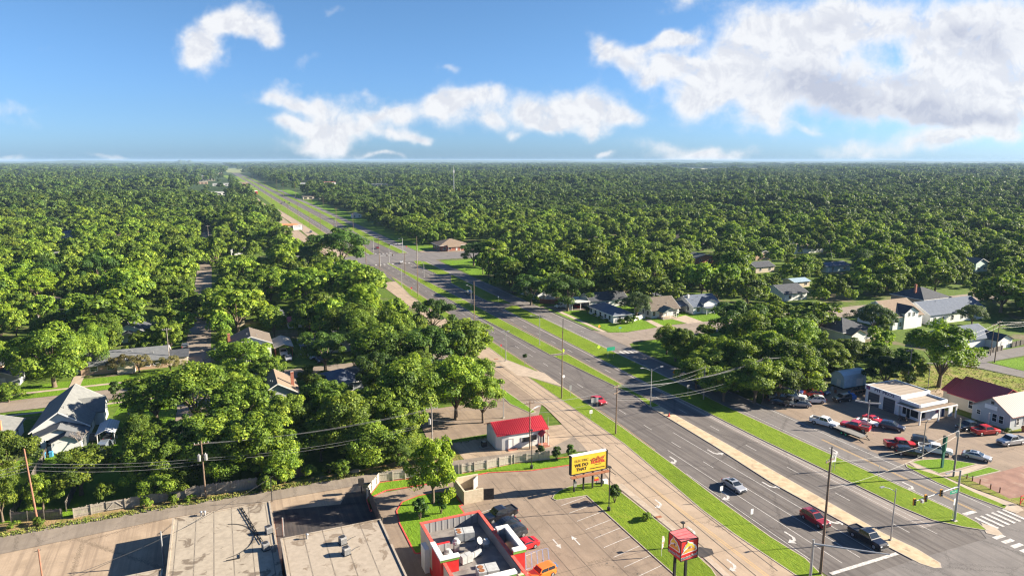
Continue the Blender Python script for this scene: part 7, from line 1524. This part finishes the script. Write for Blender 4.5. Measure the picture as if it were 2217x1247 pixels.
# traffic signals
SIGY = mat('signal_yellow', (.65, .28, .02), (.72, .34, .03), 3)
def signal_head(par, x, y, z, rz=0):
    o = MB().box(-.19, .19, -.02, .2, -.55, .55).build('signal_head', SIGY, par, (x, y, z), rz); MB().box(-.17, .17, -.05, -.02, -.53, .53).build('face_plate', M_DARK, o)
    for k, c in enumerate(('red', 'amber', 'green')): MB().cyl((0, -.05, .35 - k * .35), (0, -.2, .35 - k * .35), .13, .13, 10).build('visor', M_DARK, o)
    return o
def signal_pole(px, py, top, label, ends, heads, lamp_=None, signm=None, dark=False):
    x, y = g(px, py); h = height_for(x, y, top); b = Bld('traffic_signal', label, 'traffic signal', x, y, 'traffic signals'); b.part('post', MB().cyl((0, 0, 0), (0, 0, h), .19, .13, 12), M_GALV); b.part('base', MB().box(-.35, .35, -.35, .35, 0, .2), M_CONCW)
    e = ends; b.part('mast_arm', MB().cyl((0, 0, e[2]), (e[0], e[1], e[3]), .13, .07, 10), M_GALV)
    for t in heads: signal_head(b.o, e[0] * t, e[1] * t - .15, e[2] + (e[3] - e[2]) * t, 0)
    if lamp_: b.part('lamp_arm', MB().tube([(0, 0, h - .1), (lamp_[0] * .6, lamp_[1] * .6, h), (lamp_[0], lamp_[1], h - .2)], .05), M_GALV); b.part('lamp_head', MB().box(lamp_[0] - .35, lamp_[0] + .35, lamp_[1] - .14, lamp_[1] + .14, h - .32, h - .18), M_GALV)
    return b
b = signal_pole(2066, 1128, 1018, 'signal pole with a long white arm, three yellow heads and a green street sign', (-9.3, .6, 5.9, 4.9), (.98, .74, .40), (-2.4, .4))
sg = b.part('street_name_sign', MB().box(-2.0, -.3, -.12, -.08, 5.0, 5.5), mat('sign_green', (.01, .30, .16), (.02, .36, .20), 1)); text_mesh('MISSISSIPPI', .22, M_SWHT, sg, (-1.15, -.13, 5.25), (R(90), 0, 0), 'sign_lettering', .01)
MB().box(-8.4, -8.0, -.25, .1, 4.9, 5.35).build('camera', M_STEELW, b.o)
# the near signal pole whose arm crosses the lower right
x, y = g(1752, 1275); b = Bld('traffic_signal', 'signal pole at the lower edge with an arm reaching over the stop line', 'traffic signal', x, y, 'traffic signals'); b.part('post', MB().cyl((0, 0, 0), (0, 0, 7.2), .2, .15, 12), M_GALV); b.part('mast_arm', MB().cyl((0, 0, 6.6), (7.5, -5.4, 6.3), .14, .08, 10), M_GALV); b.part('base', MB().box(-.35, .35, -.35, .35, 0, .2), M_CONCW)
signal_pole(872, 549, 516, 'signal pole on the far corner of the second junction', (-9, -3, 6.2, 6.0), (.35, .65, .95), (-2, .3)); signal_pole(823, 577, 552, 'signal pole hidden by crowns at the second junction', (8, 1, 5.8, 5.6), (.5, .9))
# small road signs
SGO = mat('sign_amber', (.80, .36, .02), (.85, .42, .03), 3); SGL = mat('sign_lime', (.50, .75, .04), (.56, .80, .06), 3); SGG = MATS['sign_green']; SGB = mat('sign_blue', (.05, .25, .45), (.07, .30, .5), 3); SGR = mat('sign_redface', (.55, .03, .03), (.6, .05, .04), 3)
def sign(px, py, label, shape='rect', m=None, w=.6, h=.75, z=2.1, posts=1, txt=None, tsize=.2, rz=0, tm=None, name='road_sign', txt2=None):
    x, y = g(px, py); b = Bld(name, label, 'sign', x, y, 'small roadside signs', R(rz)); m = m or M_SWHT
    for k in range(posts):
        u = 0 if posts == 1 else (k - .5) * w * .7; b.part('post', MB().box(u - .03, u + .03, -.03, .03, 0, z + h), M_GALV)
    if shape == 'rect': P = [(-w / 2, z), (w / 2, z), (w / 2, z + h), (-w / 2, z + h)]
    elif shape == 'diamond': c = z + h / 2; P = [(0, c - w / 2 * 1.2), (w / 2 * 1.2, c), (0, c + w / 2 * 1.2), (-w / 2 * 1.2, c)]
    else: c = z + h / 2; P = [(w / 2 * math.cos(R(22.5 + 45 * i)), c + w / 2 * math.sin(R(22.5 + 45 * i))) for i in range(8)]
    mb = MB(); n = len(P); mb.add([(a, -.05, c_) for a, c_ in P] + [(a, -.035, c_) for a, c_ in P], [tuple(range(n)), tuple(range(2 * n - 1, n - 1, -1))] + [(i, n + i, n + (i + 1) % n, (i + 1) % n) for i in range(n)])
    p = b.part('sign_plate', mb, m)
    if txt: text_mesh(txt, tsize, tm or M_SBLK, p, (0, -.056, z + h * (.35 if txt2 else .5)), (R(90), 0, 0), 'sign_lettering', .004)
    if txt2: text_mesh(txt2, tsize * .42, tm or M_SBLK, p, (0, -.056, z + h * .78), (R(90), 0, 0), 'sign_lettering', .004)
    return b
sign(1803, 1020, 'white speed limit sign on two posts on the long verge', w=1.0, h=1.3, z=1.9, posts=2, txt='40', tsize=.7, txt2='SPEED\nLIMIT'); sign(1560, 1087, 'white lane sign on one post beside the silver sedan', w=.6, h=.8); sign(1626, 1134, 'small white lane sign on the near verge opposite the beige strip', w=.5, h=.9, z=1.7)
sign(1279, 907, 'white numbered sign on a short post in front of the double post sign', w=.7, h=.8, z=1.3, txt='20', tsize=.4); sign(1287, 886, 'grey blank back of a wide sign on two posts near the red car', m=M_GALV, w=1.9, h=1.1, z=1.7, posts=2); sign(1235, 858, 'grey banner box on a post right of the very tall dark pole', m=M_GALV, w=.6, h=1.2, z=1.6); sign(1220, 835, 'round white sign by the end of the slip road', 'oct', w=.8)
sign(1085, 764, 'small orange sign on the near verge left of the short double lamp', 'rect', SGR, w=.5, h=.5); sign(1040, 735, 'orange square sign in front of the left tree belt', m=SGR, w=.6, h=.6, z=2.2); sign(1297, 720, 'yellow diamond sign on the corner lawn pavement', 'diamond', SGO, w=.9, h=.9, z=1.7); sign(1342, 726, 'blue street name sign on the corner lawn', m=SGB, w=1.0, h=.35, z=2.4)
sign(1296, 758, 'lime diamond sign at the tip of the shaded verge', 'diamond', SGL, w=1.0, h=1.0, z=.5); sign(1219, 768, 'lime diamond sign behind the very tall dark pole', 'diamond', SGL, w=1.0, h=1, z=.8); sign(1322, 775, 'green direction sign on the shaded verge', m=SGG, w=2.6, h=1.1, z=2.2, posts=2); sign(1459, 822, 'yellow diamond sign on the shaded service road verge', 'diamond', SGO, w=1.0, h=1, z=1.6); sign(1489, 858, 'grey back of a sign beside the grey wooden pole', m=M_GALV, w=.8, h=.9, z=2)
sign(1552, 832, 'yellow disc sign below the tree wall', 'oct', SGO, w=.7); sign(1901, 1037, 'thin sign post seen edge on beside the yellow centre line', m=M_GALV, w=.15, h=.5); sign(2062, 1120, 'white narrow sign beside the signal pole', w=.4, h=1.1, z=2.2); sign(891, 636, 'red stop sign on the verge by the cul-de-sac', 'oct', SGR, w=.8); sign(1079, 655, 'small sign with a post on the leaf shaped island', w=.5, h=.5)
sign(1463, 1187, 'small grey sign behind the red cube sign', m=M_GALV, w=.55, h=.6, z=1.4); sign(880, 540, 'small red sign on the island by the second junction', m=SGR, w=.6, h=.7, z=1.5)
b = Bld('directional_sign', 'little yellow and red sign under the billboard', 'sign', *g(1291, 1048)); b.part('post', MB().box(-.04, .04, -.04, .04, 0, 1.3), M_DARK); b.part('panel', MB().box(-.45, .45, -.05, .05, .7, 1.05), SGR); b.part('panel', MB().box(-.4, .35, -.06, .04, 1.06, 1.35), SGO)
b = Bld('feather_flag', 'white and orange feather flag on the grass strip', 'flag', *g(1432, 1205)); b.part('staff', MB().cyl((0, 0, 0), (0, 0, 3.2), .03, n=6), M_SWHT); b.part('flag', MB().add([(.03, 0, 1.2), (.30, .03, 1.5), (.48, .02, 2.7), (.3, 0, 3.2), (.03, 0, 3.25), (.03, .02, 1.2), (.30, .05, 1.5), (.48, .04, 2.7), (.3, .02, 3.2), (.03, .02, 3.25)], [(0, 1, 2, 3, 4), (9, 8, 7, 6, 5), (0, 5, 6, 1), (1, 6, 7, 2), (2, 7, 8, 3), (3, 8, 9, 4)]), mat('flag_cloth', (.75, .70, .66), (.75, .20, .06), 1.6, lo=.5, hi=.56))
for i, (px, py, h) in enumerate(((2093, 1037, .9), (2105, 1042, 1.0), (2121, 1049, 1.0), (2144, 1060, 1.0), (2164, 1067, 1.0))):
    x, y = g(px, py); b = Bld('post', ['first', 'second', 'third', 'fourth', 'fifth'][i] + ' low red post counted from the grey pole along the dirt lot', 'post', x, y, 'low red posts'); b.part('shaft', MB().cyl((0, 0, 0), (0, 0, h), .1, n=8), M_RUST); b.part('cap', MB().cyl((0, 0, h), (0, 0, h + .04), .11, n=8), M_DARK)
b = Bld('metal_barrier', 'orange red metal frame at the right edge by the dirt lot', 'frame', *g(2213, 1092)); b.part('frame', MB().bar((-.6, 0, 0), (-.6, 0, 1.7), .1).bar((.6, 0, 0), (.6, 0, 1.9), .1).bar((-.6, 0, 1.0), (.6, 0, 1.0), .08).bar((-.6, 0, 1.6), (.6, 0, 1.6), .08).bar((-.6, 0, .3), (.6, 0, 1.5), .07), SGR)
# available sign far away
x, y = g(645, 500); b = Bld('lease_sign', 'white board reading available beside the far frontage road', 'sign', x, y); b.part('board', MB().box(-3.6, 3.6, -.1, .1, .8, 4.6), M_SWHT); text_mesh('AVAILABLE', 1.2, M_NAVY, b.o, (0, -.13, 3.6), (R(90), 0, 0), 'sign_lettering', .01); b.part('frame', MB().box(-3.8, -3.6, -.12, .12, 0, 4.7).box(3.6, 3.8, -.12, .12, 0, 4.7), M_DARK)
# green pylon sign
b = Bld('pylon_sign', 'tall dark green pylon sign seen edge on', 'sign', *g(2039, 1013)); b.part('post', MB().box(-.25, .25, -.12, .12, 0, 3.4), mat('pylon_green', (.01, .10, .06), (.02, .13, .08), 2)); b.part('cabinet', MB().box(-.2, .2, -.3, .3, 3.4, 6.2), MATS['pylon_green']); b.part('cap', MB().box(-.22, .22, -.32, .32, 6.2, 6.3), M_SBLK)
# small white frame sign by the grey office
b = Bld('pylon_sign', 'small white framed pylon at the grey office', 'sign', *g(2137, 928)); b.part('post', MB().box(-.15, .15, -.15, .15, 0, 3.6), M_STEELW); b.part('base', MB().box(-.35, .35, -.35, .35, 0, .9), M_SWHT)
# billboard
bx0, by0 = 52.9, 97.5
M_BILL = mat('billboard_yellow', (.78, .50, .03), (.84, .56, .05), .5, rough=.6)
b = Bld('billboard', 'yellow billboard on four black posts beside the parking lot', 'billboard', 55.7, 97.6)
for x in (53.0, 54.8, 56.6, 58.4): b.part('post', L0(MB().box(x - .12, x + .12, 97.5, 97.74, 0, 3.6), b), M_SBLK); 
zb0, zb1 = 3.5, 6.6
fr = b.part('panel', L0(MB().box(52.3, 59.1, 97.3, 97.42, zb0, zb1), b), M_BILL); b.part('frame', L0(MB().box(52.1, 52.3, 97.25, 97.9, zb0 - .15, zb1 + .2).box(59.1, 59.3, 97.25, 97.9, zb0 - .15, zb1 + .2).box(52.3, 59.1, 97.25, 97.5, zb0 - .15, zb0), b), M_SBLK); b.part('top_cap', L0(MB().box(52.1, 59.3, 97.3, 98.0, zb1 + .05, zb1 + .2), b), M_SWHT); b.part('back_panel', L0(MB().box(52.3, 59.1, 97.7, 97.85, zb0, zb1), b), M_GALV)
b.part('catwalk', L0(MB().box(51.9, 59.4, 96.4, 97.2, 3.1, 3.2).bar((52.9, 97.5, 3.15), (52.9, 96.4, 3.15), .1).bar((58.4, 97.5, 3.15), (58.4, 96.4, 3.15), .1), b), M_RUST); b.part('brace', L0(MB().bar((56.7, 97.9, 3.1), (58.6, 97.9, 1.2), .08).bar((59.2, 97.6, 3.3), (60.7, 96.6, 2.2), .08), b), M_SBLK); b.part('meter_box', L0(MB().box(52.75, 53.25, 97.2, 97.5, 1.2, 2.1), b), M_GALV)
def bt(t, s, x, z, m=M_SBLK, bold=0, al='CENTER', xs=1): text_mesh(t, s, m, fr, (x - b.x, 97.28 - b.y, z), (R(90), 0, 0), 'billboard_lettering', .005, al, bold, xs)
bt('ELECTRIC', .62, 54.2, 5.75, mat('letter_brown', (.16, .11, .04), (.2, .14, .05), 2)); bt('WE DO', .78, 54.2, 4.95, bold=.025); bt('THAT', .78, 54.2, 4.2, bold=.025); bt('HUNTERSUPERTECHS.COM', .24, 57.3, 3.95, bold=.006); bt('HUNTER', .62, 57.4, 5.0, SGR, .03, xs=1.1); bt('SUPER TECHS', .22, 57.4, 4.55)
q = MB().prism([(-1.2, .0), (-1.5, .35), (-.9, .6), (-.4, .42), (0, .85), (.35, .5), (.8, .62), (1.4, .78), (1.1, .3), (.9, 0), (.4, .1), (-.5, .08)], 0, .02); o = q.build('billboard_emblem', mat('emblem_rust', (.60, .16, .03), (.12, .04, .02), 3, lo=.48, hi=.56), fr); o.location = (57.4 - b.x, 97.28 - b.y, 5.25); o.rotation_euler = (R(90), 0, 0)
# red cube sign
b = Bld('cube_sign', 'red cube sign with a hat emblem on two black posts', 'sign', 54.1, 69.4)
for x in (53.2, 55.0): b.part('post', L0(MB().box(x - .15, x + .15, 69.3, 69.6, 0, 4.2), b), M_SBLK)
cx0, cx1, cy0, cy1, cz0, cz1 = 52.9, 55.6, 67.9, 70.6, 4.1, 6.9
cu = b.part('cabinet', L0(MB().box(cx0, cx1, cy0, cy1, cz0, cz1), b), M_RPAINT); b.part('top_panel', L0(MB().box(cx0 + .05, cx1 - .05, cy0 + .05, cy1 - .05, cz1, cz1 + .03), b), mat('sun_faded_red', (.62, .12, .13), (.68, .17, .17), 1))
e = MB(); [e.bar(p, q, .09) for p, q in (((cx0, cy0, cz0), (cx0, cy0, cz1)), ((cx1, cy0, cz0), (cx1, cy0, cz1)), ((cx0, cy1, cz0), (cx0, cy1, cz1)), ((cx0, cy0, cz1), (cx1, cy0, cz1)), ((cx0, cy0, cz1), (cx0, cy1, cz1)), ((cx1, cy0, cz1), (cx1, cy1, cz1)), ((cx0, cy1, cz1), (cx1, cy1, cz1)), ((cx0, cy0, cz0), (cx1, cy0, cz0)))]; b.part('edge_trim', L0(e, b), M_SBLK)
for i in range(3): b.part('top_seam', L0(MB().box(cx0 + .1, cx1 - .1, cy0 + .6 + i * .65, cy0 + .63 + i * .65, cz1 + .03, cz1 + .045), b), M_DARK)
mx, my = (cx0 + cx1) / 2 - b.x, (cy0 + cy1) / 2 - b.y
hat_logo(cu, (mx, cy0 - b.y - .01, 5.7), (R(90), 0, 0), 1.12); hat_logo(cu, (cx0 - b.x - .01, my, 5.7), (R(90), 0, R(-90)), 1.12)
for loc, rot in (((mx, cy0 - b.y - .03, 4.55), (R(90), R(-8), 0)), ((cx0 - b.x - .03, my, 4.55), (R(90), R(-8), R(-90)))):
    text_mesh('Mexican Food', .46, M_SWHT, cu, loc, rot, 'sign_lettering', .005, bold=.035); text_mesh('Mexican Food', .46, M_SBLK, cu, (loc[0] + (-.0 if rot[2] == 0 else -.012), loc[1] + (-.012 if rot[2] == 0 else 0), loc[2]), rot, 'sign_lettering', .006)
# ---- overhead wires
M_WIRE = mat('wire', (.16, .16, .165), (.26, .26, .26), 3, rough=.5); M_WIREB = mat('black_wire', (.03, .03, .03), (.05, .05, .05), 3, rough=.5)
def wire(a, b_, label, sag=1.0, r=.018, m=None, n=14, group='overhead wires'):
    a = Vector(a); b_ = Vector(b_); pts = [a.lerp(b_, i / n) - Vector((0, 0, sag * 4 * (i / n) * (1 - i / n))) for i in range(n + 1)]
    mb = MB(); mb.tube([tuple(p - a) for p in pts], r, 4); o = mb.build('overhead_wire', m or M_WIRE, None, tuple(a)); return tag(o, label, 'wire', group)
def P3(k, dz=0, u=0): x, y, h, rz = POLES[k]; return (x + u * math.cos(rz), y + u * math.sin(rz), h + dz)
def span(k1, k2, offs, what, sag=1.0, r=.018, m=None):
    nm = ['top', 'second', 'third', 'fourth', 'fifth']
    for i, (z1, u1, z2_, u2) in enumerate(offs): wire(P3(k1, z1, u1), P3(k2, z2_, u2), f'{nm[i]} wire of the run {what}', sag + i * .12, r, m)
span('L1', 'L2', ((-2.5, 0, -3.0, 0), (-3.0, 0, -3.4, 0), (-3.6, 0, -4.0, 0)), 'from the red brown pole to the transformer pole', .5, .022); span('L2', 'L3', ((-.4, -1, -.4, -.6), (-.4, 1, -.4, .8), (-3.0, 0, -3, 0), (-3.4, 0, -3.4, 0)), 'from the transformer pole to the grey box pole', .9, .022)
span('L3', 'S1', ((-.4, 0, -.6, 0), (-2.6, 0, -3, 0)), 'from the grey box pole to the shop lamp pole', .6); span('S1', 'V2', ((-.4, -1, -1, -1), (-.4, 1, -1, 1), (-2.5, 0, -2.5, 0)), 'from the shop lamp pole over the frontage road', .5, .025)
for k1, dz in (('L1', -2.5), ('L1', -3.1), ('L1', -3.6)): a = P3(k1, dz); wire(a, (a[0] - 22, a[1] - 3, a[2] + .5), 'wire leaving the red brown pole towards the photo edge' if dz == -2.5 else 'lower wire leaving the red brown pole' if dz == -3.1 else 'lowest wire leaving the red brown pole', .6, .022)
span('V2', 'R1', ((-.4, 1, -.3, 0), (-1.6, 0, -1.2, 0)), 'from the busy crossarm pole to the shaded verge pole', .9); span('V2', 'R2', ((-.4, -1, -.4, -1), (-.4, 0, -.4, 0), (-.4, 1, -.4, 1), (-3, 0, -3, 0), (-3.4, 0, -3.6, 0)), 'over the highway to the tree wall pole', 1.6, .022); span('R1', 'R2', ((-.3, 0, -1.6, 0),), 'between the shaded verge pole and the tree wall pole', .6)
span('R2', 'R7', ((-.4, -1, -.4, -1), (-.4, 1, -.4, 1), (-2.5, 0, -2.2, 0)), 'in front of the workshop trees', .6); span('R7', 'R8', ((-.4, 0, -2.0, 0), (-1.6, 0, -3, 0)), 'across the dark workshop trees', .5); span('R8', 'R5', ((-.4, 0, -.6, 0), (-1.2, 0, -1.8, 0)), 'behind the very large shade tree', 1.0)
for i in range(5): a = P3('R5', -.4 - (i % 3) * .9, (-1.0, 0, 1.0, -.5, .5)[i]); wire(a, (a[0] + 60, a[1] + (-8, -4, 2, -12, 6)[i], a[2] + .8), ['highest', 'second', 'middle', 'fourth', 'lowest'][i] + ' wire leaving the park street pole to the right', 1.2, .02)
span('V1', 'S1', ((-1.0, 0, -.5, 0),), 'from the very tall dark pole to the shop lamp pole', 1.2, .02, M_WIREB) if False else None
for k, (dz, u) in enumerate(((-2.4, -1), (-2.4, 1), (-6, 0))): a = P3('V5', dz, u); wire(a, P3('R3', -1.5 - k * .8, 0), ['first', 'second', 'third'][k] + ' wire from the slim extension pole to the far corner pole', 1.2, .02, M_WIREB) if k else None
span('D0', 'D2', ((-.4, 0, -.4, 0),), 'over the left gardens', 1.0, .03); a = P3('D0', -.4); wire(a, (a[0] + 26, a[1] + 8, a[2]), 'wire from the narrow street pole into the trees', .8, .03); span('D3', 'D6', ((-.4, 0, -.4, 0),), 'beside the lit lawn far right', .6, .04); span('D4', 'D6', ((-.4, 0, -.4, 0),), 'across the far right street', 1.2, .04)
wire((5.3, 110, 6.5), (-30, 93, 4.2), 'black service cable above the stained warehouse', 2.2, .03, M_WIREB)
# wooden stub poles at the lower left
for px, py, tp, lb in ((93, 1262, 1188, 'thin brown pole standing in the bare yard'), (355, 1225, 1150, 'grey steel pole at the left wall of the stained warehouse'), (614, 1160, 1120, 'short steel pole in the painted dark yard shade')):
    x, y = g(px, py); h = height_for(x, y, tp); b = Bld('yard_pole', lb, 'pole', x, y, 'short poles in the yard'); b.part('shaft', MB().cyl((0, 0, 0), (0, 0, h), .12, .1, 9), M_GALV if 'steel' in lb else M_POLER); b.part('bracket', MB().bar((-.5, 0, h - .3), (.3, 0, h - .15), .06), M_DARK)
# ================================================================ SHRUBS AND SMALL THINGS
def shrub_mesh(seed, r, h, n, ls, m, lobes=9): return crown_mesh('foliage', seed, r * .8, h * .62, h * .36, lobes, n, ls, m, spread=(.25, .9), lr=(r * .3, r * .5))
SHR = [shrub_mesh(201, 1.0, 1.6, 900, .13, LEAFD), shrub_mesh(202, 1.1, 1.3, 1000, .13, LEAF), shrub_mesh(203, .9, 2.2, 1100, .13, LEAFD, 12)]
def shrub(x, y, k, s, label, group='shrubs', sz=None):
    o = thing('shrub', label, 'shrub', (x, y, 0), random.random() * 6, group); f = bpy.data.objects.new('foliage', SHR[k]); COL.objects.link(f); f.parent = o; f.scale = (s, s, sz or s)
    mb = MB(); [mb.cyl((0, 0, 0), (math.cos(a) * .3 * s, math.sin(a) * .3 * s, (1.1 if k != 1 else .6) * s), .05 * s, .03 * s, 6) for a in (0, 1.3, 2.6, 3.9, 5.2)]; mb.build('stems', BARK, o); return o
for i, (x, y, k, s, l) in enumerate(((53.6, 111.9, 2, 1.15, 'left of the three crape myrtles by the picket fence'), (56.0, 110.4, 2, 1.2, 'middle of the three crape myrtles by the picket fence'), (58.6, 109.9, 2, 1.25, 'right hand crape myrtle of three by the picket fence'), (57.4, 91.6, 2, 1.35, 'multi stemmed shrub beside the billboard light'), (59.2, 84.9, 1, .95, 'low dark bush on the grass strip beside the lot'), (26.2, 99.0, 2, 1.5, 'spiky shrub left behind the restaurant'), (29.8, 99.4, 2, 1.4, 'spiky shrub right behind the restaurant'), (26.5, 91.5, 1, .8, 'small shrub under the spiky shrubs'),
  (126.2, 200.6, 1, 1.5, 'dark clipped bush at the corner of the blue hipped house'), (128.6, 200.4, 0, 1.7, 'bushy dark shrub beside the white fence'), (131, 200.8, 1, 1.7, 'tall shrub between the blue hipped house and the porch house'), (124.2, 220.8, 0, 1.7, 'round dark bush at the far end of the blue hipped house'), (123.6, 215, 1, .9, 'clipped hedge bush under the second window of the blue hipped house'), (123.6, 210.6, 1, .9, 'clipped hedge bush under the middle windows of the blue hipped house'), (123.5, 206, 1, .9, 'clipped hedge bush nearest the corner of the blue hipped house'), (151.6, 203.2, 1, .9, 'low bush at the right of the brown roofed porch'),
  (-10.0, 120.4, 1, 1.0, 'weedy bush at the end of the tan fence'), (-14, 120.6, 1, 1.1, 'bright weedy bush before the cross braced gate'), (-7.6, 119.8, 1, .8, 'small weeds at the foot of the transformer pole'), (4.8, 119.6, 1, 2.0, 'large rounded bush at the end of the tall grey fence'), (7.6, 120.6, 1, 1.9, 'second large bush beside the dark board fence'), (11.8, 121.6, 1, 1.6, 'third bush along the weedy alley edge'), (15.4, 121.4, 1, 1.3, 'last bush of the weedy alley edge'), (-29, 120.6, 1, .9, 'weeds beside the foot of the red brown pole'), (-32.5, 121, 1, .8, 'weeds under the black mesh fence'),
  (-25.6, 182.3, 2, 1.9, 'little street tree in front of the parked dark car'), (116.4, 248, 1, 1.5, 'small bush beside the red brown fence'), (121.5, 241, 1, 1.2, 'bush behind the white van'), (148.8, 85.6, 1, .7, 'little bush at the corner of the grey office'))): shrub(x, y, k, s, l)
# young tree on the verge
o = thing('sapling', 'thin young tree on the near verge left of the slip road', 'young tree', (75.3, 168.5, .1)); MB().cyl((0, 0, 0), (0, 0, 2.6), .06, .04, 6).build('trunk', BARKG, o); c = bpy.data.objects.new('crown', SHR[0]); COL.objects.link(c); c.parent = o; c.location = (0, 0, 1.9); c.scale = (.9, .9, .9)
# bare trees
def bare_tree(x, y, h, label, seed, m=BARKG):
    r_ = random.Random(seed); o = thing('bare_tree', label, 'bare tree', (x, y, 0), 0, 'leafless trees'); mb = MB(); br = MB()
    def grow(p, d, L, r, lev, out_):
        q = p + d * L; out_.cyl(p, q, r, r * .65, 6, 0, False)
        if lev == 0: return
        for k in range(3 if lev > 1 else 4):
            nd = (d + Vector((r_.uniform(-.8, .8), r_.uniform(-.8, .8), r_.uniform(-.1, .5)))).normalized(); grow(q, nd, L * r_.uniform(.6, .8), r * .6, lev - 1, br)
    grow(Vector((0, 0, 0)), Vector((0, 0, 1)), h * .3, h * .022, 5, mb); mb.build('trunk', m, o); br.build('branches', m, o)
bare_tree(*g(458, 832), 8.5, 'pale leafless tree at the foot of the narrow street', 3); bare_tree(-27.5, 149.5, 5, 'small leafless tree behind the lit garden tree', 5); bare_tree(*g(930, 503), 9, 'greyish leafless tree beyond the second junction', 8); bare_tree(*g(1318, 585), 9, 'leafless tree standing among green crowns by the service road', 9)
# weeds and tufts along fences and kerbs
def tufts(name, pts, s, m, label):
    rgn = np.random.default_rng(len(pts)); V = []
    mb = MB()
    for x, y in pts:
        for k in range(5):
            a = rgn.uniform(0, 6.28); h = s * rgn.uniform(.5, 1.2); w = s * .35; dx_, dy_ = math.cos(a), math.sin(a); ox, oy = rgn.uniform(-.15, .15, 2)
            mb.add([(x + ox - dx_ * w, y + oy - dy_ * w, .0), (x + ox + dx_ * w, y + oy + dy_ * w, .0), (x + ox + dx_ * w * .6 + dy_ * h * .4, y + oy + dy_ * w * .6 - dx_ * h * .4, h)], [(0, 1, 2)])
    o = mb.build(name, m); return tag(o, label, kind='stuff')
TUFT = mat('weed_tufts', (.10, .16, .02), (.26, .25, .06), 2, world_space=True); r_ = random.Random(4)
pts = [(x, 119.4 + (x + 60) * -.005 + r_.uniform(-.8, .9)) for x in [r_.uniform(-60, 26) for _ in range(1500)]]; tufts('weeds', pts, .34, TUFT, 'rough weeds along the board fence and alley')
pts = [(r_.uniform(69.6, 71), r_.uniform(62, 112)) for _ in range(0)] + [(r_.uniform(40, 60), r_.uniform(125, 127)) for _ in range(200)] + [(r_.uniform(151, 190), r_.uniform(86, 124)) for _ in range(2600)]; tufts('weeds', pts, .22, TUFT, 'coarse grass tufts of the open grass lot')
# bins, boxes, hydrant
def bin_(x, y, m, label): b = Bld('wheeled_bin', label, 'bin', x, y, 'wheeled bins'); b.part('body', MB().prism([(-.28, -.3), (.28, -.3), (.32, .32), (-.32, .32)], .08, 1.0), m); b.part('lid', MB().box(-.34, .34, -.34, .36, 1.0, 1.07), m)
bin_(-33.8, 149.6, SGB, 'blue wheeled bin behind the grey roofed house'); bin_(-32.6, 149.7, SGB, 'second blue wheeled bin beside the first'); bin_(-50.5, 214.5, SGB, 'blue bin between the brick house and the trees')
b = Bld('dark_box', 'black box on a post at the corner of the picket fence', 'box', 19.4, 111.6); b.part('post', MB().box(-.1, .1, -.1, .1, 0, 1.6), M_DARK); b.part('casing', MB().box(-.45, .45, -.35, .35, 1.6, 2.6), M_SBLK)
b = Bld('loudspeaker_box', 'white utility box under the right end of the billboard', 'box', 59.6, 98.4); b.part('casing', MB().box(-.4, .4, -.3, .3, 0, .7), M_SWHT); b.part('lid', MB().box(-.42, .42, -.32, .32, .7, .74), M_SWHT)
b = Bld('porch_planter', 'round bush and steps at the front of the grey office', 'planter', 152.6, 84.6); b.part('pot', MB().cyl((0, 0, 0), (0, 0, .5), .4, .5, 12), M_REDB); mb = MB(); mb.ball((0, 0, .9), .6, .6, .5, 10, 7); b.part('bush', mb, mat('autumn_bush', (.40, .14, .05), (.50, .20, .08), 4))
for i, (px, py) in enumerate(((1437, 1152), (1050, 1200))): pass
b = Bld('traffic_cone', 'orange traffic cone lying on the beige median', 'cone', *g(1448, 902)); b.part('cone', MB().cyl((0, 0, .2), (.1, 0, .9), .22, .05, 10), SGR); b.part('base', MB().box(-.28, .28, -.28, .28, .13, .2), SGR)
# storm drains
for i, (x, y) in enumerate(((61.4, 84.8), (70.6, 177.8), (73.0, 273))): tag(MB().box(x - .5, x + .5, y - .3, y + .3, .09, .15).build('storm_drain', M_RUST), ['rusty storm drain inlet by the frontage road pavement', 'round drain cover at the mouth of the slip road', 'drain grate on the cul-de-sac'][i], 'drain')
pz = MB().sheet([(59.9, 74.6), (61.9, 75.2), (63.2, 74.0), (62.6, 72.8), (60.8, 72.6), (59.8, 73.4)], .118); tag(pz.build('asphalt_patch', SHADE_ASPH), 'broken dark asphalt patch beside the red cube sign', kind='structure')
rk = MB(); rk.ball((0, 0, .2), 1.0, .7, .35, 9, 6); tag(rk.build('rock', mat('tan_rock', (.40, .30, .2), (.5, .38, .26), 3), None, (*g(770, 1022), 0)), 'tan boulder on the weedy alley edge', 'rock')
# trailer and van shapes behind the red brown fence
b = Bld('parked_trailer', 'white box trailer behind the red brown fence', 'trailer', 121.2, 247.2); b.part('body', MB().box(-2.2, 2.2, -1.1, 1.1, .6, 2.7), M_STEELW); b.part('wheel', MB().cyl((-.5, -1.15, .35), (-.5, -.95, .35), .34, n=12), TYRE); b.part('wheel', MB().cyl((.4, -1.15, .35), (.4, -.95, .35), .34, n=12), TYRE)
# ================================================================ HAZE
hzb = MB().box(-19000, 19000, -19000, 19000, -1.0, 70)
hzm, HB = new_mat('air_haze')
pvn = HB.n('ShaderNodeVolumePrincipled')
pvn.inputs['Color'].default_value = (0.34, 0.50, 0.70, 1); pvn.inputs['Density'].default_value = 0.00006; pvn.inputs['Anisotropy'].default_value = 0.0
HB.n('ShaderNodeOutputMaterial', in_Volume=pvn.outputs[0])
tag(hzb.build('haze', hzm), 'thin blue summer haze over the country', kind='stuff')
